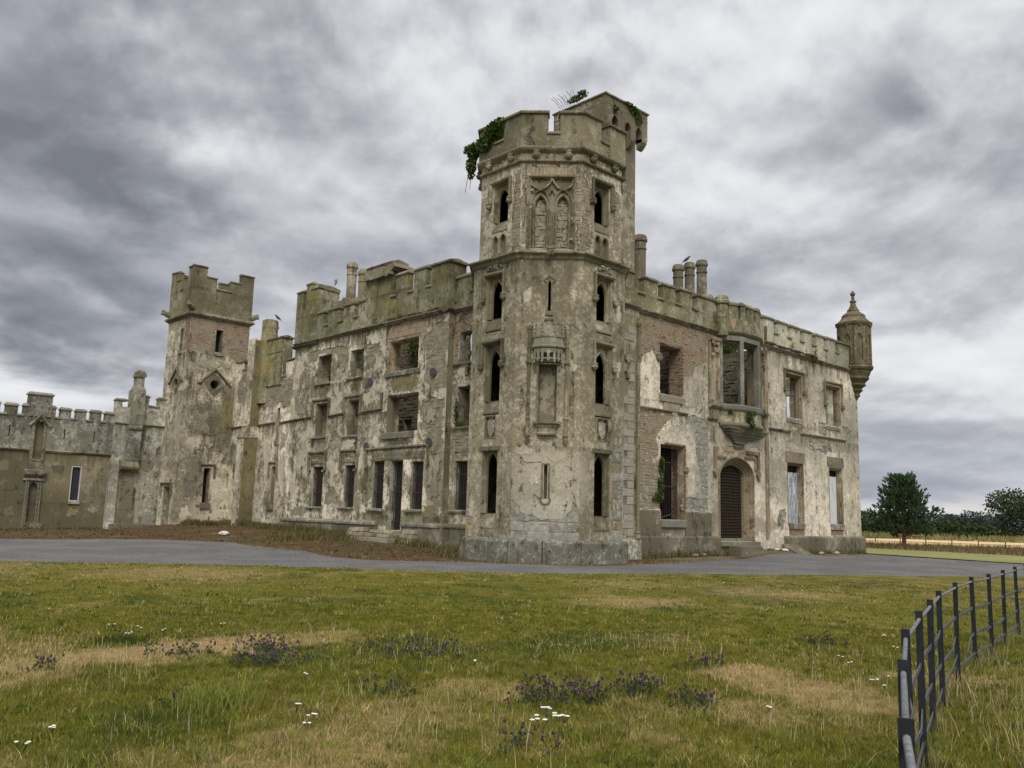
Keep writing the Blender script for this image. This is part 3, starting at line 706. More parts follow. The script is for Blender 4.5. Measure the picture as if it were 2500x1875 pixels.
# walls of the tower, face by face
ash_front = ragged([(-HL, 2.0), (-1.15, 1.98), (-1.13, 2.28), (-.76, 1.78), (-.12, 1.58), (.62, 1.60), (1.0, 2.1), (1.10, 2.62), (1.20, 2.1), (HL, 1.95), (HL, .84), (-HL, .84)], .12, .035, 5)
for k in range(8):
    fl, fu = oct_frame(k, APL), oct_frame(k, APU)
    low_holes, up_holes, exposed = [], [], []
    if k == 0:
        low_holes = [rect(-.065, .065, 2.36, 3.63), rect(-.37, .37, 5.25, 7.55), rect(-.06, .06, 9.55, 10.72)]
        up_holes = [rect(-.90, .90, 12.06, 15.02)]
        exposed = [ash_front]
    elif k in (1, 7):
        low_holes = [rect(-.46, .46, z0, z1) for z0, z1 in ((1.2, 4.17), (5.55, 8.38), (8.85, 11.13))] + [rect(-.33, .33, 4.63, 5.54)]
        up_holes = [rect(-.46, .46, 13.0, 15.08), rect(-.39, -.08, 12.05, 12.86), rect(.06, .37, 12.05, 12.86)]
        if k == 1: exposed = [ragged([(.56, .84), (HL, .84), (HL, 4.5), (.58, 4.4)], .15, .03, 8)]
        else: exposed = [ragged([(-HL, .84), (-HL + .42, .84), (-HL + .38, 1.9), (-HL, 2.1)], .15, .03, 8)]
    w = MB(); w.sheet(fl, [rect(-HL, HL, .80, 11.66)], low_holes, -.30, -.03); o = w.obj('wall', 'rubble_core' if exposed else 'tower_render', tower)
    w = MB(); w.sheet(fl, [rect(-HL, HL, .80, 11.66)], low_holes + exposed, -.03, 0.0); w.obj('render_coat', 'tower_render', tower)
    for ex in exposed:
        piece_courses(fl, [p for p in ex], tower, 'ashlar_block', 'grey_stone', .37, .85, -.03, -.006, 60, seed=4 + k, gap=.014, jit=.14, holes=low_holes, lim=(-HL, HL))
    rough = []
    if k == 0: rough = [ragged([(-1.19, 12.2), (-.97, 12.3), (-.98, 15.0), (-1.05, 15.5), (-1.19, 15.3)], .14, .035, 3), ragged([(.97, 12.2), (1.19, 12.1), (1.19, 15.3), (.98, 15.1)], .14, .035, 4),
                        ragged([(-.95, 15.14), (.98, 15.16), (.96, 15.56), (-.9, 15.58)], .14, .03, 6)]
    if k == 1: rough = [ragged([(.72, 12.6), (1.1, 12.4), (1.12, 15.0), (.75, 15.1)], .15, .04, 9), ragged([(-1.18, 12.1), (-.7, 12.2), (-.72, 14.7), (-1.18, 15.3)], .15, .04, 19)]
    if k == 7: rough = [ragged([(.7, 12.2), (1.18, 12.1), (1.18, 15.3), (.86, 15.2), (.72, 14.0)], .15, .04, 21)]
    w = MB(); w.sheet(fu, [rect(-HU, HU, 11.80, 16.2)], up_holes, -.30, -.025); w.obj('wall', 'rubble_core' if rough else 'tower_upper', tower)
    w = MB(); w.sheet(fu, [rect(-HU, HU, 11.80, 16.2)], up_holes + rough, -.025, 0.0); w.obj('render_coat', 'tower_upper', tower)
    for i, ex in enumerate(rough):
        piece_courses(fu, ex, tower, 'stone', 'rubble_stone' if not (k == 0 and i == 2) else 'brick_worn', .13 if not (k == 0 and i == 2) else .36, .24 if not (k == 0 and i == 2) else .075, -.025, -.008, 40, seed=14 + k + i, gap=.012, jit=.3, half=False, lim=(-HU, HU))
    # plinth stones, three to a side
    fp = oct_frame(k, APB); HP = APB * T22
    cuts = [-HP, -HP * .05 if k == 0 else -HP * .2, HP] if k in (0,) else [-HP, HP * (.1 if k == 7 else -.1), HP]
    for a, b in zip(cuts[:-1], cuts[1:]):
        p = MB(); p.section(fp, [(-.34, -.4), (0, -.4), (0, .74), (-.02, .78), (-.20, .86), (-.34, .86)], a + .012, b - .012)
        p.obj('plinth_stone', 'tower_plinth', tower, bevel=.012)
    # string between the stages, corbel table, parapet
inner = MB()
for z in (.5, 4.45, 8.6, 11.72, 15.9): oct_ring(inner, [(.01, z), (2.785 if z < 11 else 2.605, z), (2.785 if z < 11 else 2.605, z + .12), (.01, z + .12)])
inner.obj('floor', 'inner_wall', tower)  # hidden storey slabs added so the windows look into darkness
s = MB(); oct_ring(s, [(2.7, 11.58), (APL + .02, 11.58), (APL + .07, 11.64), (APL + .09, 11.72), (APL + .22, 11.80), (APL + .22, 11.86), (APL + .10, 11.92), (APU + .02, 11.99), (2.7, 11.99)]); s.obj('string_course', 'trim', tower)
s = MB(); oct_ring(s, [(2.7, 15.60), (APU + .02, 15.60), (APU + .10, 15.66), (APU + .10, 15.72), (APU + .03, 15.77), (2.7, 15.77)]); s.obj('string_course', 'trim', tower)
s = MB(); oct_ring(s, [(2.7, 16.02), (APU + .06, 16.02), (APU + .18, 16.10), (APU + .22, 16.16), (APU + .22, 16.22), (APP, 16.27), (2.7, 16.27)]); s.obj('string_course', 'trim', tower)
s = MB(); oct_ring(s, [(2.6, 15.76), (APU + .012, 15.76), (APU + .03, 16.03), (2.6, 16.03)]); s.obj('frieze', 'tower_upper', tower)
for k in (0, 1, 7, 6, 2):
    fu = oct_frame(k, APU)
    for sx in (-.62, .62): head_at(fu, sx, .12, 15.91, tower, 1.15)
for k in range(8):
    fp = oct_frame(k, APP); hp = APP * T22
    c = {0: .03, 1: -.02, 7: -.02}.get(k, 0)
    w = MB(); w.sheet(fp, [[(-hp, 16.25), (hp, 16.25), (hp, 17.62), (c + .26, 17.62), (c + .26, 16.80), (c - .24, 16.80), (c - .24, 17.62), (-hp, 17.62)]], [], -.42, 0)
    o = w.obj('parapet', 'tower_parapet', tower)
    for a, b in ((-hp, c - .24), (c + .26, hp)):
        m = MB(); m.section(fp, [(-.48, 17.62), (.07, 17.62), (.09, 17.68), (.07, 17.72), (.03, 17.75), (-.14, 17.83), (-.30, 17.83), (-.48, 17.72)], a - (.05 if a > -hp else 0), b + (.05 if b < hp else 0))
        m.obj('coping', 'trim', o)
    crenel_sill(fp, tower, c - .24, c + .26, 16.76, -.42, 0, 'trim', .06)

# windows of the two oblique faces
for k in (1, 7):
    fl, fu = oct_frame(k, APL), oct_frame(k, APU)
    tall_window(fl, APL, tower, 1.77, 3.5, 4.07, 4.17, 1.2, hood=False)
    m = MB(); m.box(fl, -.58, .58, -.03, .03, 4.17, 4.33); m.obj('lintel', 'trim', tower)
    shield_panel(fl, tower, 4.63, 5.54)
    tall_window(fl, APL, tower, 6.12, 7.5, 8.1, 8.38, 5.6, hood_drop=.85)
    tall_window(fl, APL, tower, 9.42, 10.4, 10.93, 11.13, 8.9, hood_drop=.9)
    tall_window(fu, APU, tower, 13.48, 14.3, 14.83, 15.08, 13.02, hood_drop=.85)
    blind_twins(fu, tower, 12.07, 12.62, 12.84)
    m = MB(); random.seed(21 + k)      # carved foliage boss under the string
    for i in range(46):
        a, r = random.random() * 6.28, random.random() ** .5
        x, z = math.cos(a) * r * .42, math.sin(a) * r * .17
        p = fl(x, .05 + .07 * (1 - r), 11.44 + z); m.ball(p, (.045 + random.random() * .03, .05, .04), 6, 4, .2)
    m.obj('foliage_boss', 'trim_grey', tower)

# the front: low slit, niche with canopy, diamond-headed slit, twin blind window
f0, g0 = oct_frame(0, APL), oct_frame(0, APU)
m = MB(); m.sweep(f0, [(.165, 3.69), (-.165, 3.69), (-.165, 2.40), (-.21, 2.34), (-.20, 2.24), (-.12, 2.15), (0, 2.11), (.12, 2.15), (.20, 2.24), (.21, 2.34), (.165, 2.40)],
                  [(0, -.02), (0, .035), (.045, .035), (.10, -.05), (.10, -.10)], closed=True)
m.box(f0, -.1, .1, -.34, -.32, 2.2, 3.66)
m.obj('arrow_slit', 'trim', tower)
m = MB(); m.sweep(f0, [(-.12, 9.45), (-.12, 10.62), (-.24, 10.76), (0, 10.97), (.24, 10.76), (.12, 10.62), (.12, 9.45)], [(0, -.02), (0, .05), (-.04, .05), (-.07, .01), (-.07, -.02)], closed=False)
m.sweep(f0, [(-.055, 9.5), (-.055, 10.64), (0, 10.80), (.055, 10.64), (.055, 9.5)], [(0, -.02), (0, .025), (.05, .025), (.05, -.02)])
m.box(f0, -.15, .15, -.02, .07, 9.37, 9.50)
m.obj('arrow_slit', 'trim', tower)
niche = MB(); niche.sheet(f0, [rect(-.40, .40, 5.2, 7.6)], [], -.34, -.26)
niche.sweep(f0, [(.40, 5.22), (.40, 7.5), (-.40, 7.5), (-.40, 5.22)], [(0, .004), (0.0, .05), (.05, .05), (.10, -.26), (.04, -.26)])
niche_o = niche.obj('niche', 'trim', tower)
for sx in (-.71, .70):
    q = MB(); c = f0(sx, .07, 0)
    q.lathe(c, [(.0, 4.36), (.05, 4.40), (.09, 4.50), (.10, 4.56), (.06, 4.60), (.075, 4.66), (.11, 4.72), (.07, 4.78), (.062, 5.3), (.09, 5.33), (.09, 5.38), (.058, 5.42), (.055, 7.42), (.10, 7.46), (.10, 7.52), (.07, 7.58), (.062, 8.05), (.09, 8.1), (.062, 8.14), (.06, 8.75), (.085, 8.8), (.07, 8.92), (.0, 8.99)], 10)
    q.obj('shaft', 'trim', niche_o)
def half_oct(mb, prof, rx=.56, ry=.40):
    """half of an octagonal canopy against the wall; profile (scale, z)"""
    pts = [(-1, 0), (-1, .41), (-.41, 1), (.41, 1), (1, .41), (1, 0)]
    m = len(prof); vs = [f0(p[0] * rx * s, p[1] * ry * s - .005, z) for p in pts for s, z in prof]; fs = []
    for i in range(5):
        for q in range(m - 1): fs.append((i * m + q, (i + 1) * m + q, (i + 1) * m + q + 1, i * m + q + 1))
    fs.append(tuple(i * m for i in range(6))); fs.append(tuple(i * m + m - 1 for i in range(6)))
    return mb.add(vs, fs)
q = MB()
half_oct(q, [(.88, 7.86), (.90, 8.02), (1.05, 8.06), (1.08, 8.11), (.98, 8.15), (.94, 8.42), (1.02, 8.46), (1.02, 8.50), (.86, 8.52), (.74, 8.60), (.52, 8.76), (.32, 8.90), (.2, 8.98), (.19, 9.12), (.30, 9.18), (.33, 9.22), (.1, 9.24)])
# cusped fringe of the canopy with its little pierced arcade
import itertools
pts = [(-1, 0), (-1, .41), (-.41, 1), (.41, 1), (1, .41), (1, 0)]
for (ax, ay), (bx, by) in zip(pts[:-1], pts[1:]):
    L = math.hypot((bx - ax) * .52, (by - ay) * .37)
    if L < .16: nA = 1
    else: nA = 2
    def ff(s, n, z, ax=ax, ay=ay, bx=bx, by=by):
        x = (ax + (bx - ax) * s) * .52; y = (ay + (by - ay) * s) * .37
        dx, dy = (bx - ax) * .52, (by - ay) * .37; l = math.hypot(dx, dy)
        return f0(x + dy / l * -n * -1 * .0 - dy / l * n, y + dx / l * n, z)
    holes = [arch((i + .22) / nA, (i + .78) / nA, 7.66, 7.84, 7.95, 3) for i in range(nA)]
    q.sheet(ff, [[(0, 8.0), (0, 7.52)] + [((i + .5 + .5 * t) / nA, 7.50 + .13 * (1 - t * t)) for i in range(nA) for t in (-.9, -.5, 0, .5, .9)] + [(1, 7.52), (1, 8.0)]], holes, -.06, 0)
for x, y in pts[1:-1]: q.ball(f0(x * .52, y * .37, 7.50), (.045, .045, .05), 6, 5)
for (ax, ay), (bx, by) in zip(pts[:-1], pts[1:]):
    for i in range(3):
        t0 = (i + .15) / 3; t1 = (i + .8) / 3
        a = (ax + (bx - ax) * t0, ay + (by - ay) * t0); b = (ax + (bx - ax) * t1, ay + (by - ay) * t1)
        q.add([f0(p[0] * .57, p[1] * .41 - d, z) for p in (a, b) for d in (0, .05) for z in (8.49, 8.60)], [(0, 1, 3, 2), (4, 6, 7, 5), (0, 4, 5, 1), (2, 3, 7, 6), (0, 2, 6, 4), (1, 5, 7, 3)])
q.obj('canopy', 'trim_grey', niche_o)
q = MB(); half_oct(q, [(.50, 4.72), (.62, 4.74), (.66, 4.80), (.58, 4.84), (.60, 5.0), (.66, 5.03), (.70, 5.10), (.90, 5.16), (.94, 5.24), (.2, 5.26)], .55, .38)
q.obj('bracket', 'trim', niche_o)

# twin blind window of the upper stage
b = MB(); b.sheet(g0, [rect(-.93, .93, 12.0, 15.05)], [arch(-.67, -.21, 12.14, 13.85, 14.24), arch(.24, .70, 12.14, 13.85, 14.24)], -.20, -.12)
b.sheet(g0, [rect(-.93, .93, 12.0, 15.05)], [], -.296, -.28)
b.sweep(g0, [(.895, 12.06), (.895, 15.02), (-.895, 15.02), (-.895, 12.06)], [(-.06, -.03), (-.06, .05), (-.01, .05), (.06, -.06), (.07, -.13), (.0, -.13)])
bw = b.obj('blind_window', 'trim', tower)
b = MB(); b.section(g0, [(-.30, 12.16), (-.11, 12.12), (.07, 12.02), (.07, 11.97), (-.30, 11.97)], -.93, .93); b.obj('sill', 'trim_grey', bw)
b = MB()
for c in (-.44, .47):
    b.sweep(g0, arch_path(c - .24, c + .24, 12.12, 13.85, 14.25), [(0, -.28), (0, -.09), (-.045, -.04), (-.09, -.08), (-.09, -.14)])
    b.sweep(g0, arch_path(c - .35, c + .35, 12.12, 13.9, 14.5), [(0, -.14), (0, -.05), (-.05, -.01), (-.08, -.06), (-.08, -.14)])
b.sweep(g0, [(-.89, 14.98), (-.74, 14.66), (-.45, 14.50)], P_FLAT(.075, -.01, -.14)); b.sweep(g0, [(.90, 14.98), (.75, 14.66), (.47, 14.50)], P_FLAT(.075, -.01, -.14))
b.sweep(g0, [(-.44, 14.50), (-.22, 14.62), (-.06, 14.82), (.015, 15.0)], P_FLAT(.075, -.01, -.14)); b.sweep(g0, [(.47, 14.50), (.25, 14.62), (.09, 14.82), (.015, 15.0)], P_FLAT(.075, -.01, -.14))
b.sweep(g0, [(-.1, 14.34), (.015, 14.60), (.13, 14.34)], P_FLAT(.05, -.02, -.14))
b.sweep(g0, [(.015, 12.1), (.015, 14.3)], [(-.055, -.14), (-.055, -.05), (0, -.0), (.055, -.05), (.055, -.14)])
b.obj('tracery', 'trim', bw)
for c, sd in ((-.44, 3), (.47, 4)):
    piece_courses(g0, arch(c - .23, c + .23, 12.2, 13.85, 14.2), bw, 'blocking_stone', 'rubble_stone', .15, .22, -.28, -.235, 26, seed=sd, gap=.012, jit=.25, half=False)
head_at(oct_frame(0, APL), .0, .26, 11.80, tower, 1.2)

# ------------------------------------------------------------------ square turret behind the octagon
turret = thing('square_turret', 'square stair turret with overhanging corbelled head rising just behind the octagonal tower', 'tower', (30, 26.2, 0))
m = MB(); m.box(FR(24.95), 28.95, 31.25, -2.4, 0, 8.0, 19.75); m.obj('wall', 'turret_render', turret)
hx0, hx1, hy0, hy1 = 28.62, 31.72, 24.60, 27.9
fr = FR(hy0); arcs = [arch(a, a + .46, 19.3, 19.85, 20.18, 4) for a in (29.08, 30.02, 30.84)]
m = MB(); m.sheet(fr, [[(hx0, 19.62), (hx0 + .30, 19.3), (29.08, 19.3), (31.42, 19.55), (hx1 - .06, 19.6), (hx1, 19.7), (hx1, 21.02), (hx0, 21.02)]], arcs, -.335, 0)
m.sheet(FL(hx0), [rect(hy0 + .34, hy1, 19.55, 21.02)], [arch(a, a + .46, 19.4, 19.85, 20.18, 4) for a in (25.2, 26.15, 27.1)], -.30, 0)
m.box(FR(24.94), 28.93, 31.72, -2.9, 0, 19.75, 21.0)
m.obj('parapet', 'turret_render', turret)
m = MB(); m.box(FR(hy0), hx0 - .012, hx1 + .012, -3.3, .012, 20.62, 20.68); m.obj('string_course', 'trim', turret)
m = MB(); m.box(FR(hy0), hx0 - .07, hx1 + .07, -3.35, .07, 21.02, 21.09); m.frustum(FR(hy0), hx0 - .07, hx1 + .07, -3.35, .07, 21.09, hx0 + .2, hx1 - .2, -3.1, -.2, 21.26); m.obj('coping', 'trim', turret)
for a in (28.72, 29.55, 30.49, 31.30):
    dz = .22 if a > 31 else 0
    q = MB(); q.section(FR(24.95), [(0, 19.02 + dz), (.10, 19.05 + dz), (.24, 19.18 + dz), (.345, 19.34 + dz), (.345, 19.72), (0, 19.72)], a, a + (.38 if a > 31 else .26)); q.obj('corbel', 'turret_render', turret)

for i, (s_, z_, w_, h_, mt) in enumerate(((-.86, 10.15, .40, .66, 'pale_patch'), (.92, 10.15, .40, .62, 'pale_patch'), (-.95, 7.5, .34, .55, 'pale_patch'), (.98, 7.45, .40, .52, 'pale_patch'), (-.85, 4.15, .9, .5, 'pale_patch'), (.45, 3.9, .9, .5, 'pale_patch'), (.75, 5.2, .6, 1.0, 'grey_patch'), (-.4, 3.1, .5, .7, 'pale_patch'))):
    patch(f0, tower, s_, z_, w_, h_, mt, 300 + i, .006 + .001 * i)
f1, f7 = oct_frame(1, APL), oct_frame(7, APL)
patch(f1, tower, .86, 9.85, .4, .95, 'pale_patch', 320); patch(f1, tower, .88, 7.6, .4, 1.0, 'pale_patch', 321); patch(f7, tower, -1.0, 1.3, .45, 1.0, 'yellow_patch', 322); patch(f7, tower, -1.0, 1.95, .45, .7, 'pale_patch', 323, .009)
for fr_, pts in ((g0, [(-1.0, 15.5), (-1.08, 14.6), (-.98, 13.9), (-1.1, 13.0)]), (oct_frame(1, APU), [(-1.1, 15.55), (-.9, 15.2), (-.75, 14.8)]), (oct_frame(1, APU), [(-.4, 15.5), (.1, 15.25), (.55, 15.3)]), (oct_frame(7, APU), [(.95, 15.55), (.7, 15.1), (.9, 14.2), (.7, 13.3)]), (g0, [(1.05, 13.2), (.98, 12.6), (1.12, 12.2)]),
                  (f0, [(-1.0, 6.6), (-.9, 6.0), (-1.05, 5.4)]), (f0, [(.9, 6.9), (1.05, 6.2)]), (f0, [(-.9, 3.72), (-.5, 3.70), (-.18, 3.72)]), (f1, [(.6, 4.55), (1.0, 4.5), (1.25, 4.62)]), (f0, [(.2, 9.0), (.9, 9.05), (1.2, 8.8)])):
    crack(fr_, tower, pts, .022, int(abs(pts[0][1]) * 31))
q = MB()
for px_, py_, zb in ((-1, .41, 8.5), (-.41, 1, 8.5), (.41, 1, 8.5), (1, .41, 8.5)):
    c = f0(px_ * .53, py_ * .38, 0); q.lathe(c, [(0, zb), (.045, zb), (.05, zb + .12), (.075, zb + .15), (.04, zb + .2), (.055, zb + .32), (.022, zb + .36), (.04, zb + .44), (0, zb + .56)], 6)
for sx in (-.71, .70):
    for i in range(5): q.ball(f0(sx + .06 * math.cos(i * 1.26), .07 + .05 * math.sin(i * 1.26), 8.93 + .05 * (i % 2)), (.045, .045, .055), 6, 4, .2)
q.obj('pinnacles', 'trim_grey', niche_o)
# ------------------------------------------------------------------ long wing on the left of the tower (three storeys)
lw = thing('castle_wing', 'roofless three-storey wing with barred ground-floor windows and a yellow-stained parapet', 'ruined wing', (25, 38, 0))
fL, fL2 = FL(25.0), FL(25.34)
L_top = {'a': (40.98, 42.35, 8.62, 10.18), 'b': (37.83, 39.1, 8.65, 10.15), 'c': (33.15, 35.65, 8.62, 10.18)}
L_mid = {'a': (41.12, 42.3, 5.66, 7.5), 'b': (38.06, 39.1, 5.6, 7.47), 'c': (32.98, 35.55, 5.57, 7.43)}
L_low = {'a': (41.15, 42.25, 1.87, 4.03), 'b': (38.1, 39.05, 1.87, 4.05), 'c': (35.52, 36.5, 1.85, 4.2), 'door': (33.98, 35.03, .85, 4.2), 'd': (32.38, 33.3, 1.85, 4.1)}
rr = random.Random(2)
def rough_rect(s0, s1, z0, z1, amp=.025, seed=0): return ragged(rect(s0, s1, z0, z1), .2, amp, seed)
Lh = [rough_rect(*L_top['a'], .035, 1), rough_rect(*L_top['b'], .035, 2), rect(*L_top['c'])] + [rect(*v) for v in L_mid.values()] + [rect(*v) for v in L_low.values()]
ex_arch = ragged([(35.85, 10.32), (35.6, 10.93), (34.4, 10.98), (32.5, 10.85), (32.85, 10.15), (33.1, 10.2), (35.7, 10.2)], .14, .05, 3)
ex_right = ragged([(32.85, 10.0), (31.9, 10.5), (30.95, 10.6), (30.95, 7.3), (31.9, 7.35), (32.7, 7.9), (32.5, 9.0)], .2, .09, 4)
ex_low = ragged([(32.75, 6.9), (31.0, 7.0), (31.0, 2.3), (32.1, 2.3), (32.05, 3.9), (31.75, 5.0), (32.6, 5.6)], .2, .09, 5)
ex_ab = ragged([(43.5, 10.5), (42.5, 10.55), (40.2, 10.5), (39.3, 10.3), (39.3, 9.2), (39.9, 8.9), (40.3, 9.6), (40.9, 10.3), (42.4, 10.25), (42.5, 9.9), (43.3, 9.95)], .2, .07, 6)
ex_patch = ragged([(40.85, 2.45), (40.5, 2.9), (40.0, 2.9), (39.55, 2.45), (39.5, 2.0), (40.9, 2.0)], .12, .06, 7)
ex_side = ragged([(37.75, 10.2), (36.4, 10.3), (36.3, 9.3), (37.3, 9.0)], .2, .08, 17)
L_ex = [ex_arch, ex_right, ex_low, ex_ab, ex_patch, ex_side]
w = MB(); w.sheet(fL, [rect(30.9, 45.0, -.3, 11.06)], Lh, -.75, -.035); lwall = w.obj('wall', 'rubble_core', lw)
w = MB(); w.sheet(fL, [rect(30.9, 45.0, -.3, 11.06)], Lh + L_ex, -.035, 0); w.obj('render_coat', 'left_render', lw)
piece_courses(fL, ex_arch, lw, 'brick', 'brick_worn', .30, .085, -.035, -.012, 70, seed=31, gap=.012, jit=.1, half=False, holes=[rect(33.1, 35.7, 8.6, 10.22)])
for ex, sd, n in ((ex_right, 32, 90), (ex_low, 33, 90), (ex_ab, 34, 90), (ex_patch, 35, 20), (ex_side, 36, 20)):
    piece_courses(fL, ex, lw, 'stone', 'rubble_stone', .19, .34, -.035, -.022, n, seed=sd, gap=.010, jit=.36, half=False, holes=Lh, lim=(30.92, 45))
# return to the set-back strip beside the tower, and that strip
L2h = [rough_rect(29.45, 30.5, 8.6, 10.05, .04, 11), rough_rect(29.45, 30.5, 5.63, 7.48, .04, 12), rect(29.4, 30.5, 1.88, 4.08)]
ex2 = [ragged([(30.85, 11.0), (29.0, 11.0), (29.0, 10.1), (30.55, 10.05), (30.62, 8.6), (30.85, 8.6)], .15, .05, 14), ragged([(30.75, 5.5), (29, 5.5), (29, 4.4), (30.6, 4.4)], .15, .06, 15)]
w = MB(); w.sheet(fL2, [rect(27.2, 30.92, -.3, 11.06)], L2h, -.7, -.03); w.obj('wall', 'rubble_core', lw)
w = MB(); w.sheet(fL2, [rect(27.2, 30.90, -.3, 11.06)], L2h + ex2, -.03, 0); w.obj('render_coat', 'left_render', lw)
piece_courses(fL2, ex2[0], lw, 'brick', 'brick_worn', .075, .225, -.03, .0, 60, seed=41, holes=L2h, lim=(27, 30.9))
piece_courses(fL2, ex2[1], lw, 'stone', 'rubble_stone', .16, .3, -.03, .002, 20, seed=42, jit=.25, half=False, holes=L2h)
# cornice and parapet
m = MB(); m.sweep(fL, [(45.0, 11.03), (30.9, 11.03)], [(-d, n) for d, n in P_CORN(.20, .20)]); m.sweep(fL2, [(30.9, 11.0), (27.3, 11.0)], [(-d, n) for d, n in P_CORN(.20, .20)])
m.section(FR(30.9), [(-.3, 11.03), (.0, 11.03), (.07, 11.07), (.2, 11.14), (.2, 11.19), (.05, 11.23), (-.3, 11.23)], 24.82, 25.34)
m.obj('cornice', 'trim', lw)
n0, n1 = -.24, .06
w = MB(); w.sheet(fL, [[(42.6, 11.23), (31.0, 11.23), (31.0, 12.5), (37.9, 12.5), (37.9, 11.9), (42.6, 11.9)]], [], n0, n1); w.obj('parapet', 'left_parapet', lw)
for a, b in ((41.9, 42.6), (40.42, 41.45), (38.95, 39.95)): merlon(fL, lw, a, b, 11.9, 12.85, n0, n1, 'left_parapet', 'trim')
for a, b in ((37.9, 38.45),): merlon(fL, lw, a, b, 11.9, 12.85, n0, n1, 'left_parapet', 'trim')
for a, b in ((41.45, 41.9), (39.95, 40.42), (38.45, 38.95)): crenel_sill(fL, lw, a, b, 11.86, n0, n1, 'trim')
for a, b in ((34.13, 35.17), (32.68, 33.69)): merlon(fL, lw, a, b, 12.5, 13.68, n0, n1, 'left_parapet', 'trim')
for a, b in ((35.17, 35.58), (33.69, 34.13), (32.28, 32.68)): crenel_sill(fL, lw, a, b, 12.46, n0, n1, 'trim')
# the tall broken gable block with its crumbling cap
m = MB(); m.box(fL, 36.83, 37.9, n0, n1, 12.5, 13.86); m.box(fL, 35.58, 36.80, n0, n1 - .02, 12.5, 13.82); o = m.obj('merlon', 'left_parapet', lw)
m = MB(); m.sheet(FL(25.12), [ragged([(37.95, 13.75), (35.45, 13.85), (35.2, 14.02), (35.45, 14.3), (36.6, 14.22), (37.75, 14.32), (38.0, 14.05)], .15, .05, 8)], [], -1.0, .28); m.obj('coping', 'turret_render', o)
m = MB(); m.section(fL, [(-.9, 14.2), (.16, 14.22), (.22, 14.34), (-.3, 14.52), (-.9, 14.4)], 35.5, 37.7); m.obj('coping', 'trim', o)
for i in range(9):
    m = MB(); s = 35.5 + i * .27; m.box(fL, s, s + .2, .06, .22 + rr.random() * .08, 13.62 + rr.random() * .05, 13.82); m.obj('stone', 'rubble_stone', o)
m = MB(); m.box(fL, 36.80, 36.83, n1 - .12, n1 - .06, 11.6, 13.8); m.obj('slot', 'void_shade', lw)
# corner pier by the tower
m = MB(); m.box(fL, 30.9, 32.28, -.95, .07, 11.23, 13.45); o = m.obj('corner_pier', 'left_parapet', lw)
coping(fL, o, 30.9, 32.28, -.95, .07, 13.45, 'trim', .09, .24)
w = MB(); w.sheet(fL2, [rect(27.4, 30.9, 11.2, 11.9)], [], n0, .0); w.obj('parapet', 'left_parapet', lw)
for a, b in ((29.8, 30.85), (28.2, 29.4)): merlon(fL2, lw, a, b, 11.9, 12.85, n0, 0, 'left_parapet', 'trim')
crenel_sill(fL2, lw, 29.4, 29.8, 11.86, n0, 0, 'trim')
# turret-like block on the far left corner of the parapet
m = MB(); m.box(fL, 44.28, 45.03, -.24, .09, 11.0, 14.22); o = m.obj('merlon', 'left_parapet', lw); coping(fL, o, 44.28, 45.03, -.24, .09, 14.22, 'trim', .05, .16)
m = MB(); m.box(fL, 43.38, 43.98, -.24, .09, 11.0, 14.55); o = m.obj('merlon', 'left_parapet', lw); coping(fL, o, 43.38, 43.98, -.24, .09, 14.55, 'trim', .05, .16)
m = MB(); m.box(fL, 43.98, 44.28, -.22, .05, 11.0, 13.15); m.obj('crenel_sill', 'left_parapet', lw)
m = MB(); m.sheet(FR(42.66), [ragged([(24.93, 11.0), (26.15, 11.0), (26.2, 12.6), (26.35, 13.4), (26.28, 14.1), (24.93, 14.2)], .2, .03, 12)], [], -.75, 0); o = m.obj('corner_turret', 'left_parapet', lw)
m = MB(); m.sheet(FR(42.6), [ragged([(24.84, 14.2), (26.3, 14.1), (26.34, 14.3), (25.6, 14.45), (24.84, 14.4)], .2, .025, 13)], [], -.85, 0); m.obj('coping', 'turret_render', o)
m = MB(); m.section(fL, [(-.5, 10.92), (.0, 10.92), (.16, 11.0), (.19, 11.06), (.05, 11.12), (-.5, 11.12)], 42.62, 45.2); m.obj('string_course', 'trim', lw)
# chimney stacks standing behind the parapet
def chimney(parent, x, y, r, z0, zt, mat='turret_render', seg=12):
    m = MB(); m.lathe((x, y, 0), [(0, z0), (r, z0), (r * .97, zt - .75), (r * 1.10, zt - .73), (r * 1.10, zt - .66), (r * .98, zt - .64), (r * 1.0, zt - .36), (r * 1.2, zt - .32), (r * 1.24, zt - .25), (r * 1.05, zt - .05), (r * .92, zt), (r * .6, zt), (r * .55, zt - .3), (0, zt - .3)], seg)
    return m.obj('chimney', mat, parent, smooth=False)
for x, y, zt in ((26.1, 41.15, 15.62), (26.1, 39.95, 15.0), (26.1, 38.8, 14.95)):
    chimney(lw, x, y, .275, 11.5, zt)
m = MB(); m.box(FL(25.55), 38.0, 41.8, -1.2, 0, 10.8, 13.3); m.obj('chimney_base', 'left_parapet', lw)
m = MB(); m.sheet(FL(25.5), [ragged([(40.0, 12.9), (41.4, 12.95), (41.35, 13.2), (40.8, 13.42), (40.15, 13.25)], .12, .03, 9)], [], -.6, .1); m.obj('coping', 'rubble_core', lw)

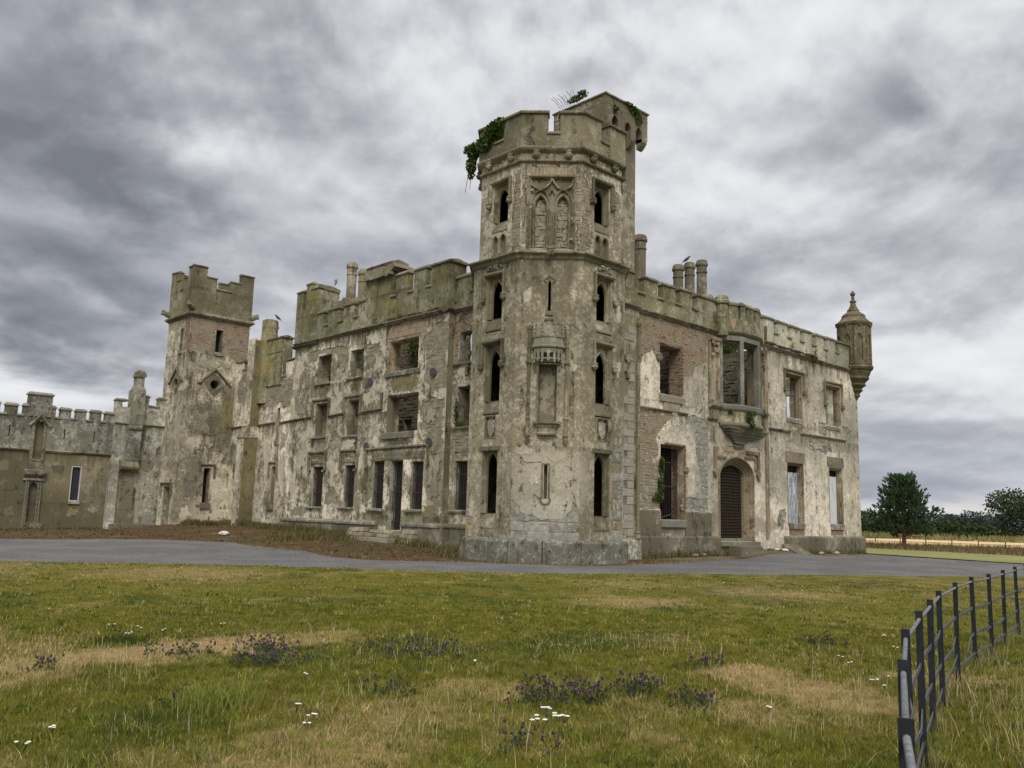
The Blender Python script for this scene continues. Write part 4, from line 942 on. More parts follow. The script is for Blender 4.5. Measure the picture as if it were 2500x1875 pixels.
# window trims
def sill(fr, parent, s0, s1, z0, z1, n=.10, mat='trim_grey'):
    m = MB(); m.section(fr, [(-.3, z0), (n, z0), (n + .01, z1 - .035), (n - .02, z1), (-.3, z1 + .02)], s0, s1); return m.obj('sill', mat, parent)
def bars(fr, parent, s0, s1, z0, z1, n, step=.115, rails=(.35, .72), mat='iron_bar', r=.011):
    m = MB(); k = max(2, int((s1 - s0) / step))
    for i in range(k + 1):
        s = s0 + (s1 - s0) * i / k; m.box(fr, s - r, s + r, n - r, n + r, z0, z1)
    for q in rails:
        z = z0 + (z1 - z0) * q; m.box(fr, s0, s1, n - .008, n + .014, z - .02, z + .02)
    return m.obj('iron_bars', mat, parent)
def frame_window(fr, parent, s0, s1, z0, z1, name='window', depth=.28, w=.09, mat='trim'):
    m = MB(); m.sweep(fr, [(s1, z0), (s1, z1), (s0, z1), (s0, z0)], [(0.0, -.02), (.0, -depth - .1), (w, -depth - .1), (w, -depth + .05), (w * .5, -.06)])
    return m.obj(name, mat, parent)
for key, v in L_top.items():
    o = frame_window(fL, lw, *v, mat='ochre_stone' if key == 'c' else 'trim_grey', w=.14 if key == 'c' else .05)
    if key == 'c': sill(fL, o, v[0] - .2, v[1] + .15, 8.36, 8.60, .08, 'trim_grey')
    else: sill(fL, o, v[0] - .04, v[1] + .22, v[2] - .09, v[2] - .01, .11, 'trim')
for key, v in L_mid.items():
    o = frame_window(fL, lw, *v, w=.10 if key != 'c' else .16)
    if key == 'c': sill(fL, o, 33.2, 35.85, 5.26, 5.56, .10, 'trim_grey')
    else: sill(fL, o, v[0] - .06, v[1] + .35, v[2] - .10, v[2] - .01, .10, 'trim_grey')
    m = MB()
    if key == 'c': m.sweep(fL, [(35.98, 7.62), (35.98, 6.78)], P_FLAT(.14, .09))
    else: m.sweep(fL, [(v[0] - .12, 6.75 + .02), (v[0] - .12, v[3] + .12), (v[1] + .22, v[3] + .12), (v[1] + .22, 6.75)], [(d, n) for d, n in P_HOOD(.13, .11)])
    m.obj('hood_mould', 'trim', o)
for a, b in ((45.6, 42.72), (40.9, 39.5), (37.85, 36.0)): MB().sweep(fL, [(min(a, 44.98), 6.64), (b, 6.70)], [(-d, n) for d, n in P_CORN(.15, .10)]).obj('string_course', 'trim', lw)
for key in ('a', 'b'):
    v = L_low[key]; o = frame_window(fL, lw, *v, w=.06, mat='trim_grey'); sill(fL, o, v[0] - .06, v[1] + .42, 1.78, 1.86, .13)
    bars(fL, o, v[0] + .05, v[1] - .05, v[2], v[3], -.11); m = MB(); m.box(fL, v[0] - .03, v[1] + .03, -.30, -.24, v[2] - .02, v[3] + .02); m.obj('shade_panel', 'void_shade', o)  # dark sheet behind the bars imitates an unlit room
    m = MB(); H0, H1 = v[0] - .14, v[1] + .32
    m.sweep(fL, [(H0, 3.82), (H0, 4.72), (H1, 4.72), (H1, 3.84)], P_HOOD(.13, .13))
    m.box(fL, H0 - .02, H0 + .16, -.01, .12, 3.72, 3.84); m.box(fL, H1 - .16, H1 + .03, -.01, .12, 3.74, 3.86); m.obj('hood_mould', 'trim', o)
    m = MB(); m.sweep(fL, rect(v[0] + .05, v[1] + .22, 4.20, 4.64), [(0, -.01), (0, .04), (.05, .04), (.05, -.01)], closed=True)
    random.seed(5)
    for i in range(8):
        for j in range(2):
            c = fL(v[0] + .16 + i * .15, .01, 4.31 + j * .21); m.ball(c, (.035, .055, .075), 6, 4, .25)
    m.obj('carved_panel', 'ochre_stone', o)
for key in ('c', 'd'):
    v = L_low[key]; o = frame_window(fL, lw, *v, w=.05, mat='trim_grey'); sill(fL, o, v[0] - .04, v[1] + .32, 1.72, 1.83, .12)
    bars(fL, o, v[0] + .05, v[1] - .05, v[2], v[3], -.11); m = MB(); m.box(fL, v[0] - .03, v[1] + .03, -.32, -.26, v[2] - .02, v[3] + .02); m.obj('shade_panel', 'void_shade', o)
v = L_low['door']; do = frame_window(fL, lw, *v, name='doorway', w=.07, mat='trim_grey'); bars(fL, do, v[0] + .06, v[1] - .06, v[2], v[3], -.20, .12, (.12, .55, .62)); m = MB(); m.box(fL, v[0] - .03, v[1] + .03, -.42, -.36, v[2] - .02, v[3] + .02); m.obj('shade_panel', 'void_shade', do)
m = MB(); m.sweep(fL, [(32.12, 3.92), (32.12, 4.76), (37.05, 4.72), (37.05, 3.88)], P_HOOD(.13, .13)); m.obj('hood_mould', 'trim', do)
m = MB(); m.box(fL, 32.3, 36.6, -.01, .03, 4.24, 4.60); random.seed(6)
for i in range(34):
    if 8 < i < 12: continue
    m.ball(fL(32.42 + i * .122, .03, 4.35 + .13 * (i % 2)), (.03, .05, .06), 6, 4, .3)
m.obj('carved_panel', 'trim', do)
for (s, z) in ((37.09, 8.25), (31.92, 8.24), (37.15, 4.93), (32.02, 4.96)):
    m = MB(); m.prism(fL, circle((s, z), .22, 18), -.02, .03); random.seed(3)
    m.sweep(fL, circle((s, z), .20, 18), P_FLAT(.05, .06), closed=True)
    for i in range(9):
        a = i * .7; m.ball(fL(s + .10 * math.cos(a), .045, z + .10 * math.sin(a)), (.03, .05, .05), 6, 4, .2)
    m.ball(fL(s, .06, z), (.04, .05, .05), 6, 4); m.obj('cast_roundel', 'cast_disc', lw)
for v in ((29.45, 30.5, 8.6, 10.05), (29.45, 30.5, 5.63, 7.48), (29.4, 30.5, 1.88, 4.08)):
    o = frame_window(fL2, lw, *v, w=.06, mat='trim_grey'); sill(fL2, o, v[0] - .04, v[1] + .3, v[2] - .12, v[2] - .01, .10, 'trim')
    if v[2] < 2: (bars(fL2, o, v[0] + .05, v[1] - .05, v[2], v[3], -.11), MB().box(fL2, v[0] - .03, v[1] + .03, -.32, -.26, v[2] - .02, v[3] + .02).obj('shade_panel', 'void_shade', o))
# plinth with its weathered top, broken at the entrance
m = MB(); pl = [(-.05, -.4), (.16, -.4), (.16, 1.02), (.20, 1.06), (.20, 1.13), (.06, 1.24), (-.05, 1.26)]
m.section(fL, pl, 35.85, 45.12); m.obj('plinth', 'plinth_render', lw); MB().section(fL, pl, 30.72, 33.72).obj('plinth', 'plinth_render', lw); MB().section(fL2, pl, 27.4, 30.72).obj('plinth', 'plinth_render', lw)
for i, (a, b) in enumerate(((35.84, 38.2), (38.22, 41.1), (41.12, 43.3), (43.32, 45.13), (30.71, 32.0), (32.02, 33.73))):
    m = MB(); m.section(fL, [(.02, 1.05), (.215, 1.05), (.215, 1.14), (.07, 1.255), (.02, 1.255)], a + .004, b - .004); m.obj('plinth_stone', 'trim_grey', lw)
m = MB(); m.box(FR(30.9), 25.003, 25.338, 0, .02, -.3, 11.02); m.obj('return_face', 'plinth_render', lw)
m = MB(); m.section(FR(30.72), pl, 24.80, 25.15); m.obj('plinth', 'plinth_render', lw)
# corner shaft and false cross slit on the strip beside the tower
def cross_slit(fr, parent, s, z0, z1, mat='trim_grey'):
    m = MB(); L = z1 - z0
    m.sheet(fr, [[(s - .07, z0 + L * .15), (s + .12, z0), (s + .12, z0 + L * .48), (s + .24, z0 + L * .5), (s + .24, z0 + L * .56), (s + .12, z0 + L * .58), (s + .12, z1 - .1), (s + .02, z1), (s - .07, z1 - .12), (s - .07, z0 + L * .62), (s - .2, z0 + L * .6), (s - .2, z0 + L * .5), (s - .07, z0 + L * .46)]], [rect(s - .02, s + .07, z0 + L * .62, z1 - .2), rect(s - .02, s + .07, z0 + L * .22, z0 + L * .42)], -.02, .09)
    m.sheet(fr, [ragged([(s - .18, z0 + L * .18), (s - .1, z0 + .03), (s + .05, z0 - .03), (s - .04, z0 + L * .26)], .1, .02, 3)], [], -.02, .15)
    return m.obj('cross_slit', mat, parent)
cross_slit(fL2, lw, 29.82, 7.95, 9.8, 'trim')
m = MB(); m.lathe((25.30, 28.95, 0), [(0, .9), (.10, .9), (.09, 1.1), (.055, 1.2), (.055, 8.0), (.09, 8.05), (.09, 8.15), (0, 8.2)], 8); m.obj('corner_shaft', 'trim', lw)
for i, (s_, z_, w_, h_, mt) in enumerate(((36.4, 5.15, 1.0, .85, 'pale_patch'), (43.6, 4.6, 1.5, 1.4, 'pale_patch'), (42.9, 5.1, .7, .7, 'yellow_patch'), (44.2, 2.8, 1.3, 1.6, 'pale_patch'), (40.1, 3.9, 1.3, .9, 'pale_patch'), (43.6, 1.65, 2.2, .75, 'grey_patch'), (37.2, 3.0, .7, .9, 'olive_patch'), (34.4, 8.02, 2.3, .72, 'olive_patch'), (38.5, 8.15, 1.1, .55, 'olive_patch'), (41.7, 8.2, 1.1, .5, 'olive_patch'),
        (36.5, 9.2, .8, 1.1, 'pale_patch'), (40.1, 9.0, .9, .8, 'pale_patch'), (31.8, 1.75, 1.2, .75, 'olive_patch'), (34.4, 5.08, 2.6, .32, 'olive_patch'), (40.2, 5.2, 1.1, .7, 'grey_patch'), (38.6, 5.15, .9, .6, 'pale_patch'), (37.3, 7.4, .9, 1.0, 'pale_patch'), (43.9, 7.4, 1.2, .8, 'grey_patch'), (32.0, 6.2, 1.1, 1.0, 'grey_patch'), (31.6, 3.4, 1.0, 2.2, 'grey_patch'))):
    patch(fL, lw, s_, z_, w_, h_, mt, 400 + i, .006 + .0006 * i)
for pts in ([(33.1, 8.4), (32.7, 8.9), (32.2, 9.1), (31.8, 9.05)], [(35.9, 8.4), (36.3, 7.7), (36.1, 7.55)], [(44.6, 6.4), (44.3, 5.4), (44.5, 4.4), (44.4, 3.2)], [(43.6, 5.4), (43.4, 4.6), (43.55, 3.6)], [(40.9, 2.5), (40.5, 2.95), (40.0, 2.9), (39.6, 2.5)], [(44.2, 2.5), (43.4, 2.6), (42.7, 2.95)], [(32.1, 4.6), (31.6, 4.4), (31.1, 4.5)], [(37.9, 10.2), (37.2, 10.05), (36.5, 10.2)], [(32.1, 3.2), (31.6, 3.1), (31.1, 3.25)]):
    crack(fL, lw, pts, .026, int(pts[0][0] * 17))
# inside: floor over the ground storey, rear wall with openings, cross walls
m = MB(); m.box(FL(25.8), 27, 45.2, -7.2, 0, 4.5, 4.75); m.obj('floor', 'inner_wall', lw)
back = FL(31.2)
L_BACK_HOLES = [rough_rect(41.75, 42.5, 5.6, 7.28, .03, 5), rough_rect(42.1, 42.95, 8.38, 8.9, .05, 6), arch(35.0, 36.2, 4.8, 6.4, 7.0)]
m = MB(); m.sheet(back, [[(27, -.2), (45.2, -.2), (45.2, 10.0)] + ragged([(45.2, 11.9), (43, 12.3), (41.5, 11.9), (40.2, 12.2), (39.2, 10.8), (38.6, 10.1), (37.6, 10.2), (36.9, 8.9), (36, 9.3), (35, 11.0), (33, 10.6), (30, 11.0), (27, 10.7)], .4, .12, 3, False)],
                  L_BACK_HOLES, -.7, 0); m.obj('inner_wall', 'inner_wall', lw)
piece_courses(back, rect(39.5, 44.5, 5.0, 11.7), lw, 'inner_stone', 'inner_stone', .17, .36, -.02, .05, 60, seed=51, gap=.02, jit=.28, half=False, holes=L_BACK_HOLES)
for y in (44.6,):
    m = MB(); m.sheet(FR(y), [[(25.7, 4.7), (31.2, 4.7)] + ragged([(31.2, 11.8), (29.5, 11.9), (28.5, 12.1), (26.5, 12.0), (25.7, 12.1)], .3, .12, int(y), False)], [rough_rect(27.6, 28.9, 4.76, 6.9, .04, int(y))], -.45, 0); m.obj('cross_wall', 'inner_wall', lw)
    piece_courses(FR(y), rect(25.8, 31.0, 5.0, 11.7), lw, 'inner_stone', 'inner_stone', .17, .34, -.02, .05, 40, seed=int(y), gap=.02, jit=.28, half=False, holes=[rect(27.5, 29.0, 4.7, 7)])
m = MB(); m.box(FL(31.9), 26, 46, -.3, 0, -.3, .1); m.box(FR(45.0), 25.75, 31.9, -.6, -.02, -.3, 10.9); m.obj('end_wall', 'inner_wall', lw)
m = MB(); m.box(FL(28.2), 27, 45, -.25, 0, -.2, 4.5); m.obj('cross_wall', 'inner_wall', lw)
# entrance steps, broken
steps = thing('stone_steps', 'broken stone entrance steps below the narrow barred doorway of the three-storey wing', 'steps', (24.2, 34.6, 0))
for i, (n_, z0, z1, a, b) in enumerate(((1.25, .0, .52, 33.2, 36.3), (.95, .52, .70, 33.5, 36.1), (.6, .70, .84, 33.7, 35.6))):
    rs = random.Random(i); s = a
    while s < b - .1:
        L = .35 + rs.random() * .45; e = min(s + L, b)
        m = MB(); m.frustum(fL, s + .01, e - .01, .17, n_ + rs.random() * .12, z0, s + .02, e - .03, .17, n_ - .04 + rs.random() * .1, z1 - rs.random() * .04)
        m.obj('stone', 'rubble_stone', steps, bevel=.015); s = e
for a, b, n_, z in ((36.3, 37.6, .9, .95), (32.3, 33.2, .8, .9)):
    rs = random.Random(int(a * 10)); 
    for lv in range(4):
        s = a
        while s < b - .05:
            L = .25 + rs.random() * .3; e = min(s + L, b); zz = .05 + lv * .22
            m = MB(); m.frustum(fL, s + .01, e - .01, .17, n_ * (1 - lv * .14) + rs.random() * .1, zz, s + .03, e - .03, .17, n_ * (1 - lv * .16), zz + .2); m.obj('stone', 'rubble_stone', steps, bevel=.012); s = e
# ------------------------------------------------------------------ two-storey wing on the right of the tower
rw = thing('castle_wing', 'two-storey wing with arched portal, oriel window and bare brick upper wall', 'ruined wing', (40, 24.2, 0))
RY = 24.2; fR = FR(RY); fP = FR(23.98)
R_up = {'brick': (32.25, 33.97, 7.48, 9.84), 'near': (43.68, 45.45, 7.5, 9.95), 'far': (48.28, 50.1, 7.48, 9.85)}
R_low = {'brick': (32.28, 34.15, 1.70, 5.12), 'near': (43.65, 45.42, 1.70, 4.98), 'far': (48.42, 50.1, 1.70, 4.98)}
portal = arch(36.95, 40.25, .72, 4.0, 4.98, 8)
oriel_hole = rect(37.2, 40.95, 7.45, 10.9)
Rh = [rough_rect(*R_up['brick'], .02, 21), rect(*R_up['near']), rect(*R_up['far']), rough_rect(*R_low['brick'], .02, 22), rect(*R_low['near']), rect(*R_low['far']), portal, oriel_hole]
exA = ragged([(30.42, 11.03), (36.05, 11.03), (36.05, 9.38), (35.1, 9.08), (34.8, 8.5), (34.05, 8.46), (33.95, 7.45), (32.26, 7.3), (32.23, 9.0), (31.94, 9.03), (31.62, 9.44), (31.01, 9.07), (30.74, 8.33), (30.42, 7.8)], .14, .05, 23)
exB = ragged([(30.42, 6.55), (33.16, 6.54), (32.75, 6.1), (32.12, 5.49), (32.3, 2.14), (30.42, 2.1)], .15, .05, 24)
exC = ragged([(34.33, 6.62), (36.05, 6.62), (36.05, 2.85), (35.4, 2.75), (35.5, 3.3), (35.15, 4.74), (35.04, 5.99), (34.33, 6.25)], .16, .06, 25)
exD = ragged([(34.1, 2.62), (34.3, 2.75), (36.05, 2.8), (36.05, 2.15), (34.1, 2.18)], .15, .05, 26)
exE = ragged([(45.6, 6.5), (48.2, 6.55), (48.8, 6.1), (48.2, 5.8), (46.5, 5.9)], .18, .09, 27)
exF = ragged([(47.3, 7.5), (48.2, 7.5), (48.2, 6.8), (47.4, 6.85)], .15, .06, 28)
exG = ragged([(50.3, 7.6), (51.4, 7.4), (51.3, 6.5), (50.3, 6.85)], .15, .07, 29)
exH = ragged([(42.7, 2.35), (43.3, 2.5), (43.45, 2.0), (42.6, 1.9)], .12, .05, 30)
exI = rect(43.75, 45.4, 1.02, 1.38); exJ = rect(48.5, 50.05, 1.05, 1.38)
exK = ragged([(37.2, 5.38), (38.2, 5.45), (39.4, 5.4), (39.9, 5.05), (39.2, 4.95), (38.6, 5.2), (37.7, 4.95)], .1, .04, 31)
R_ex = [exA, exB, exC, exD, exE, exF, exG, exH, exI, exJ, exK]
w = MB(); w.sheet(fR, [rect(30.38, 52.4, -.3, 11.04)], Rh, -.75, -.035); w.obj('wall', 'rubble_core', rw)
w = MB(); w.sheet(fR, [rect(30.38, 52.4, -.3, 11.04)], Rh + R_ex, -.035, 0); w.obj('render_coat', 'right_render', rw)
BR = [rect(*R_up['brick']), rect(*R_low['brick'])]
piece_courses(fR, exA, rw, 'brick', 'brick_worn', .078, .235, -.035, -.008, 280, seed=61, gap=.016, jit=.06, holes=BR, lim=(30.4, 36.1))
piece_courses(fR, [p for p in exB if True], rw, 'stone', 'rubble_stone', .15, .27, -.035, -.014, 110, seed=62, gap=.016, jit=.28, half=False, holes=BR + [rect(30.3, 33.2, 4.3, 6.7)])
piece_courses(fR, ragged([(30.42, 6.55), (33.16, 6.54), (32.75, 6.1), (32.12, 5.49), (32.15, 4.6), (30.42, 4.3)], .15, .05, 24), rw, 'brick', 'brick_worn', .078, .235, -.035, -.008, 15, seed=63, gap=.014, jit=.06, holes=BR)
piece_courses(fR, exC, rw, 'stone', 'grey_stone', .27, .45, -.035, -.016, 60, seed=64, gap=.02, jit=.3, half=False)
for ex, sd in ((exD, 65), (exE, 66), (exF, 67), (exG, 68), (exH, 69)): piece_courses(fR, ex, rw, 'stone', 'grey_stone', .2, .34, -.035, -.018, 20, seed=sd, gap=.018, jit=.3, half=False)
for ex, sd in ((exI, 70), (exJ, 71)): piece_courses(fR, ex, rw, 'brick', 'brick', .078, .235, -.035, -.004, 30, seed=sd, gap=.012, jit=.05)
piece_courses(fR, exK, rw, 'brick', 'brick_worn', .26, .085, -.035, .0, 30, seed=72, gap=.012, jit=.08, half=False, holes=[portal])
# brick jambs of the two broken windows, long and short
for (s0, s1, z0, z1), sd in ((R_up['brick'], 1), (R_low['brick'], 2)):
    def jamb(s, n, z, s1=s1): return (s1 - .0 - n, RY + s, z)
    piece_courses(jamb, rect(.03, .55, z0 + .05, z1 - .02), rw, 'jamb_brick', 'brick', .078, .235, -.02, .02 + .01 * sd, 60, seed=73 + sd, gap=.012, jit=.05)
# pier beside the tower with long-and-short quoins
w = MB(); w.sheet(fP, [rect(27.2, 30.38, .75, 11.04)], [], -.9, 0); w.obj('pier', 'tower_render', rw)
z = .95; i = 0
rs = random.Random(8)
while z < 10.4:
    h = .30 + rs.random() * .1
    if z < 6.3 or rs.random() < .35:
        a = 29.30 if i % 2 else 29.62
        m = MB(); m.box(fP, a, 30.05, -.05, .018 + rs.random() * .012, z + .012, z + h - .012); m.obj('quoin', 'quoin_stone', rw, bevel=.01)
    z += h; i += 1
cross_slit(fP, rw, 29.55, 7.8, 9.5, 'trim')
m = MB(); m.lathe((30.30, 23.93, 0), [(0, .86), (.14, .86), (.12, 1.05), (.15, 1.1), (.10, 1.2), (.085, 1.35), (.085, 10.2), (.13, 10.28), (.14, 10.4), (.08, 10.45), (0, 10.6)], 9); m.obj('corner_shaft', 'trim', rw)
m = MB(); m.section(FR(23.85), [(-.4, -.4), (0, -.4), (0, .74), (-.02, .78), (-.12, .86), (-.4, .86)], 27.0, 30.5); m.obj('plinth_stone', 'tower_plinth', rw, bevel=.012)
w = MB(); w.box(FR(23.93), 27.4, 30.2, -.6, 0, 11.2, 11.95); w.obj('parapet', 'right_parapet', rw)
merlon(FR(23.93), rw, 28.6, 30.0, 11.95, 12.85, -.45, 0, 'right_parapet', 'trim')
# cornices and parapets
m = MB(); m.sweep(fR, [(30.2, 11.0), (37.0, 11.0)], P_CORN(.22, .18)); m.sweep(fR, [(41.35, 11.0), (51.75, 11.0)], P_CORN(.22, .18)); m.sweep(fP, [(27.6, 11.0), (30.38, 11.0)], P_CORN(.2, .16)); m.obj('cornice', 'trim', rw)
pn0, pn1 = -.27, .05
w = MB(); w.box(fR, 30.2, 37.2, pn0, pn1, 11.22, 11.92); w.obj('parapet', 'right_parapet', rw)
for a, b in ((30.98, 31.95), (32.39, 33.33), (33.80, 34.72)): merlon(fR, rw, a, b, 11.92, 12.86, pn0, pn1, 'right_parapet', 'trim')
merlon(fR, rw, 35.22, 36.82, 11.92, 12.86, pn0, pn1, 'right_parapet', 'trim')
for a, b in ((30.3, 30.98), (31.95, 32.39), (33.33, 33.80), (34.72, 35.22)): crenel_sill(fR, rw, a, b, 11.88, pn0, pn1, 'trim')
w = MB(); w.box(fR, 41.3, 51.8, pn0, pn1, 11.22, 11.97); w.obj('parapet', 'pale_parapet', rw)
mer = ((41.35, 42.42), (42.86, 43.87), (44.30, 45.28), (45.74, 46.66), (47.18, 48.10), (48.62, 49.56), (50.0, 51.75))
for a, b in mer: merlon(fR, rw, a, b, 11.97, 12.85, pn0, pn1, 'pale_parapet' if b < 50 else 'right_parapet', 'trim')
for (a, b), (c, d) in zip(mer[:-1], mer[1:]): crenel_sill(fR, rw, b, c, 11.93, pn0, pn1, 'trim')
# octagonal pier at the left of the bay
m = MB(); m.lathe((37.15, 24.05, 0), [(0, 10.95), (.32, 10.95), (.32, 12.55), (.42, 12.6), (.42, 12.72), (.36, 12.78), (.36, 12.9), (.3, 13.0), (0, 13.02)], 8, .39); m.obj('corner_pier', 'right_parapet', rw)
m = MB(); m.lathe((36.9, 24.75, 0), [(0, 11.5), (.28, 11.5), (.28, 12.8), (.36, 12.85), (.34, 13.0), (.28, 13.12), (0, 13.14)], 8, .39); m.obj('corner_pier', 'right_parapet', rw)
m = MB(); m.box(fR, 41.36, 41.62, -.02, .10, .9, 12.2); m.obj('pilaster', 'ochre_stone', rw)
# chimneys of this wing
for x, y, zt, r in ((37.55, 27.0, 15.3, .275), (38.6, 27.0, 15.65, .275), (39.75, 27.0, 16.05, .285)): chimney(rw, x, y, r, 11.0, zt)
m = MB(); m.box(FR(26.4), 36.9, 40.4, -1.2, 0, 9.0, 12.4); m.obj('chimney_base', 'right_parapet', rw)
chimney(rw, 32.85, 25.9, .30, 10.5, 15.55)
m = MB(); m.box(FR(25.4), 32.3, 33.5, -1.0, 0, 9.0, 12.6); m.obj('chimney_base', 'right_parapet', rw)
# strings, plinth
for a, b in ((30.4, 33.1), (33.6, 34.35), (41.62, 44.0), (45.1, 50.6)): MB().sweep(fR, [(a, 6.60), (b, 6.60)], P_CORN(.15, .11)).obj('string_course', 'trim', rw)
pl = [(-.05, -.4), (.16, -.4), (.16, .90), (.02, 1.0), (-.05, 1.0)]
for a, b in ((30.4, 36.93), (43.2, 52.62)): MB().section(fR, pl, a, b).obj('plinth', 'plinth_render', rw)
for a, b, z1 in ((30.42, 32.27, 2.06), (34.17, 36.3, 2.04)):
    m = MB(); m.section(fR, [(-.02, 1.0), (.055, .98), (.055, z1), (.0, z1 + .06), (-.02, z1 + .06)], a, b); m.obj('plinth_band', 'plinth_render', rw)
# window trims
def board_mat(name, streaks):
    m, t, bs = new_mat(name)
    pos = t.n('ShaderNodeNewGeometry').outputs['Position']
    a = t.noise(t.scale(pos, (7, 7, 1.4)), 1.0, 7, 0.75, 0.6); b = t.noise(pos, 30, 4, 0.6)
    f = t.ramp(t.math('ADD', t.math('MULTIPLY', a, .8), t.math('MULTIPLY', b, .2)), .44 + streaks, .54 + streaks)
    col = t.mix(f, (0.56, 0.575, 0.575), (0.20, 0.225, 0.255))
    t.link(col, bs.inputs['Base Color']); bs.inputs['Roughness'].default_value = .75
board_mat('board_paint', 0.0); board_mat('board_paint_pale', 0.10)
def moulded(fr, parent, s0, s1, z0, z1, mat='ochre_stone', hood=None, w=.16):
    m = MB(); m.sweep(fr, [(s1, z0), (s1, z1), (s0, z1), (s0, z0)], [(-.02, .015), (0.0, .03), (.04, -.02), (.05, -.09), (w * .7, -.13), (w * .7, -.22), (w * .85, -.24), (w * .85, -.34), (-.02, -.34)])
    o = m.obj('window', mat, parent)
    if hood:
        q = MB(); q.sweep(fr, [(s1 + .12, z1 - hood), (s1 + .12, z1 + .12), (s0 - .12, z1 + .12), (s0 - .12, z1 - hood)], [(-d, n) for d, n in P_HOOD(.12, .12)]); q.obj('hood_mould', mat, o)
        for sx in (s0 - .16, s1 + .18): head_at(fr, sx, .08, z1 - hood - .07, o, .95, 'label_stop')
    return o
v = R_up['brick']; o = MB().sweep(fR, [(v[0], v[2]), (v[0], v[3])], [(0, -.06), (-.06, -.06), (-.06, -.4), (0, -.4)]).obj('window', 'trim', rw)
m = MB(); m.section(fR, [(-.5, 7.12), (.10, 7.12), (.12, 7.40), (-.02, 7.48), (-.5, 7.50)], 32.15, 33.95); m.obj('sill', 'trim_grey', o)
m = MB(); m.box(fR, 32.45, 33.7, -.03, .06, 6.72, 7.1); m.obj('brick_corbel', 'brick_worn', o)
head_at(fR, 32.1, .06, 9.1, o, 1.2, 'label_stop')
m = MB(); m.box(fR, 32.3, 33.95, -.6, -.1, 9.8, 9.95); m.obj('lintel', 'brick_worn', o)
v = R_low['brick']; o = MB().sweep(fR, [(v[1] - .04, 1.7), (v[1] - .04, 5.12), (v[0] + .3, 5.12)], [(0, .0), (0, .05), (-.07, .07), (-.1, .0), (0, -.3), (.12, -.3)]).obj('window', 'ochre_stone', rw)
sill(fR, o, 32.25, 34.15, 1.37, 1.70, .10, 'concrete'); bars(fR, o, 32.35, 34.0, 1.72, 5.1, -.42, .16, (.45, .78), r=.012)
m = MB(); m.add([fR(32.5, -.3, 1.75), fR(33.9, -.35, 2.05), fR(33.9, -.35, 2.0), fR(32.5, -.3, 1.70), fR(32.5, -.36, 1.75), fR(33.9, -.41, 2.05), fR(33.9, -.41, 2.0), fR(32.5, -.36, 1.70)], [(0, 1, 2, 3), (4, 5, 6, 7), (0, 1, 5, 4), (2, 3, 7, 6)]); m.obj('fallen_bar', 'iron_bar', o)
head_at(fR, 34.2, .05, 4.0, o, 1.1, 'label_stop')
# the surviving cap of render over the lower window swells out a little
for key, zt in (('near', 9.95), ('far', 9.85)):
    v = R_up[key]; o = moulded(fR, rw, *v, hood=1.15 if key == 'far' else .9)
    m = MB(); m.section(fR, [(-.5, v[2] - .28), (.06, v[2] - .28), (.07, v[2] - .10), (-.2, v[2] + .02), (-.5, v[2] + .02)], v[0] - .03, v[1] - .05); m.obj('sill', 'trim_grey', o)
    if key == 'far':
        m = MB(); m.box(fR, v[0] + .1, v[1] - .3, -.40, -.30, v[2], v[3]); m.obj('blocking_panel', 'screen_render', o)
for key in ('near', 'far'):
    v = R_low[key]; o = moulded(fR, rw, *v, w=.17); sill(fR, o, v[0] + .06, v[1] + .0, 1.38, 1.70, .07, 'trim_grey')
    m = MB(); m.box(fR, v[0] - .2, v[1] + .2, -.01, .02, v[3] + .04, v[3] + .62); m.obj('lintel_patch', 'turret_render', o)
    m = MB(); m.box(fR, v[0] + .12, v[1] - (.14 if key == 'near' else .2), -.36, -.30, 1.70, 4.48); b = m.obj('board', 'board_paint' if key == 'near' else 'board_paint_pale', o)
    b['label'] = 'flaking white and grey-blue painted board' if key == 'near' else 'pale boarded panel with a dark grey-blue edge'
    m = MB(); m.box(fR, v[0] - .05, v[1] + .05, -.50, -.46, 1.6, 5.0); m.obj('shade_panel', 'void_shade', o)
# portal: orders of the arch, iron gate, hood mould with diamond stops
po = MB(); W = .0
for d0, n_a, n_b in ((0.0, .02, -.07), (.15, -.07, -.16), (.29, -.16, -.28)):
    po.sweep(fR, arch_path(36.97 + d0, 40.23 - d0, .72, 4.0, 4.97 - d0 * .8, 8), [(-.02, n_b - .05), (-.02, n_a), (.05, n_a + .05), (.10, n_a), (.13, n_a - .07), (.18, n_a - .08), (.18, n_b - .05)])
po.sweep(fR, arch_path(37.45, 39.75, .72, 4.0, 4.58, 8), [(0, -.25), (0.03, -.30), (.03, -.62), (-.05, -.62), (-.05, -.25)])
po_o = po.obj('portal', 'ochre_stone', rw)
m = MB()
for i in range(15): s = 37.5 + i * .157; m.box(fR, s - .022, s + .022, -.50, -.45, .85, 4.6 if 1 < i < 13 else 4.2)
for i in range(24): z = .95 + i * .152; m.box(fR, 37.5, 39.72, -.45, -.42, z - .018, z + .018)
m.obj('iron_gate', 'rust_iron', po_o)
m = MB(); m.box(fR, 37.3, 39.9, -.60, -.54, .7, 4.9); m.obj('door', 'door_wood', po_o)
m = MB(); m.section(fR, [(-1.4, .5), (.25, .5), (.25, .70), (-1.4, .72)], 36.9, 40.4); m.section(fR, [(-1.2, .71), (-.05, .71), (-.05, .86), (-1.2, .87)], 37.2, 40.0); m.obj('threshold', 'trim_grey', po_o)
m = MB()
m.sweep(fR, [(36.62, 4.25), (36.62, 5.25), (36.85, 5.25)], P_FLAT(.16, .13)); m.sweep(fR, [(40.58, 4.25), (40.58, 5.22), (39.5, 5.22)], P_FLAT(.17, .13))
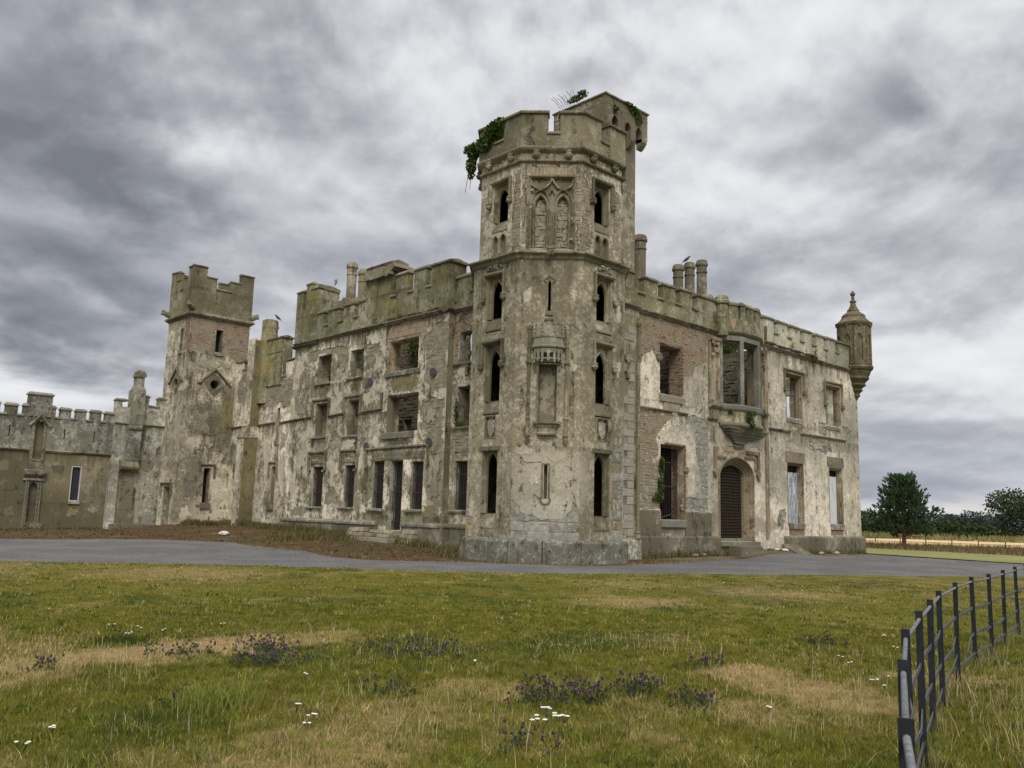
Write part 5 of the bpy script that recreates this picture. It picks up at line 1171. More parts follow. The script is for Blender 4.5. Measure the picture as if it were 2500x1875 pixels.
m.sweep(fR, [(36.85, 4.86), (37.6, 4.86)], P_FLAT(.10, .10)); m.sweep(fR, [(40.35, 4.3), (40.35, 4.95), (39.35, 4.95)], P_FLAT(.10, .08))
for s in (36.62, 40.58): m.prism(fR, [(s - .17, 4.1), (s, 3.78), (s + .17, 4.1), (s, 4.36)], -.02, .16)
m.obj('hood_mould', 'ochre_stone', po_o)
# the oriel: canted three-sided bay on a stepped corbel
OR = [(37.05, 24.2), (38.28, 23.57), (39.92, 23.57), (41.15, 24.2)]
def seg_frame(p, q):
    dx, dy = q[0] - p[0], q[1] - p[1]; L = math.hypot(dx, dy); sx, sy = dx / L, dy / L
    return frame(p, (sx, sy), (sy, -sx)), L
ori = MB()
def bay_ring(mb, prof):
    """profile (outward offset, z) run round the bay plan"""
    n = len(OR); offs = []
    segs = [seg_frame(OR[i], OR[i + 1]) for i in range(3)]
    nrm = []
    for i in range(3):
        dx, dy = OR[i + 1][0] - OR[i][0], OR[i + 1][1] - OR[i][1]; L = math.hypot(dx, dy); nrm.append(Vector((dy / L, -dx / L)))
    vn = []
    for i in range(4):
        if i == 0: v = Vector((-0.45, -1)); v = v / max(.2, v.dot(nrm[0]))
        elif i == 3: v = Vector((0.45, -1)); v = v / max(.2, v.dot(nrm[2]))
        else: v = (nrm[i - 1] + nrm[i]); v.normalize(); v = v / v.dot(nrm[i])
        vn.append(v)
    m = len(prof); vs = [(OR[i][0] + vn[i].x * o, OR[i][1] + vn[i].y * o, z) for i in range(4) for o, z in prof]; fs = []
    for i in range(3):
        for q in range(m):
            w = (q + 1) % m; fs.append((i * m + q, (i + 1) * m + q, (i + 1) * m + w, i * m + w))
    fs += [tuple(range(m)), tuple(3 * m + q for q in reversed(range(m)))]
    return mb.add(vs, fs)
q = MB(); bay_ring(q, [(-.55, 6.62), (.0, 6.62), (.0, 7.20), (-.55, 7.20)]); oo = q.obj('oriel', 'right_parapet', rw)
q = MB(); bay_ring(q, [(-.5, 7.20), (.05, 7.20), (.09, 7.28), (.09, 7.44), (-.04, 7.54), (-.5, 7.54)]); q.obj('sill', 'concrete', oo)
q = MB(); bay_ring(q, [(-.45, 10.80), (.0, 10.80), (.0, 11.06), (-.45, 11.06)]); q.obj('lintel', 'concrete', oo)
q = MB()
for i, (p, e) in enumerate(zip(OR[:-1], OR[1:])):
    f, L = seg_frame(p, e)
    if i == 0: q.box(f, .02, .26, -.30, -.01, 7.5, 10.82); q.box(f, L - .13, L, -.28, -.006, 7.5, 10.82)
    if i == 1: q.box(f, -.0, .13, -.28, -.002, 7.5, 10.82); q.box(f, L - .13, L, -.28, -.002, 7.5, 10.82)
    if i == 2: q.box(f, .0, .13, -.28, -.006, 7.5, 10.82); q.box(f, L - .26, L - .02, -.30, -.01, 7.5, 10.82)
q.obj('mullion', 'concrete', oo)
q = MB(); bay_ring(q, [(-.4, 11.06), (.02, 11.06), (.10, 11.14), (.14, 11.22), (.05, 11.28), (-.4, 11.28)]); q.obj('cornice', 'trim', oo)
q = MB(); bay_ring(q, [(-.32, 11.27), (.0, 11.27), (.0, 11.93), (-.32, 11.93)]); q.obj('parapet', 'right_parapet', oo)
for i, (p, e) in enumerate(zip(OR[:-1], OR[1:])):
    f, L = seg_frame(p, e)
    for a, b in {0: ((.62, 1.12), (1.30, L + .02)), 1: ((.0, .30), (.58, 1.06), (1.34, L)), 2: ((.0, .1), (.35, .85))}[i]:
        merlon(f, oo, a, b, 11.93, 12.84, -.25, 0, 'right_parapet', 'trim', .05)
f, L = seg_frame(OR[0], OR[1])
q = MB(); q.prism(f, [(.66, 11.92), (1.06, 11.92), (.98, 11.6), (.86, 11.34), (.74, 11.6)], -.01, .025); q.obj('brick_scar', 'brick_worn', oo)
q = MB()
bay_ring(q, [(-.6, 6.34), (.0, 6.36), (.10, 6.42), (.13, 6.50), (.10, 6.58), (.02, 6.62), (-.6, 6.62)])
q.obj('cornice', 'trim_grey', oo)
for k, (a, b, n_, z0, z1) in enumerate(((37.25, 40.95, .56, 6.22, 6.36), (37.35, 40.85, .48, 6.10, 6.24), (37.5, 40.7, .36, 5.96, 6.12), (37.8, 40.4, .24, 5.82, 5.98), (38.1, 39.55, .16, 5.68, 5.84), (38.2, 39.3, .20, 5.56, 5.70), (38.3, 39.2, .10, 5.34, 5.57))):
    q = MB(); q.frustum(fR, a + .25, b - .25, -.05, n_ - .06, z0, a, b, -.05, n_, z0 + (z1 - z0) * .55); q.box(fR, a, b, -.05, n_, z0 + (z1 - z0) * .55, z1); q.obj('corbel_course', 'trim_grey', oo)
# canopied niches on either side of the oriel
for a, b in ((36.15, 37.0), (41.0, 41.38)):
    q = MB(); q.box(fR, a, a + .09, -.02, .12, 7.5, 10.75); q.box(fR, b - .14, b, -.02, .12, 7.5, 10.75); q.box(fR, a, b, -.02, .02, 7.5, 10.75); no = q.obj('statue_niche', 'ochre_stone', rw)
    q = MB(); random.seed(int(a)); c = (a + b) / 2 - .03; hw = (b - a) / 2 - .06
    for i in range(16): q.ball(fR(c + (random.random() - .5) * hw * 1.5, .10 + random.random() * .1, 10.75 - random.random() * 1.15 * (1 - abs(random.random() - .5))), (.07, .08, .10), 6, 5, .25)
    q.section(fR, [(0, 10.55), (.22, 10.62), (.25, 10.78), (0, 10.82)], a - .04, b + .02); q.obj('canopy', 'ochre_stone', no)
    q = MB(); q.section(fR, [(0, 7.18), (.12, 7.22), (.26, 7.32), (.28, 7.42), (.0, 7.44)], a - .04, b + .06); q.box(fR, a + .05, b - .05, 0, .16, 7.43, 7.62); q.box(fR, a + .06, b - .08, 0, .1, 6.66, 7.18); q.obj('pedestal', 'trim', no)
m = MB(); m.sweep(fR, [(36.05, 6.6), (36.9, 6.6)], P_CORN(.14, .12)); m.obj('string_course', 'trim', rw)
# bartizan on the far corner
bz = MB(); BC = (52.28, 24.22, 0)
bz.lathe(BC, [(0, 11.42), (.95, 11.42), (.95, 13.92), (0, 13.92)], 8, .39); bo = bz.obj('corner_turret', 'bartizan_stone', rw)
bo['label'] = 'round corner turret with finial on a tapering corbel'
q = MB(); q.lathe(BC, [(0, 13.85), (.97, 13.85), (1.0, 13.95), (1.10, 14.06), (1.13, 14.18), (1.0, 14.24), (.82, 14.42), (.70, 14.58), (.72, 14.66), (.62, 14.78), (.50, 14.86), (.36, 14.98), (.38, 15.06), (.30, 15.14), (.20, 15.34), (.14, 15.56), (.21, 15.60), (.21, 15.66), (.11, 15.70), (.09, 16.0), (.15, 16.06), (.16, 16.16), (.09, 16.24), (.04, 16.34), (0, 16.36)], 14); q.obj('roof', 'bartizan_stone', bo, smooth=False)
for i in range(8):
    a = math.radians(22.5 + 45 * i + 22.5); ap = .95 * math.cos(math.radians(22.5)); nx, ny = math.cos(a), math.sin(a)
    f = frame((BC[0] + nx * ap, BC[1] + ny * ap), (-ny, nx), (nx, ny))
    q = MB(); q.sheet(f, [rect(-.355, .355, 11.5, 13.86)], [arch(-.17, .17, 11.75, 13.1, 13.45, 4)], -.01, .07); q.obj('blind_arch', 'bartizan_stone', bo)
    q = MB(); q.ball((BC[0] + nx * 1.03, BC[1] + ny * 1.03, 13.98), (.08, .08, .07), 6, 5, .15); q.obj('carved_boss', 'bartizan_stone', bo)
q = MB(); q.lathe(BC, [(0, 9.34), (.10, 9.36), (.16, 9.5), (.28, 9.62), (.22, 9.72), (.30, 9.84), (.44, 9.94), (.36, 10.02), (.42, 10.12), (.62, 10.26), (.55, 10.36), (.60, 10.46), (.82, 10.66), (.80, 10.80), (.92, 11.05), (.90, 11.12), (1.02, 11.22), (1.10, 11.34), (1.08, 11.44), (0, 11.46)], 14); q.obj('corbel', 'bartizan_stone', bo, smooth=False)
for i, (s_, z_, w_, h_, mt) in enumerate(((34.7, 3.6, .9, 1.7, 'pale_patch'), (33.3, 5.75, 1.0, .9, 'pale_patch'), (43.2, 3.6, 1.0, 2.0, 'pale_patch'), (42.6, 9.0, 1.2, 1.6, 'pale_patch'), (46.9, 8.9, 1.6, 1.4, 'pale_patch'), (47.2, 6.1, 2.2, .5, 'grey_patch'), (44.5, 6.85, 1.1, .4, 'yellow_patch'), (42.9, 1.75, 1.2, .9, 'grey_patch'), (41.0, 2.6, .5, 1.6, 'pale_patch'), (36.5, 5.9, .6, 1.0, 'grey_patch'), (35.3, 7.6, .9, 1.0, 'pale_patch'), (45.2, 10.5, .9, .5, 'pale_patch'))):
    patch(fR, rw, s_, z_, w_, h_, mt, 500 + i, .006 + .0006 * i)
for pts in ([(35.9, 8.1), (35.4, 7.6), (35.7, 7.1), (35.2, 6.8)], [(43.3, 10.6), (43.6, 10.0), (43.5, 9.5)], [(50.4, 7.6), (50.9, 7.2), (51.4, 7.3)], [(46.2, 6.4), (47.0, 6.1), (48.0, 6.2), (48.9, 5.9)], [(45.9, 8.0), (46.1, 7.0), (45.8, 6.75)], [(42.3, 3.4), (42.6, 2.9), (42.35, 2.3)], [(51.9, 5.9), (51.6, 5.3), (51.9, 4.8)], [(39.8, 5.5), (40.7, 5.6), (41.2, 5.3)]):
    crack(fR, rw, pts, .026, int(pts[0][0] * 13))
# inside of this wing: floor, rear wall with openings, cross walls
m = MB(); m.box(FR(24.95), 30.4, 52.0, -6.4, 0, 6.1, 6.4); m.obj('floor', 'inner_wall', rw)  # slab added out of view to darken the rooms below
m = MB(); m.box(FR(27.5), 30.4, 52.0, -.3, 0, -.2, 6.1); m.obj('cross_wall', 'inner_wall', rw)
bR = FR(30.6)
R_BACK_HOLES = [rect(47.95, 48.9, 8.2, 10.4), rough_rect(39.0, 40.2, 7.0, 9.4, .04, 4)]
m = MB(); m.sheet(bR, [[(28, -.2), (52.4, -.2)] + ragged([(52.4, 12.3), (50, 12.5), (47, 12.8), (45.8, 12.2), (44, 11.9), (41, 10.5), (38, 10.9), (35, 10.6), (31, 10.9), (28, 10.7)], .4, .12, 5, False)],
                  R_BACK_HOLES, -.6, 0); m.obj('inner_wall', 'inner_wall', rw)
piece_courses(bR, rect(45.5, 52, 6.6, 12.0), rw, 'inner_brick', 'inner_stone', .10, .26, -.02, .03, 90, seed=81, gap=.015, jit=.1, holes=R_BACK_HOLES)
for x in (35.6, 42.9):
    fx = lambda s, n, z, x=x: (x - n, s, z)
    m = MB(); m.sheet(fx, [[(24.9, 6.4), (30.6, 6.4)] + ragged([(30.6, 11.3), (28.5, 11.1), (26.5, 11.3), (24.9, 11.4)], .3, .1, int(x), False)], [], -.4, 0); m.obj('cross_wall', 'inner_wall', rw)
    piece_courses(fx, rect(24.95, 30.5, 6.5, 11.0), rw, 'inner_stone', 'inner_stone', .19, .42, -.02, .07, 50, seed=int(x * 3), gap=.02, jit=.3, half=False)
m = MB(); m.sheet(lambda s, n, z: (52.39 - n, s, z), [rect(24.96, 31.2, -.3, 12.1)], [rough_rect(28.45, 29.1, 6.6, 9.95, .03, 7)], .0, .6); m.obj('end_wall', 'right_render', rw)
m = MB(); m.box(FR(31.6), 47.4, 49.6, -.3, 0, 7.5, 11.0); m.obj('shade_panel', 'void_shade', rw)  # added dark backing gives the inner doorway its shade
# fallen kerb block and ramp stones by the portal
kb = MB(); kb.box(FR(23.7), 37.02, 38.85, 0, .75, -.1, .55); kb_o = kb.obj('stone_block', 'plinth_render', None, bevel=.03); tag(kb_o, 'large squared stone block lying at the foot of the arched portal', 'stone block')
kb = MB(); kb.section(FR(23.7), [(0, -.1), (1.1, -.1), (1.1, .12), (0, .62)], 42.0, 43.3); kb_o = kb.obj('stone_ramp', 'trim', None, bevel=.03); tag(kb_o, 'low sloping stone kerb between the arched portal and the boarded window', 'stone ramp')
# ------------------------------------------------------------------ low link wall with buttress between the wing and the square tower
lk = thing('link_wall', 'stepped link wall with a tall buttress pier between the square tower and the three-storey wing', 'wall', (25.05, 48.8, 0))
fK = FL(25.05)
K_low = {'l': (50.78, 51.42, 1.9, 4.16), 'r': (46.5, 46.98, 1.9, 4.14)}
Kh = [rect(50.68, 51.02, 5.72, 7.68), rect(46.42, 46.74, 5.66, 7.6)] + [rect(*v) for v in K_low.values()]
kout = [(45.05, -.3), (45.05, 10.3), (46.05, 10.3), (46.05, 9.4), (46.5, 9.4), (46.5, 11.2), (50.4, 11.2), (50.4, 9.45), (50.95, 9.45), (50.95, 10.3), (51.5, 10.3), (51.5, 10.9), (52.5, 10.9), (52.5, -.3)]
kex = [ragged([(45.1, 9.2), (49.2, 9.5), (52.0, 9.2), (52.1, 8.3), (51.2, 8.05), (48.9, 7.75), (46.9, 7.8), (46.2, 7.6), (45.1, 7.5)], .22, .1, 41), ragged([(51.45, 10.0), (51.0, 10.2), (51.0, 9.5), (52.0, 9.2), (52.2, 9.6)], .15, .05, 42)]
w = MB(); w.sheet(fK, [kout], Kh, -.6, -.03); w.obj('wall', 'rubble_core', lk)
w = MB(); w.sheet(fK, [kout], Kh + kex, -.03, 0); w.obj('render_coat', 'link_render', lk)
for ex, sd in zip(kex, (91, 92)): piece_courses(fK, ex, lk, 'stone', 'rubble_stone', .15, .34, -.03, -.014, 110, seed=sd, gap=.012, jit=.34, half=False, holes=Kh)
for a, b, z1 in ((51.45, 52.5, 11.08), (50.95, 51.5, 10.5), (45.05, 46.06, 10.55)):
    coping(fK, lk, a, b, -.6, .02, z1 - .2, 'trim', .05, .2)
for a, b in ((50.4, 50.95), (46.06, 46.5)): crenel_sill(fK, lk, a, b, 9.42, -.6, 0, 'trim')
bt = MB()
bt.box(fK, 48.95, 49.75, .0, .62, 5.9, 12.0); bt.section(fK, [(.0, -.3), (.95, -.3), (.95, 5.9), (.62, 6.6), (.0, 6.6)], 48.98, 49.72)
bo = bt.obj('buttress', 'link_render', lk)
m = MB(); m.frustum(fK, 48.94, 49.76, .60, 1.0, 5.86, 48.94, 49.76, .60, .66, 6.62); m.obj('weathering', 'trim', bo)
m = MB(); m.box(fK, 49.85, 50.45, -.6, .10, 11.0, 11.92); m.box(fK, 46.55, 48.3, -.6, .10, 11.0, 11.85); o = m.obj('merlon', 'left_parapet', lk)
coping(fK, o, 49.85, 50.45, -.6, .10, 11.9, 'trim', .05, .17); coping(fK, o, 46.55, 48.3, -.6, .10, 11.83, 'trim', .07, .2)
m = MB(); m.lathe((25.25, 48.75, 0), [(0, 8.0), (.50, 8.0), (.50, 12.3), (.48, 12.4), (.49, 13.05), (.47, 13.2), (.3, 13.26), (0, 13.26)], 8, .39); m.obj('pier', 'left_parapet', lk)
m = MB(); m.box(fK, 46.53, 50.37, -.56, .06, 9.0, 11.0); m.obj('parapet', 'left_parapet', lk)
for a, b in ((52.48, 51.15), (50.6, 49.74), (48.96, 46.85), (46.35, 45.05)): MB().sweep(fK, [(a, 6.60), (b, 6.64)], [(-d, n) for d, n in P_CORN(.15, .10)]).obj('string_course', 'trim', lk)
for (a, b, z0, z1) in ((50.68, 51.02, 5.72, 7.68), (46.42, 46.74, 5.66, 7.6)):
    o = frame_window(fK, lk, a, b, z0, z1, 'arrow_slit', .25, .05, 'trim'); m = MB(); m.box(fK, a - .06, b + .06, -.02, .08, z0 - .25, z0 - .02); m.obj('sill', 'trim_grey', o)
    m = MB(); m.box(fK, a - .12, b + .12, -.55, -.50, z0 - .1, z1 + .1); m.obj('shade_panel', 'void_shade', o)
for v in K_low.values():
    o = frame_window(fK, lk, *v, 'window', .25, .05, 'trim'); sill(fK, o, v[0] - .08, v[1] + .1, v[2] - .28, v[2] - .01, .12, 'trim')
    m = MB(); m.sweep(fK, [(v[0] - .14, 3.5), (v[0] - .14, 4.30), (v[1] + .2, 4.30), (v[1] + .2, 3.5)], P_HOOD(.12, .11)); m.obj('hood_mould', 'trim', o)
    m = MB(); m.box(fK, v[0] - .1, v[1] + .1, -.45, -.40, v[2], v[3]); m.obj('shade_panel', 'void_shade', o)

# ------------------------------------------------------------------ square battlemented tower
sq = thing('square_tower', 'square battlemented tower with a bare red brick band and diamond-framed round window', 'tower', (23.8, 54.2, 0))
QX0, QX1, QY0, QY1 = 21.8, 25.76, 52.5, 55.95
qR, qL = FR(QY0), FL(QX0)
qRh = [rect(23.52, 23.98, 11.42, 12.87), circle((23.66, 9.32), .30, 20), rect(23.42, 23.84, 1.93, 4.07)]
qLh = [rect(53.52, 53.92, 11.4, 12.82), circle((53.95, 9.35), .30, 18), rect(53.4, 54.55, .2, 2.88)]
qex = [ragged([(21.8, 13.52), (25.76, 13.52), (25.76, 11.0), (25.0, 10.95), (24.3, 11.5), (23.5, 11.45), (21.8, 11.15)], .2, .08, 51)]
qexL = [ragged([(52.5, 13.5), (53.3, 13.45), (53.0, 12.4), (52.95, 11.4), (52.5, 11.1)], .15, .05, 52)]
w = MB(); w.sheet(qR, [rect(QX0 + .033, QX1, -.3, 13.55)], qRh, -.6, -.03); w.obj('wall', 'rubble_core', sq)
w = MB(); w.sheet(qR, [rect(QX0, QX1, -.3, 13.55)], qRh + qex, -.03, 0); w.obj('render_coat', 'square_render', sq)
w = MB(); w.sheet(qL, [rect(QY0 + .06, QY1, -.3, 13.55)], qLh, -.6, -.03); w.obj('wall', 'rubble_core', sq)
w = MB(); w.sheet(qL, [rect(QY0 + .031, QY1, -.3, 13.55)], qLh + qexL, -.03, 0); w.obj('render_coat', 'square_render', sq)
w = MB(); w.box(FR(QY1), QX0 + .6, QX1, .0, .5, -.3, 13.55); w.box(lambda s, n, z: (QX1 - n, s, z), QY0 + .6, QY1 - .5, 0, .6, -.3, 13.55); w.obj('wall', 'square_render', sq)
m = MB(); m.box(FR(QY0 + .6), QX0 + .6, QX1 - .6, -2.3, 0, 13.2, 13.5); m.box(FR(QY0 + .6), QX0 + .6, QX1 - .6, -2.3, 0, 5.0, 5.3); m.obj('floor', 'inner_wall', sq)
piece_courses(qR, qex[0], sq, 'brick', 'brick_worn', .08, .25, -.03, -.008, 160, seed=95, gap=.016, jit=.06, holes=qRh, lim=(QX0 + .035, QX1 - .005))
piece_courses(qL, qexL[0], sq, 'brick', 'brick', .08, .25, -.03, -.002, 25, seed=96, gap=.016, jit=.06, holes=qLh, lim=(QY0 + .065, QY1))
m = MB(); cp = [(-.05, 13.44), (.03, 13.44), (.14, 13.54), (.22, 13.60), (.22, 13.68), (.08, 13.80), (-.05, 13.82)]
ring = [(QX0, QY0), (QX1, QY0), (QX1, QY1), (QX0, QY1)]
vs = []
for i, (x, y) in enumerate(ring):
    sx, sy = (-1 if x == QX0 else 1), (-1 if y == QY0 else 1)
    vs += [(x + sx * o, y + sy * o, z) for o, z in cp]
kk = len(cp); m.add(vs, [(i * kk + q, ((i + 1) % 4) * kk + q, ((i + 1) % 4) * kk + (q + 1) % kk, i * kk + (q + 1) % kk) for i in range(4) for q in range(kk)]); m.obj('cornice', 'trim', sq)
def battlement(fr, s0, s1, flip=False, skip0=0.0):
    W = s1 - s0; st = lambda t: s0 + t
    outl = [(s0 + skip0, 13.8), (s1 - skip0, 13.8), (s1 - skip0, 16.72), (s1 - .85, 16.72), (s1 - .85, 16.1), (s1 - 1.52, 16.1), (s1 - 1.52, 15.42), (s0 + 1.52, 15.42), (s0 + 1.52, 16.1), (s0 + .85, 16.1), (s0 + .85, 16.72), (s0 + skip0, 16.72)]
    w = MB(); w.sheet(fr, [outl], [], -.38, .04); o = w.obj('parapet', 'square_parapet', sq)
    for a, b, z in ((s0 + skip0, s0 + .85, 16.72), (s0 + .9, s0 + 1.5, 16.1), (s0 + 1.54, s1 - 1.54, 15.42), (s1 - 1.5, s1 - .9, 16.1), (s1 - .85, s1 - skip0, 16.72)):
        m = MB(); m.section(fr, [(-.42, z), (.10, z), (.10, z + .05), (-.12, z + .14), (-.2, z + .14), (-.42, z + .05)], a - .03, b + .05); m.obj('coping', 'trim', o)
battlement(qR, QX0 - .04, QX1 + .04)
battlement(qL, QY0 - .04, QY1, skip0=.382)
battlement(lambda s, n, z: (s, QY1 - .0 + n, z), QX0 - .04, QX1 + .04); 
battlement(lambda s, n, z: (QX1 + n, s, z), QY0, QY1, skip0=.382)
for x, y, sx, sy in ((QX0, QY0, -1, -1), (QX1, QY0, 1, -.3), (QX0, QY1, -1, .3)):
    m = MB(); m.tube([(x, y, 14.0), (x + sx * .2, y + sy * .2, 14.05), (x + sx * .36, y + sy * .36, 14.12), (x + sx * .52, y + sy * .52, 14.02)], [.2, .19, .16, .07], 8); m.ball((x + sx * .38, y + sy * .38, 14.2), (.13, .13, .12), 7, 5, .15); m.obj('gargoyle', 'trim', sq)
for f, (a, b, z0, z1) in ((qR, (23.52, 23.98, 11.42, 12.87)), (qL, (53.52, 53.92, 11.4, 12.82))):
    o = frame_window(f, sq, a, b, z0, z1, 'window', .25, .04, 'trim'); sill(f, o, a - .05, b + .05, z0 - .22, z0 - .01, .08, 'trim_grey'); m = MB(); m.box(f, a - .05, b + .05, -.6, -.55, z0, z1); m.obj('shade_panel', 'void_shade', o)
for f, (c, z) in ((qR, (23.66, 9.32)), (qL, (53.95, 9.35))):
    m = MB(); m.sweep(f, [(c - .98, 9.30), (c, 10.20), (c + .98, 9.30)], [(0, -.02), (0, .10), (.07, .13), (.14, .08), (.14, -.02)]); o = m.obj('diamond_window', 'trim', sq)
    m = MB(); m.sheet(f, [[(c - .72, z), (c, z - .75), (c + .72, z), (c, z + .72)]], [circle((c, z), .30, 20)], -.05, .025); m.sweep(f, circle((c, z), .29, 20), [(0, -.25), (0, .03), (-.06, .05), (-.08, .02)], closed=True); m.obj('surround', 'trim', o)
    m = MB(); m.box(f, c - .4, c + .4, -.6, -.55, z - .4, z + .4); m.obj('shade_panel', 'void_shade', o)
v = (23.42, 23.84, 1.93, 4.07); o = frame_window(qR, sq, *v, 'window', .3, .05, 'trim'); m = MB(); m.box(qR, 23.3, 23.95, -.02, .13, 1.6, 1.92); m.obj('sill', 'trim', o)
m = MB(); m.sweep(qR, [(24.02, 3.5), (24.02, 4.22), (23.2, 4.22), (23.2, 3.9)], [(-d, n) for d, n in P_HOOD(.12, .11)]); m.obj('hood_mould', 'trim', o); m = MB(); m.box(qR, 23.3, 24, -.6, -.55, 1.9, 4.1); m.obj('shade_panel', 'void_shade', o)
m = MB(); m.sweep(qR, [(23.15, 6.2), (24.05, 6.2)], P_FLAT(.09, .04)); m.sweep(qR, [(23.3, 5.6), (23.6, 5.25), (23.95, 5.55)], P_FLAT(.07, .04)); m.sweep(qR, [(23.6, 5.25), (23.62, 4.45)], P_FLAT(.1, .03)); m.sweep(qR, [(23.28, 6.2), (23.32, 5.6)], P_FLAT(.05, .03)); m.sweep(qR, [(23.95, 6.2), (23.93, 5.55)], P_FLAT(.05, .03)); m.obj('shield_scar', 'trim', sq)
dw = frame_window(qL, sq, 53.4, 54.55, .2, 2.88, 'doorway', .35, .12, 'turret_render')
m = MB(); m.sweep(qL, [(53.28, 2.3), (53.28, 3.0), (54.72, 3.0), (54.72, 2.3)], P_HOOD(.13, .14)); m.obj('hood_mould', 'trim', dw)
piece_courses(qL, rect(53.5, 54.45, .2, 2.85), dw, 'blocking_stone', 'rubble_stone', .3, .3, -.55, -.42, 40, seed=97, gap=.03, jit=.2)
m = MB(); m.box(qL, 53.4, 54.55, -.7, -.56, .1, 2.9); m.obj('shade_panel', 'void_shade', dw)

for i, (f_, s_, z_, w_, h_, mt) in enumerate(((qR, 22.9, 7.0, 1.5, 1.9, 'grey_patch'), (qR, 24.5, 7.4, 1.2, 3.2, 'olive_patch'), (qR, 22.6, 3.9, 1.3, 2.0, 'grey_patch'), (qR, 24.5, 2.6, 1.4, 2.6, 'pale_patch'), (qR, 22.4, 1.3, 1.0, 1.1, 'pale_patch'), (qR, 22.6, 5.6, 1.2, .7, 'pale_patch'), (qL, 53.0, 6.8, .8, 3.4, 'pale_patch'), (qR, 24.9, 5.0, 1.0, 1.4, 'grey_patch'), (qR, 23.1, 10.6, 1.8, .7, 'grey_patch'))):
    patch(f_, sq, s_, z_, w_, h_, mt, 600 + i, .006 + .0006 * i)
for i, (s_, z_, w_, h_, mt) in enumerate(((51.8, 4.8, .9, 1.6, 'grey_patch'), (50.4, 3.2, .7, 3.0, 'pale_patch'), (51.9, 2.2, .9, 2.2, 'pale_patch'), (47.6, 4.6, 1.0, 2.2, 'pale_patch'), (45.7, 3.4, .9, 3.4, 'pale_patch'), (45.8, 5.6, 1.0, 1.2, 'grey_patch'))):
    patch(fK, lk, s_, z_, w_, h_, mt, 620 + i, .006 + .0006 * i)
m = MB(); m.box(FR(48.98), 24.16, 25.04, -.02, .004, .4, 6.2); m.box(FR(48.95), 24.44, 25.04, -.02, .004, 6.6, 11.9); m.obj('side_face', 'olive_patch', bo)  # thin olive slab covering the whole side face of the buttress

# ------------------------------------------------------------------ screen wall with half buttress, left of the square tower
sc = thing('screen_wall', 'short whitish screen wall with a stepped pier and round plaque, joined to the square tower', 'wall', (20.3, 55.2, 0))
fS = FR(55.2)
w = MB(); w.sheet(fS, [[(18.8, -.3), (21.8, -.3), (21.8, 8.35), (21.38, 8.35), (21.38, 7.82), (20.72, 7.82), (20.72, 8.38), (20.36, 8.38), (20.36, 7.9), (19.4, 7.66), (19.1, 7.66), (19.1, 8.05), (18.8, 8.05)]], [circle((20.92, 4.15), .41, 20)], -.6, 0); w.obj('wall', 'screen_render', sc)
for a, b, z in ((21.38, 21.8, 8.35), (20.36, 20.72, 8.38), (18.8, 19.4, 8.02)): coping(fS, sc, a, b, -.6, .02, z, 'trim', .05, .17)
crenel_sill(fS, sc, 20.72, 21.38, 7.8, -.6, 0, 'trim')
m = MB(); m.prism(fS, circle((20.92, 4.15), .405, 20), -.2, .015); m.obj('round_plaque', 'plinth_render', sc)
for a, b in ((18.75, 19.55), (20.36, 21.8)): MB().sweep(fS, [(a, 6.55), (b, 6.55)], P_CORN(.13, .09)).obj('string_course', 'trim', sc)
m = MB(); m.box(fS, 19.62, 20.34, -.6, .35, 6.5, 8.75); m.frustum(fS, 19.62, 20.34, -.5, .35, 8.75, 19.72, 20.24, -.3, .25, 9.0); m.box(fS, 19.74, 20.22, -.28, .24, 9.0, 9.62); m.section(fS, [(0, 3.95), (.15, 3.95), (.32, 4.4), (.32, 6.2), (.42, 6.3), (.42, 6.42), (.34, 6.55), (0, 6.55)], 19.5, 20.3); po2 = m.obj('pier', 'garden_parapet', sc)
m = MB(); m.sheet(FR(55.2 - .3), [ragged([(19.64, 9.6), (20.32, 9.62), (20.30, 9.78), (20.18, 9.98), (19.86, 10.02), (19.70, 9.84)], .1, .03, 5)], [], -.6, .02); m.obj('coping', 'trim', po2)
m = MB(); m.box(fS, 19.3, 20.2, -.01, .06, .3, 3.9); m.box(fS, 19.75, 20.3, .0, .10, .5, 2.75); m.obj('scar', 'plinth_render', sc)
m = MB(); m.section(fS, [(0, 3.6), (.45, 3.85), (.5, 4.0), (.3, 4.3), (0, 4.4)], 19.2, 20.25); m.obj('corbel', 'trim', sc)
m = MB(); m.section(fS, [(-.1, -.3), (.14, -.3), (.14, .5), (0, .58), (-.1, .58)], 18.9, 21.79); m.obj('plinth', 'plinth_render', sc)
m = MB(); m.box(fS, 18.72, 19.2, -.3, .12, -.3, 4.1); m.frustum(fS, 18.72, 19.2, -.3, .12, 4.1, 18.8, 19.1, -.3, .0, 4.5); m.obj('pilaster', 'screen_render', sc)

# ------------------------------------------------------------------ long low garden wall on the far left
gw = thing('garden_wall', 'long low brown battlemented wall with a niche and one white-framed lattice window', 'wall', (14, 55.5, 0))
fG = FR(55.5)
Gh = [rect(16.66, 17.20, 1.82, 3.85), rect(14.42, 14.92, 4.2, 6.0), arch(14.42, 14.92, 4.2, 5.9, 6.42, 4), rect(14.40, 14.96, .55, 2.86)]
slits = [rect(s - .035, s + .035, 5.38, 6.0) for s in (16.05, 17.72, 13.14, 11.4, 9.7)]
w = MB(); w.sheet(fG, [rect(1, 18.8, -.3, 4.62)], Gh, -.6, 0); w.obj('wall', 'garden_render', gw)
w = MB(); w.sheet(fG, [rect(1, 18.88, 4.62, 6.62)], Gh + slits, -.5, .03); w.obj('parapet', 'garden_parapet', gw)
m = MB(); m.box(fG, 1, 18.8, -.58, -.55, 4.7, 6.5); m.box(fG, 14.3, 15.05, -.3, -.2, .4, 6.5); m.obj('niche_back', 'garden_render', gw)
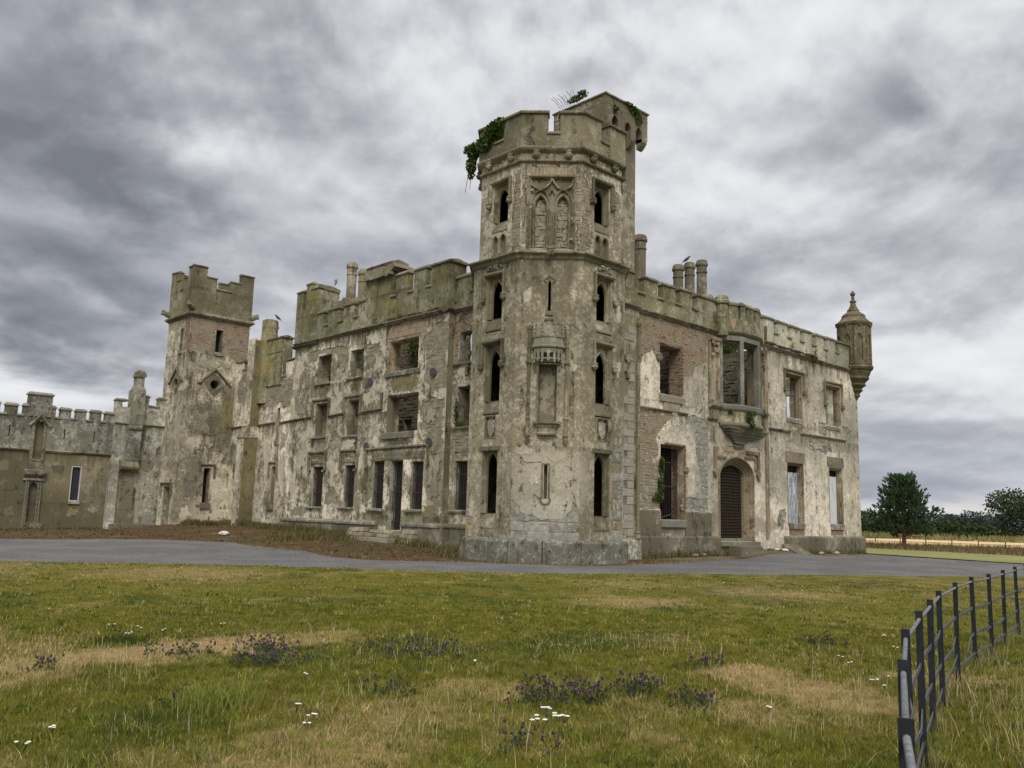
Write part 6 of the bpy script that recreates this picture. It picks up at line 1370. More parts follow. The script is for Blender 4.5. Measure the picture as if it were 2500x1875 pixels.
for a, b in ((1, 14.2), (15.1, 18.86)): MB().sweep(fG, [(a, 4.56), (b, 4.56)], P_CORN(.16, .13)).obj('cornice', 'trim', gw)
mers = [(12.87, 13.45), (13.76, 14.0), (15.22, 15.46), (15.76, 16.30), (16.61, 17.16), (17.45, 18.02), (18.30, 18.88)] + [(12.87 - .88 * i, 13.42 - .88 * i) for i in range(1, 13)]
mers.sort()
for a, b in mers: merlon(fG, gw, a, b, 6.62, 7.33, -.42, .03, 'garden_parapet', 'trim_grey', .05)
for (a, b), (c, d) in zip(mers[:-1], mers[1:]):
    if c - b < .6: crenel_sill(fG, gw, b, c, 6.58, -.42, .03, 'trim_grey', .06)
m = MB(); m.box(fG, 14.0, 15.22, -.5, .09, 6.62, 7.86); o = m.obj('pier', 'garden_parapet', gw); coping(fG, o, 14.0, 15.22, -.5, .09, 7.86, 'trim_grey', .07, .2)
m = MB(); m.sweep(fG, [(14.20, 6.02), (14.68, 6.60), (15.16, 6.02)], [(0, -.02), (0, .13), (.08, .16), (.16, .1), (.16, -.02)]); random.seed(9)
for i in range(18): m.ball(fG(14.2 + random.random() * .95, .1, 6.35 + random.random() * .35), (.06, .06, .06), 5, 4, .3)
no = m.obj('niche', 'trim', gw)
m = MB(); m.sweep(fG, [(14.36, 3.55), (14.36, 6.1)], P_FLAT(.16, .07)); m.sweep(fG, [(14.99, 3.55), (14.99, 6.1)], P_FLAT(.16, .07)); m.box(fG, 14.44, 14.9, -.02, .05, 3.55, 4.05); m.sweep(fG, [(14.42, 4.1), (14.93, 4.1)], P_FLAT(.1, .09)); m.obj('niche_frame', 'trim', no)
m = MB(); m.section(fG, [(0, 3.05), (.1, 3.1), (.28, 3.3), (.30, 3.5), (0, 3.56)], 14.1, 15.2); random.seed(10)
for i in range(16): m.ball(fG(14.25 + i * .058, .26, 3.28 + .06 * (i % 2)), (.05, .07, .07), 5, 4, .3)
m.obj('bracket', 'trim_grey', no)
m = MB()
for s in (14.30, 15.06): m.box(fG, s - .05, s + .05, -.01, .10, .5, 2.95); m.lathe(fG(s + (.11 if s < 14.6 else -.11), .06, 0), [(0, .5), (.05, .5)] + [(.035 + .02 * (i % 2), .6 + i * .15) for i in range(15)] + [(.05, 2.9), (0, 2.9)], 6)
m.sweep(fG, [(14.42, 2.6), (14.5, 2.8), (14.68, 2.86), (14.86, 2.8), (14.94, 2.6)], P_FLAT(.1, .06)); m.box(fG, 14.1, 15.2, -.01, .16, 2.92, 3.06); m.obj('niche_frame', 'trim_grey', no)
m = MB(); m.box(fG, 14.1, 15.28, -.01, .22, -.3, .5); m.obj('pedestal', 'plinth_render', no)
wf = MB(); wf.sweep(fG, [(17.20, 1.82), (17.20, 3.85), (16.66, 3.85), (16.66, 1.82)], [(-.01, -.15), (-.01, .02), (.035, .02), (.035, -.15)], closed=True); wo = wf.obj('window', 'window_white', gw)
m = MB()
for i in range(-14, 40): 
    z0 = 1.86 + i * .13
    for d in (1, -1):
        a, b = (16.70, 17.16); za = z0; zb = z0 + d * .46 * 1.5
        lo, hi = 1.86, 3.81
        ts = sorted(((lo - za) / (zb - za), (hi - za) / (zb - za))); t0, t1 = max(0, ts[0]), min(1, ts[1])
        if t1 - t0 > .03: m.sweep(fG, [(a + (b - a) * t0, za + (zb - za) * t0), (a + (b - a) * t1, za + (zb - za) * t1)], P_FLAT(.016, -.085, -.10))
m.obj('lattice', 'lead', wo)
gm, gt, gb = new_mat('window_glass'); gb.inputs['Base Color'].default_value = (.03, .035, .04, 1); gb.inputs['Roughness'].default_value = .12; gb.inputs['Specular IOR Level'].default_value = .5
m = MB(); m.box(fG, 16.69, 17.17, -.125, -.115, 1.84, 3.83); m.obj('pane', 'window_glass', wo)
sill(fG, wo, 16.62, 17.24, 1.64, 1.80, .09, 'trim_grey')

for i, (s_, z_, w_, h_, mt) in enumerate(((16.9, 1.2, .8, .7, 'olive_patch'), (18.1, 1.5, .9, 1.2, 'plinth_render'), (15.9, 3.6, .9, .8, 'plinth_render'), (12.9, 3.7, 1.1, .9, 'plinth_render'), (13.4, 1.1, 1.0, .8, 'olive_patch'), (18.3, 3.3, .7, 1.4, 'plinth_render'))):
    patch(fG, gw, s_, z_, w_, h_, mt, 640 + i, .005 + .0006 * i)
for pts in ([(17.2, 1.7), (17.5, 1.2), (17.35, .6)], [(16.0, 4.4), (16.2, 3.6), (16.05, 2.9)], [(12.8, 2.6), (13.3, 2.3), (13.9, 2.4)]): crack(fG, gw, pts, .02, int(pts[0][0] * 11))
# ------------------------------------------------------------------ ground, road, lawn
CTRL = [(22.3, 23.6, .0), (24.2, 21.4, .0), (30.5, 23.4, .0), (37, 23.6, .03), (38.6, 23.9, .45), (39.6, 23.4, .35), (40.6, 23.6, .35), (42.6, 23.4, .06), (52.6, 23.6, .0), (55, 26, 0), (52, 30, 0),
        (24.7, 31, .2), (24.7, 34.5, .34), (24.7, 38, .42), (24.7, 42, .5), (24.8, 45, .56), (24.8, 49, .66), (22, 52.3, .62), (21.4, 54.4, .3), (20, 55, .22), (16, 55.2, .2), (12, 55.2, .12), (4, 55.5, .1),
        (26, 27, .1), (35, 35, .3), (30, 45, .5), (45, 30, .2), (20, 40, .12), (19, 34, .05), (17, 48, .2), (12, 47, .08), (10, 40, .02), (5, 45, .0), (-5, 45, 0), (28, 21, .0), (35, 21.5, 0), (45, 22, 0), (40, 21, .03), (50, 20, 0),
        (18, 27, 0), (12, 30, 0), (0, 36, 0), (-15, 40, 0), (20, 20, 0), (26, 17, 0), (34, 14, 0), (40, 14, 0), (46, 14, 0), (10, 20, 0), (5, 25, 0), (60, 20, 0), (60, 30, 0)]
CT = np.array(CTRL)
def gh(x, y):
    x = np.asarray(x, float); y = np.asarray(y, float)
    d2 = (x[..., None] - CT[:, 0]) ** 2 + (y[..., None] - CT[:, 1]) ** 2 + .6
    w = d2 ** -1.8
    h = (w * CT[:, 2]).sum(-1) / w.sum(-1)
    near = np.clip((np.hypot(x, y) - 17) / 5, 0, 1)
    return h * near
def vnoise(x, y, sc, seed=0):
    x = np.asarray(x) * sc + seed * 17.3; y = np.asarray(y) * sc + seed * 5.7
    xi = np.floor(x).astype(np.int64); yi = np.floor(y).astype(np.int64); fx = x - xi; fy = y - yi
    fx = fx * fx * (3 - 2 * fx); fy = fy * fy * (3 - 2 * fy)
    def hsh(a, b):
        n = (a * 374761393 + b * 668265263 + seed * 1274126177) & 0xffffffff
        n = ((n ^ (n >> 13)) * 1274126177) & 0xffffffff
        return ((n ^ (n >> 16)) & 0xffff) / 65535.0
    return (hsh(xi, yi) * (1 - fx) + hsh(xi + 1, yi) * fx) * (1 - fy) + (hsh(xi, yi + 1) * (1 - fx) + hsh(xi + 1, yi + 1) * fx) * fy
def fbm(x, y, sc, seed=0, o=4):
    t = 0; a = .5; n = 0
    for i in range(o): t = t + a * vnoise(x, y, sc * 2 ** i, seed + i); n += a; a *= .55
    return t / n
LAWN_EDGE = [(-40, 58), (-20, 46.5), (-6, 37.5), (6.8, 28.2), (12.5, 24.1), (18.1, 18.95), (23.75, 16.35), (29.1, 13.5), (31.9, 11.95), (37.5, 9), (41, 3), (43, -6), (46, -22)]
ROAD_OUT = [(-40, 70), (-20, 58), (-4, 49), (6, 45.5), (10.5, 43.8), (15, 41.5), (18.3, 38.2), (18.6, 33), (17.8, 27.6), (19.2, 25.2), (21.3, 24.0), (23.6, 21.3), (26.0, 20.9), (30, 21.9), (36, 22.0), (41, 22.2), (46, 22.6), (51.3, 23.4), (53.2, 24.5), (51.2, 23.2), (50.1, 19.7), (48.4, 14.2), (47.6, 8), (48.5, 0), (52, -10), (56, -22)]
def wob(path, seg, amp, seed):
    out = []
    for a, b in zip(path[:-1], path[1:]):
        L = math.hypot(b[0] - a[0], b[1] - a[1]); k = max(1, int(L / seg))
        for i in range(k): out.append((a[0] + (b[0] - a[0]) * i / k, a[1] + (b[1] - a[1]) * i / k))
    out.append(path[-1]); p = np.array(out)
    d = (fbm(p[:, 0], p[:, 1], .9, seed) - .5) * 2 * amp
    t = np.gradient(p, axis=0); t /= np.maximum(1e-6, np.hypot(t[:, 0], t[:, 1]))[:, None]
    p = p + np.stack([-t[:, 1], t[:, 0]], 1) * d[:, None]
    return [tuple(q) for q in p]
def smooth_path(path, n=4):
    """Catmull-Rom through the points"""
    P = [np.array(p, float) for p in path]; out = []
    for i in range(len(P) - 1):
        a, b, c, d = P[max(i - 1, 0)], P[i], P[i + 1], P[min(i + 2, len(P) - 1)]
        for k in range(n):
            t = k / n; out.append(tuple(.5 * ((2 * b) + (c - a) * t + (2 * a - 5 * b + 4 * c - d) * t * t + (3 * b - a - 3 * c + d) * t ** 3)))
    out.append(tuple(P[-1])); return out
lawn_edge = wob(wob(smooth_path(LAWN_EDGE), .35, .10, 3), .12, .05, 8)
road_out = wob(wob(smooth_path(ROAD_OUT, 3), .4, .30, 4), .15, .12, 9)
LAWN_POLY = lawn_edge + [(-10, -30), (-40, -10)]
ROAD_POLY = [(p[0] - .0, p[1] - .0) for p in lawn_edge] + road_out[::-1]
def area_sheet(name, poly, spacing, hfun, dz, mat, tint=None, kind='structure', near=None):
    P = np.array(poly); x0, y0 = P.min(0); x1, y1 = P.max(0)
    loose = []
    if near is not None:
        (nx, ny, r, sp) = near
    gx, gy = np.meshgrid(np.arange(x0, x1, spacing), np.arange(y0, y1, spacing))
    pts = np.stack([gx.ravel(), gy.ravel()], 1) + (RNG.random((gx.size, 2)) - .5) * spacing * .4
    # vectorised inside test
    ins = np.zeros(len(pts), bool); j = len(P) - 1
    for i in range(len(P)):
        c = (P[i, 1] > pts[:, 1]) != (P[j, 1] > pts[:, 1])
        xx = (P[j, 0] - P[i, 0]) * (pts[:, 1] - P[i, 1]) / (P[j, 1] - P[i, 1] + 1e-12) + P[i, 0]
        ins ^= c & (pts[:, 0] < xx); j = i
    pts = pts[ins]
    allp = [Vector(p) for p in poly] + [Vector(p) for p in pts]
    k = len(poly)
    vs, _, fs, *_ = delaunay_2d_cdt(allp, [(i, (i + 1) % k) for i in range(k)], [], 1, 1e-4)
    V = np.array([(v.x, v.y) for v in vs]); h = hfun(V[:, 0], V[:, 1]) + dz
    me = bpy.data.meshes.new(name); me.from_pydata([(a, b, c) for (a, b), c in zip(V, h)], [], [tuple(f) for f in fs]); me.update()
    me.polygons.foreach_set('use_smooth', [True] * len(me.polygons))
    if tint is not None:
        at = me.attributes.new('tint', 'FLOAT_COLOR', 'POINT'); c = np.ones((len(V), 4), np.float32); c[:, :3] = tint(V[:, 0], V[:, 1]); at.data.foreach_set('color', c.ravel())
    me.materials.append(MATS[mat]); o = bpy.data.objects.new(name, me); COL.objects.link(o); o['kind'] = kind
    return o
attr_mat('soil_tint', .95, 0, .30, 9.0, .5); attr_mat('grass_tint', .75, .25, .16, 5.0); attr_mat('turf_tint', .95, 0, .45, 16.0, .8)
# road: grey gravelly tarmac with worn lighter and browner stretches
m, t, bs = new_mat('road_surface')
pos = t.n('ShaderNodeNewGeometry').outputs['Position']
a = t.noise(pos, .35, 5, .6); b = t.noise(pos, 60, 3, .7); c = t.noise(pos, 2.2, 6, .65)
e = t.noise(pos, 9.0, 7, .72)
col = t.mix(t.ramp(a, .42, .6), (0.098, 0.096, 0.094), (0.142, 0.138, 0.132)); col = t.mix(t.ramp(c, .50, .68, 0, .75), col, (0.135, 0.112, 0.082)); col = t.mix(t.ramp(e, .50, .66, 0, .7), col, (0.195, 0.187, 0.175)); col = t.mix(t.ramp(e, .46, .34, 0, .7), col, (0.075, 0.072, 0.068)); col = t.mix(t.ramp(b, .56, .68, 0, .7), col, (0.30, 0.29, 0.27)); col = t.mix(t.ramp(b, .44, .32, 0, .6), col, (0.065, 0.062, 0.06))
t.link(col, bs.inputs['Base Color']); bs.inputs['Roughness'].default_value = .9
bp = t.n('ShaderNodeBump'); bp.inputs['Strength'].default_value = .5; bp.inputs['Distance'].default_value = .015; t.link(b, bp.inputs['Height']); t.link(bp.outputs[0], bs.inputs['Normal'])
def mixc(a, b, f): return np.asarray(a) * (1 - f[:, None]) + np.asarray(b) * f[:, None]
def sst(x, lo, hi): t = np.clip((x - lo) / (hi - lo), 0, 1); return t * t * (3 - 2 * t)
DRY = [((.2, 8.9), .9, .8), ((1.6, 9.9), 1.0, 1), ((2.8, 10.3), .75, 1), ((4.0, 10.35), .7, 1), ((5.2, 10.6), .8, .9), ((6.4, 10.5), .7, .6), ((9.0, 5.5), .55, .95), ((8.8, 4.7), .65, .9), ((8.4, 4.0), .6, .9), ((7.2, 4.4), .5, .6),
       ((3.5, 5.6), .8, .5), ((6.0, 6.6), .5, .5), ((4.6, 6.2), .6, .45), ((14.5, 11.5), 1.2, .6), ((19, 11), 1.6, .55), ((9.5, 22), 2.2, .5), ((4, 26), 3, .55), ((18, 14.5), 1.3, .4), ((10.6, 4.1), .5, .7)]
def dryness(x, y):
    n = fbm(x, y, .55, 11, 5); n2 = fbm(x, y, 2.4, 23, 4); d = sst(n * .65 + n2 * .35, .56, .80) * .45
    for (c, r, amt) in DRY:
        q = np.hypot(x - c[0], y - c[1]) / r + (n2 - .5) * 1.5; d = np.maximum(d, amt * (1 - sst(q, .6, 1.25)))
    yy = y - (10.45 + .05 * (x - 3)); d = np.maximum(d, (1 - sst(np.abs(yy) + (n2 - .5) * .9, .30, .75)) * sst(x, -2, 0) * (1 - sst(x, 5.2, 7.2)))
    far = sst(np.hypot(x, y), 17, 26); d = np.maximum(d, far * sst(n2, .40, .8) * .45)
    return d
def lawn_tint(x, y):
    g = mixc((0.125, 0.130, 0.013), (0.20, 0.175, 0.026), fbm(x, y, 1.3, 31, 4)); g = mixc(g, (0.060, 0.084, 0.016), sst(fbm(x, y, .9, 41, 4), .55, .72) * .8)
    c = mixc(g, (0.43, 0.30, 0.15), dryness(x, y)); return c
def verge_tint(x, y):
    n = fbm(x, y, .6, 51, 5); n2 = fbm(x, y, 2.5, 61, 4)
    c = mixc((0.088, 0.052, 0.027), (0.075, 0.060, 0.027), sst(n, .42, .62)); c = mixc(c, (0.20, 0.145, 0.068), sst(n2, .62, .78) * .6)
    wall = np.minimum.reduce([np.abs(x - 24.6) + np.where((y > 27) & (y < 53), 0, 9), np.abs(y - 55.2) + np.where(x < 22, 0, 9)])
    c = mixc(c, (0.085, 0.088, 0.032), (1 - sst(wall + (n2 - .5) * 2, .3, 1.6)) * .85)
    fr_ = sst(x, 29, 33) * sst(26 - y, 0, 2); c = mixc(c, (0.155, 0.125, 0.092), fr_ * sst(n, .35, .6)); c = mixc(c, (0.20, 0.165, 0.05), sst(fbm(x, y, 1.0, 71), .6, .7) * fr_)
    return c
plain('far_grass', (0.10, 0.105, 0.04), .95, 0, .3, .3)
ground = MB(); ground.add([(-3500, -3500, -.25), (3500, -3500, -.25), (3500, 3500, -.25), (-3500, 3500, -.25)], [(0, 1, 2, 3)]); go = ground.obj('ground', 'far_grass'); go['kind'] = 'structure'
area_sheet('verge', [(-40, 70), (-20, 57), (-4, 47.5), (10, 41), (16, 36), (16.5, 27), (21, 22.6), (25, 19.5), (35, 19), (48, 18), (54.5, 24), (54.5, 33), (25, 60), (-40, 80)], .45, gh, -.02, 'soil_tint', verge_tint)
area_sheet('road', ROAD_POLY, 1.2, gh, 0.0, 'road_surface')
area_sheet('lawn', LAWN_POLY, .42, gh, .035, 'turf_tint', lambda x, y: lawn_tint(x, y) * .72)
# to the side of the wing: mown strip, rough bank, stubble field and beyond
area_sheet('grass_strip', wob([(51.3, 23.3), (50.1, 19.7), (48.4, 14.2), (47.6, 8), (48.5, 0), (52, -10), (70, -10), (62, 5), (61.1, 17.9), (62.4, 28.6), (61, 36), (53.6, 36), (53.4, 24.8), (51.3, 23.3)][:-1] , 1.0, .2, 5), 1.0, lambda x, y: 0 * x, .05, 'turf_tint', lambda x, y: mixc((0.175, 0.18, 0.058), (0.31, 0.295, 0.12), fbm(x, y, .5, 81)))
area_sheet('rough_bank', [(60.5, 40), (61, 36), (62.4, 28.6), (61.1, 17.9), (62, 5), (66, -8), (96, -2), (90, 16), (86.4, 25.3), (78.3, 35.9), (72, 46)], 1.6, lambda x, y: 0 * x, .03, 'turf_tint', lambda x, y: mixc((0.115, 0.088, 0.042), (0.20, 0.15, 0.075), fbm(x, y, .4, 91)))
area_sheet('stubble_field', [(70, 50), (78.3, 35.9), (86.4, 25.3), (90, 16), (98, -6), (160, 8), (142.4, 41.6), (126.4, 47.4), (107.9, 49.6), (85, 56)], 4, lambda x, y: 0 * x, -.02, 'turf_tint', lambda x, y: mixc((0.60, 0.43, 0.21), (0.68, 0.50, 0.26), fbm(x, y, .15, 101)))
area_sheet('meadow', [(80, 62), (107.9, 49.6), (126.4, 47.4), (142.4, 41.6), (160, 8), (260, 0), (260, 140), (120, 120)], 8, lambda x, y: 0 * x, -.05, 'turf_tint', lambda x, y: mixc((0.26, 0.22, 0.10), (0.14, 0.15, 0.05), fbm(x, y, .06, 111)))
hills = MB(); vs = []; fs = []
for i in range(60):
    a = math.radians(60 + 40 * i / 59); r0, r1 = 1500, 2300; hh = 16 + 15 * float(fbm(np.array([i * .31]), np.array([2.2]), 1.0, 7)[0])
    vs += [(math.sin(a) * r0, math.cos(a) * r0, -2), (math.sin(a) * (r0 + 400), math.cos(a) * (r0 + 400), hh), (math.sin(a) * r1, math.cos(a) * r1, -2)]
for i in range(59): fs += [(i * 3, i * 3 + 3, i * 3 + 4, i * 3 + 1), (i * 3 + 1, i * 3 + 4, i * 3 + 5, i * 3 + 2)]
hills.add(vs, fs); plain('hazed_hill', (0.085, 0.115, 0.16), 1, 0, .2, .02); ho = hills.obj('hills', 'hazed_hill'); ho['kind'] = 'structure'  # distance haze is painted into this blue hill colour

# ------------------------------------------------------------------ grass
def in_poly(P, pts):
    P = np.array(P); ins = np.zeros(len(pts), bool); j = len(P) - 1
    for i in range(len(P)):
        c = (P[i, 1] > pts[:, 1]) != (P[j, 1] > pts[:, 1]); xx = (P[j, 0] - P[i, 0]) * (pts[:, 1] - P[i, 1]) / (P[j, 1] - P[i, 1] + 1e-12) + P[i, 0]
        ins ^= c & (pts[:, 0] < xx); j = i
    return ins
def blades(name, x, y, z, h, w, tint, label=None, mat='grass_tint', lean=.5, kind='stuff', seg=2):
    n = len(x); ang = RNG.random(n) * 6.283; la = RNG.random(n) * 6.283; ll = np.abs(RNG.normal(0, lean, n)) * h
    wx, wy = np.cos(ang) * w / 2, np.sin(ang) * w / 2; dx, dy = np.cos(la) * ll, np.sin(la) * ll
    if seg == 2:
        V = np.empty((n, 5, 3), np.float32)
        V[:, 0] = np.stack([x - wx, y - wy, z], 1); V[:, 1] = np.stack([x + wx, y + wy, z], 1)
        V[:, 2] = np.stack([x + wx * .8 + dx * .35, y + wy * .8 + dy * .35, z + h * .55], 1); V[:, 3] = np.stack([x - wx * .8 + dx * .35, y - wy * .8 + dy * .35, z + h * .55], 1)
        V[:, 4] = np.stack([x + dx, y + dy, z + h], 1); k = 5; T = np.array([(0, 1, 2), (0, 2, 3), (3, 2, 4)])
    else:
        V = np.empty((n, 3, 3), np.float32)
        V[:, 0] = np.stack([x - wx, y - wy, z], 1); V[:, 1] = np.stack([x + wx, y + wy, z], 1); V[:, 2] = np.stack([x + dx, y + dy, z + h], 1); k = 3; T = np.array([(0, 1, 2)])
    F = (np.arange(n)[:, None, None] * k + T[None]).reshape(-1)
    nt = n * len(T)
    me = bpy.data.meshes.new(name); me.vertices.add(n * k); me.vertices.foreach_set('co', V.ravel()); me.loops.add(nt * 3); me.loops.foreach_set('vertex_index', F.astype(np.int32))
    me.polygons.add(nt); me.polygons.foreach_set('loop_start', np.arange(0, nt * 3, 3, dtype=np.int32)); me.polygons.foreach_set('loop_total', np.full(nt, 3, np.int32)); me.update(calc_edges=True)
    at = me.attributes.new('tint', 'FLOAT_COLOR', 'POINT'); c = np.ones((n, k, 4), np.float32); c[:, :, :3] = tint[:, None, :]; at.data.foreach_set('color', c.ravel())
    me.materials.append(MATS[mat]); o = bpy.data.objects.new(name, me); COL.objects.link(o); o['kind'] = kind
    if label: o['label'] = label
    return o
def wedge(n, r0, r1, a0=-4, a1=91):
    r = np.sqrt(RNG.random(n) * (r1 ** 2 - r0 ** 2) + r0 ** 2); a = np.radians(a0 + RNG.random(n) * (a1 - a0)); return np.stack([np.sin(a) * r, np.cos(a) * r], 1)
for n, r0, r1, hm, wd, seg in GRASS_RINGS:
    p = wedge(n, r0, r1); clump = fbm(p[:, 0], p[:, 1], 3.2, 121, 3); keep = in_poly(LAWN_POLY, p) & (RNG.random(n) < .35 + 1.1 * clump); p = p[keep]; clump = clump[keep]
    x, y = p[:, 0], p[:, 1]; d = dryness(x, y); k = len(x)
    h = hm * (.45 + 1.0 * clump) * (.6 + .8 * RNG.random(k)) * (1 - .35 * d)
    tint = lawn_tint(x, y) * ((.72 + .5 * RNG.random(k)) * (.70 + .70 * fbm(x, y, 5.5, 171, 3)))[:, None]
    straw = RNG.random(k) < (.04 + .8 * d); tint[straw] = np.array((0.46, 0.35, 0.165)) * (.7 + .6 * RNG.random(straw.sum()))[:, None]
    bright = RNG.random(k) < .12 * (1 - d); tint[bright] = np.array((0.17, 0.195, 0.035)) * (.8 + .5 * RNG.random(bright.sum()))[:, None]
    blades('grass', x, y, gh(x, y) + .03, h, wd * (.7 + .6 * RNG.random(k)), tint, 'short dry summer grass of the lawn in front of the castle', seg=seg)
# separate tufts: each a fan of blades of one colour, greener, paler or straw
def tufts(n, r0, r1, per, h, w, spread):
    c = wedge(n, r0, r1); c = c[in_poly(LAWN_POLY, c)]; m_ = len(c); d = dryness(c[:, 0], c[:, 1]); q = fbm(c[:, 0], c[:, 1], 1.6, 161, 3); kind = RNG.random(m_)
    col = np.where((kind < .10 + .55 * d)[:, None], np.array((0.42, 0.33, 0.145)), np.where((kind < .52)[:, None], np.array((0.060, 0.085, 0.014)), np.array((0.20, 0.215, 0.035)))) * (.7 + .6 * RNG.random(m_))[:, None]
    sz = (.5 + 1.0 * RNG.random(m_)) * (.5 + q)
    P = np.repeat(c, per, 0) + RNG.normal(0, 1, (m_ * per, 2)) * np.repeat(spread * sz, per)[:, None]; k = len(P)
    blades('grass_tuft', P[:, 0], P[:, 1], gh(P[:, 0], P[:, 1]) + .03, h * np.repeat(sz, per) * (.5 + .8 * RNG.random(k)), w * (.7 + .6 * RNG.random(k)), np.repeat(col, per, 0) * (.8 + .4 * RNG.random(k))[:, None], 'small pale and dark grass tufts scattered over the lawn', lean=.8)
tufts(7600, 4.4, 11, 13, .055, .0055, .030); tufts(6200, 11, 17, 10, .048, .010, .04); tufts(4800, 17, 28, 8, .04, .018, .06)
# taller straw-coloured seed stems
p = wedge(4800, 5, 13); p = p[in_poly(LAWN_POLY, p)]; c = fbm(p[:, 0], p[:, 1], .8, 131, 3); p = p[RNG.random(len(p)) < sst(c, .42, .7)]; k = len(p); r = np.hypot(p[:, 0], p[:, 1])
blades('seed_grass', p[:, 0], p[:, 1], gh(p[:, 0], p[:, 1]) + .03, .09 + .13 * RNG.random(k), .003 + .0004 * r, np.array((0.46, 0.39, 0.22))[None] * (.6 + .6 * RNG.random(k))[:, None], 'thin straw-coloured seed stems standing above the lawn', lean=.35)
p = wedge(1500, 6, 13, 60, 79); p = p[(in_poly([(2, -1), (7.8, 2.7), (9, 3.2), (10.5, 3.6), (12, 3.9), (16, 4.6), (20, 5), (20, -3)], p))]; k = len(p)
blades('seed_grass', p[:, 0], p[:, 1], gh(p[:, 0], p[:, 1]) + .03, .10 + .20 * RNG.random(k), .005, np.array((0.42, 0.34, 0.18))[None] * (.6 + .6 * RNG.random(k))[:, None], 'taller pale dry grass inside the iron fence', lean=.4)
# weeds along the foot of the walls, rough grass of the bank
def along(a, b, n, sp): t_ = RNG.random(n); return np.stack([a[0] + (b[0] - a[0]) * t_ + RNG.normal(0, sp, n), a[1] + (b[1] - a[1]) * t_ + RNG.normal(0, sp, n)], 1)
p = np.concatenate([along((24.5, 37.5), (24.5, 45), 2600, .22), along((24.6, 45), (24.6, 52), 2600, .25), along((22.3, 52.1), (24.5, 52.1), 900, .15), along((24.4, 31), (24.4, 34), 500, .15), along((22.0, 26.4), (23.6, 28.6), 700, .25), along((31, 23.9), (37, 23.8), 500, .12), along((44, 23.9), (52, 23.9), 350, .12), along((2, 55.2), (18.5, 55.0), 900, .12), along((23, 36), (22, 40), 900, .7)])
p = p[(p[:, 0] < 24.86) | (p[:, 1] < 24.1)]; k = len(p)
blades('weeds', p[:, 0], p[:, 1], gh(p[:, 0], p[:, 1]) - .02, (.12 + .3 * RNG.random(k)) * np.where(p[:, 0] < 21.8, .5, 1), .05 + .03 * RNG.random(k), mixc((0.075, 0.088, 0.026), (0.20, 0.155, 0.07), RNG.random(k)), 'green and brown weeds along the foot of the castle walls', lean=.45, seg=1)
p = np.stack([50 + RNG.random(26000) * 46, -5 + RNG.random(26000) * 47], 1); ok = in_poly([(61, 38), (62.4, 29.4), (61.3, 17.9), (62, 5), (66, -6), (88, 5), (86, 24), (77, 35), (71, 44)], p); p = p[ok]; k = len(p)
blades('rough_grass', p[:, 0], p[:, 1], 0 * p[:, 0], .25 + .35 * RNG.random(k) * fbm(p[:, 0], p[:, 1], .5, 141), .05 + .04 * RNG.random(k), mixc((0.11, 0.085, 0.04), (0.21, 0.16, 0.075), RNG.random(k)), 'brown rough grass on the bank beside the stubble field', lean=.4, seg=1)
p = np.stack([100 + RNG.random(9000) * 90, 20 + RNG.random(9000) * 70], 1); dd = np.hypot(p[:, 0], p[:, 1]); ok = (dd > 124) & (dd < 175); p = p[ok]; k = len(p)
blades('rough_grass', p[:, 0], p[:, 1], 0 * p[:, 0] - .05, .4 + .5 * RNG.random(k), .35, mixc((0.28, 0.235, 0.11), (0.13, 0.14, 0.045), RNG.random(k)), 'pale dry grass margin beyond the stubble field', lean=.4, seg=1)
p = along((21, 24.0), (23.8, 21.0), 260, .12); p = np.concatenate([p, along((25.5, 20.9), (33, 21.9), 260, .25), along((19, 26.5), (18.4, 36), 300, .4)]); k = len(p)
blades('weeds', p[:, 0], p[:, 1], gh(p[:, 0], p[:, 1]), .04 + .08 * RNG.random(k), .04, mixc((0.12, 0.105, 0.04), (0.28, 0.21, 0.08), RNG.random(k)), 'low brown moss and weeds along the road edge', lean=.6, seg=1)

# brown litter and dead stalks strewn over the verge and the road margins; long grass round the fence posts
p = np.stack([2 + RNG.random(16000) * 23, 20 + RNG.random(16000) * 36], 1); ro = np.array(road_out)
ok = ~in_poly(ROAD_POLY, p) & ~in_poly(LAWN_POLY, p) & (p[:, 0] < 24.7) & (p[:, 1] < 55.0) & (fbm(p[:, 0], p[:, 1], 1.1, 151, 3) > .44); p = p[ok]; k = len(p)
blades('leaf_litter', p[:, 0], p[:, 1], gh(p[:, 0], p[:, 1]) - .02, .015 + .07 * RNG.random(k), .05 + .06 * RNG.random(k), mixc((0.085, 0.048, 0.024), (0.24, 0.17, 0.08), RNG.random(k) ** 2), 'brown plant litter on the verge at the foot of the castle', lean=1.3, seg=1)
p = np.concatenate([np.array(road_out)[np.random.default_rng(3).integers(60, len(road_out) - 30, 2600)] + RNG.normal(0, .30, (2600, 2)), np.array(lawn_edge)[np.random.default_rng(4).integers(40, len(lawn_edge) - 10, 2600)] + RNG.normal(0, .10, (2600, 2))])
p = p[(p[:, 0] < 52) & ~((p[:, 0] > 22) & (p[:, 1] > 23.6) & (p[:, 0] < 53))]; k = len(p)
blades('weeds', p[:, 0], p[:, 1], gh(p[:, 0], p[:, 1]) - .005, .02 + .05 * RNG.random(k), .02 + .03 * RNG.random(k), mixc((0.10, 0.10, 0.03), (0.27, 0.20, 0.085), RNG.random(k)), 'scattered weeds and litter along the edges of the road', lean=.9, seg=1)

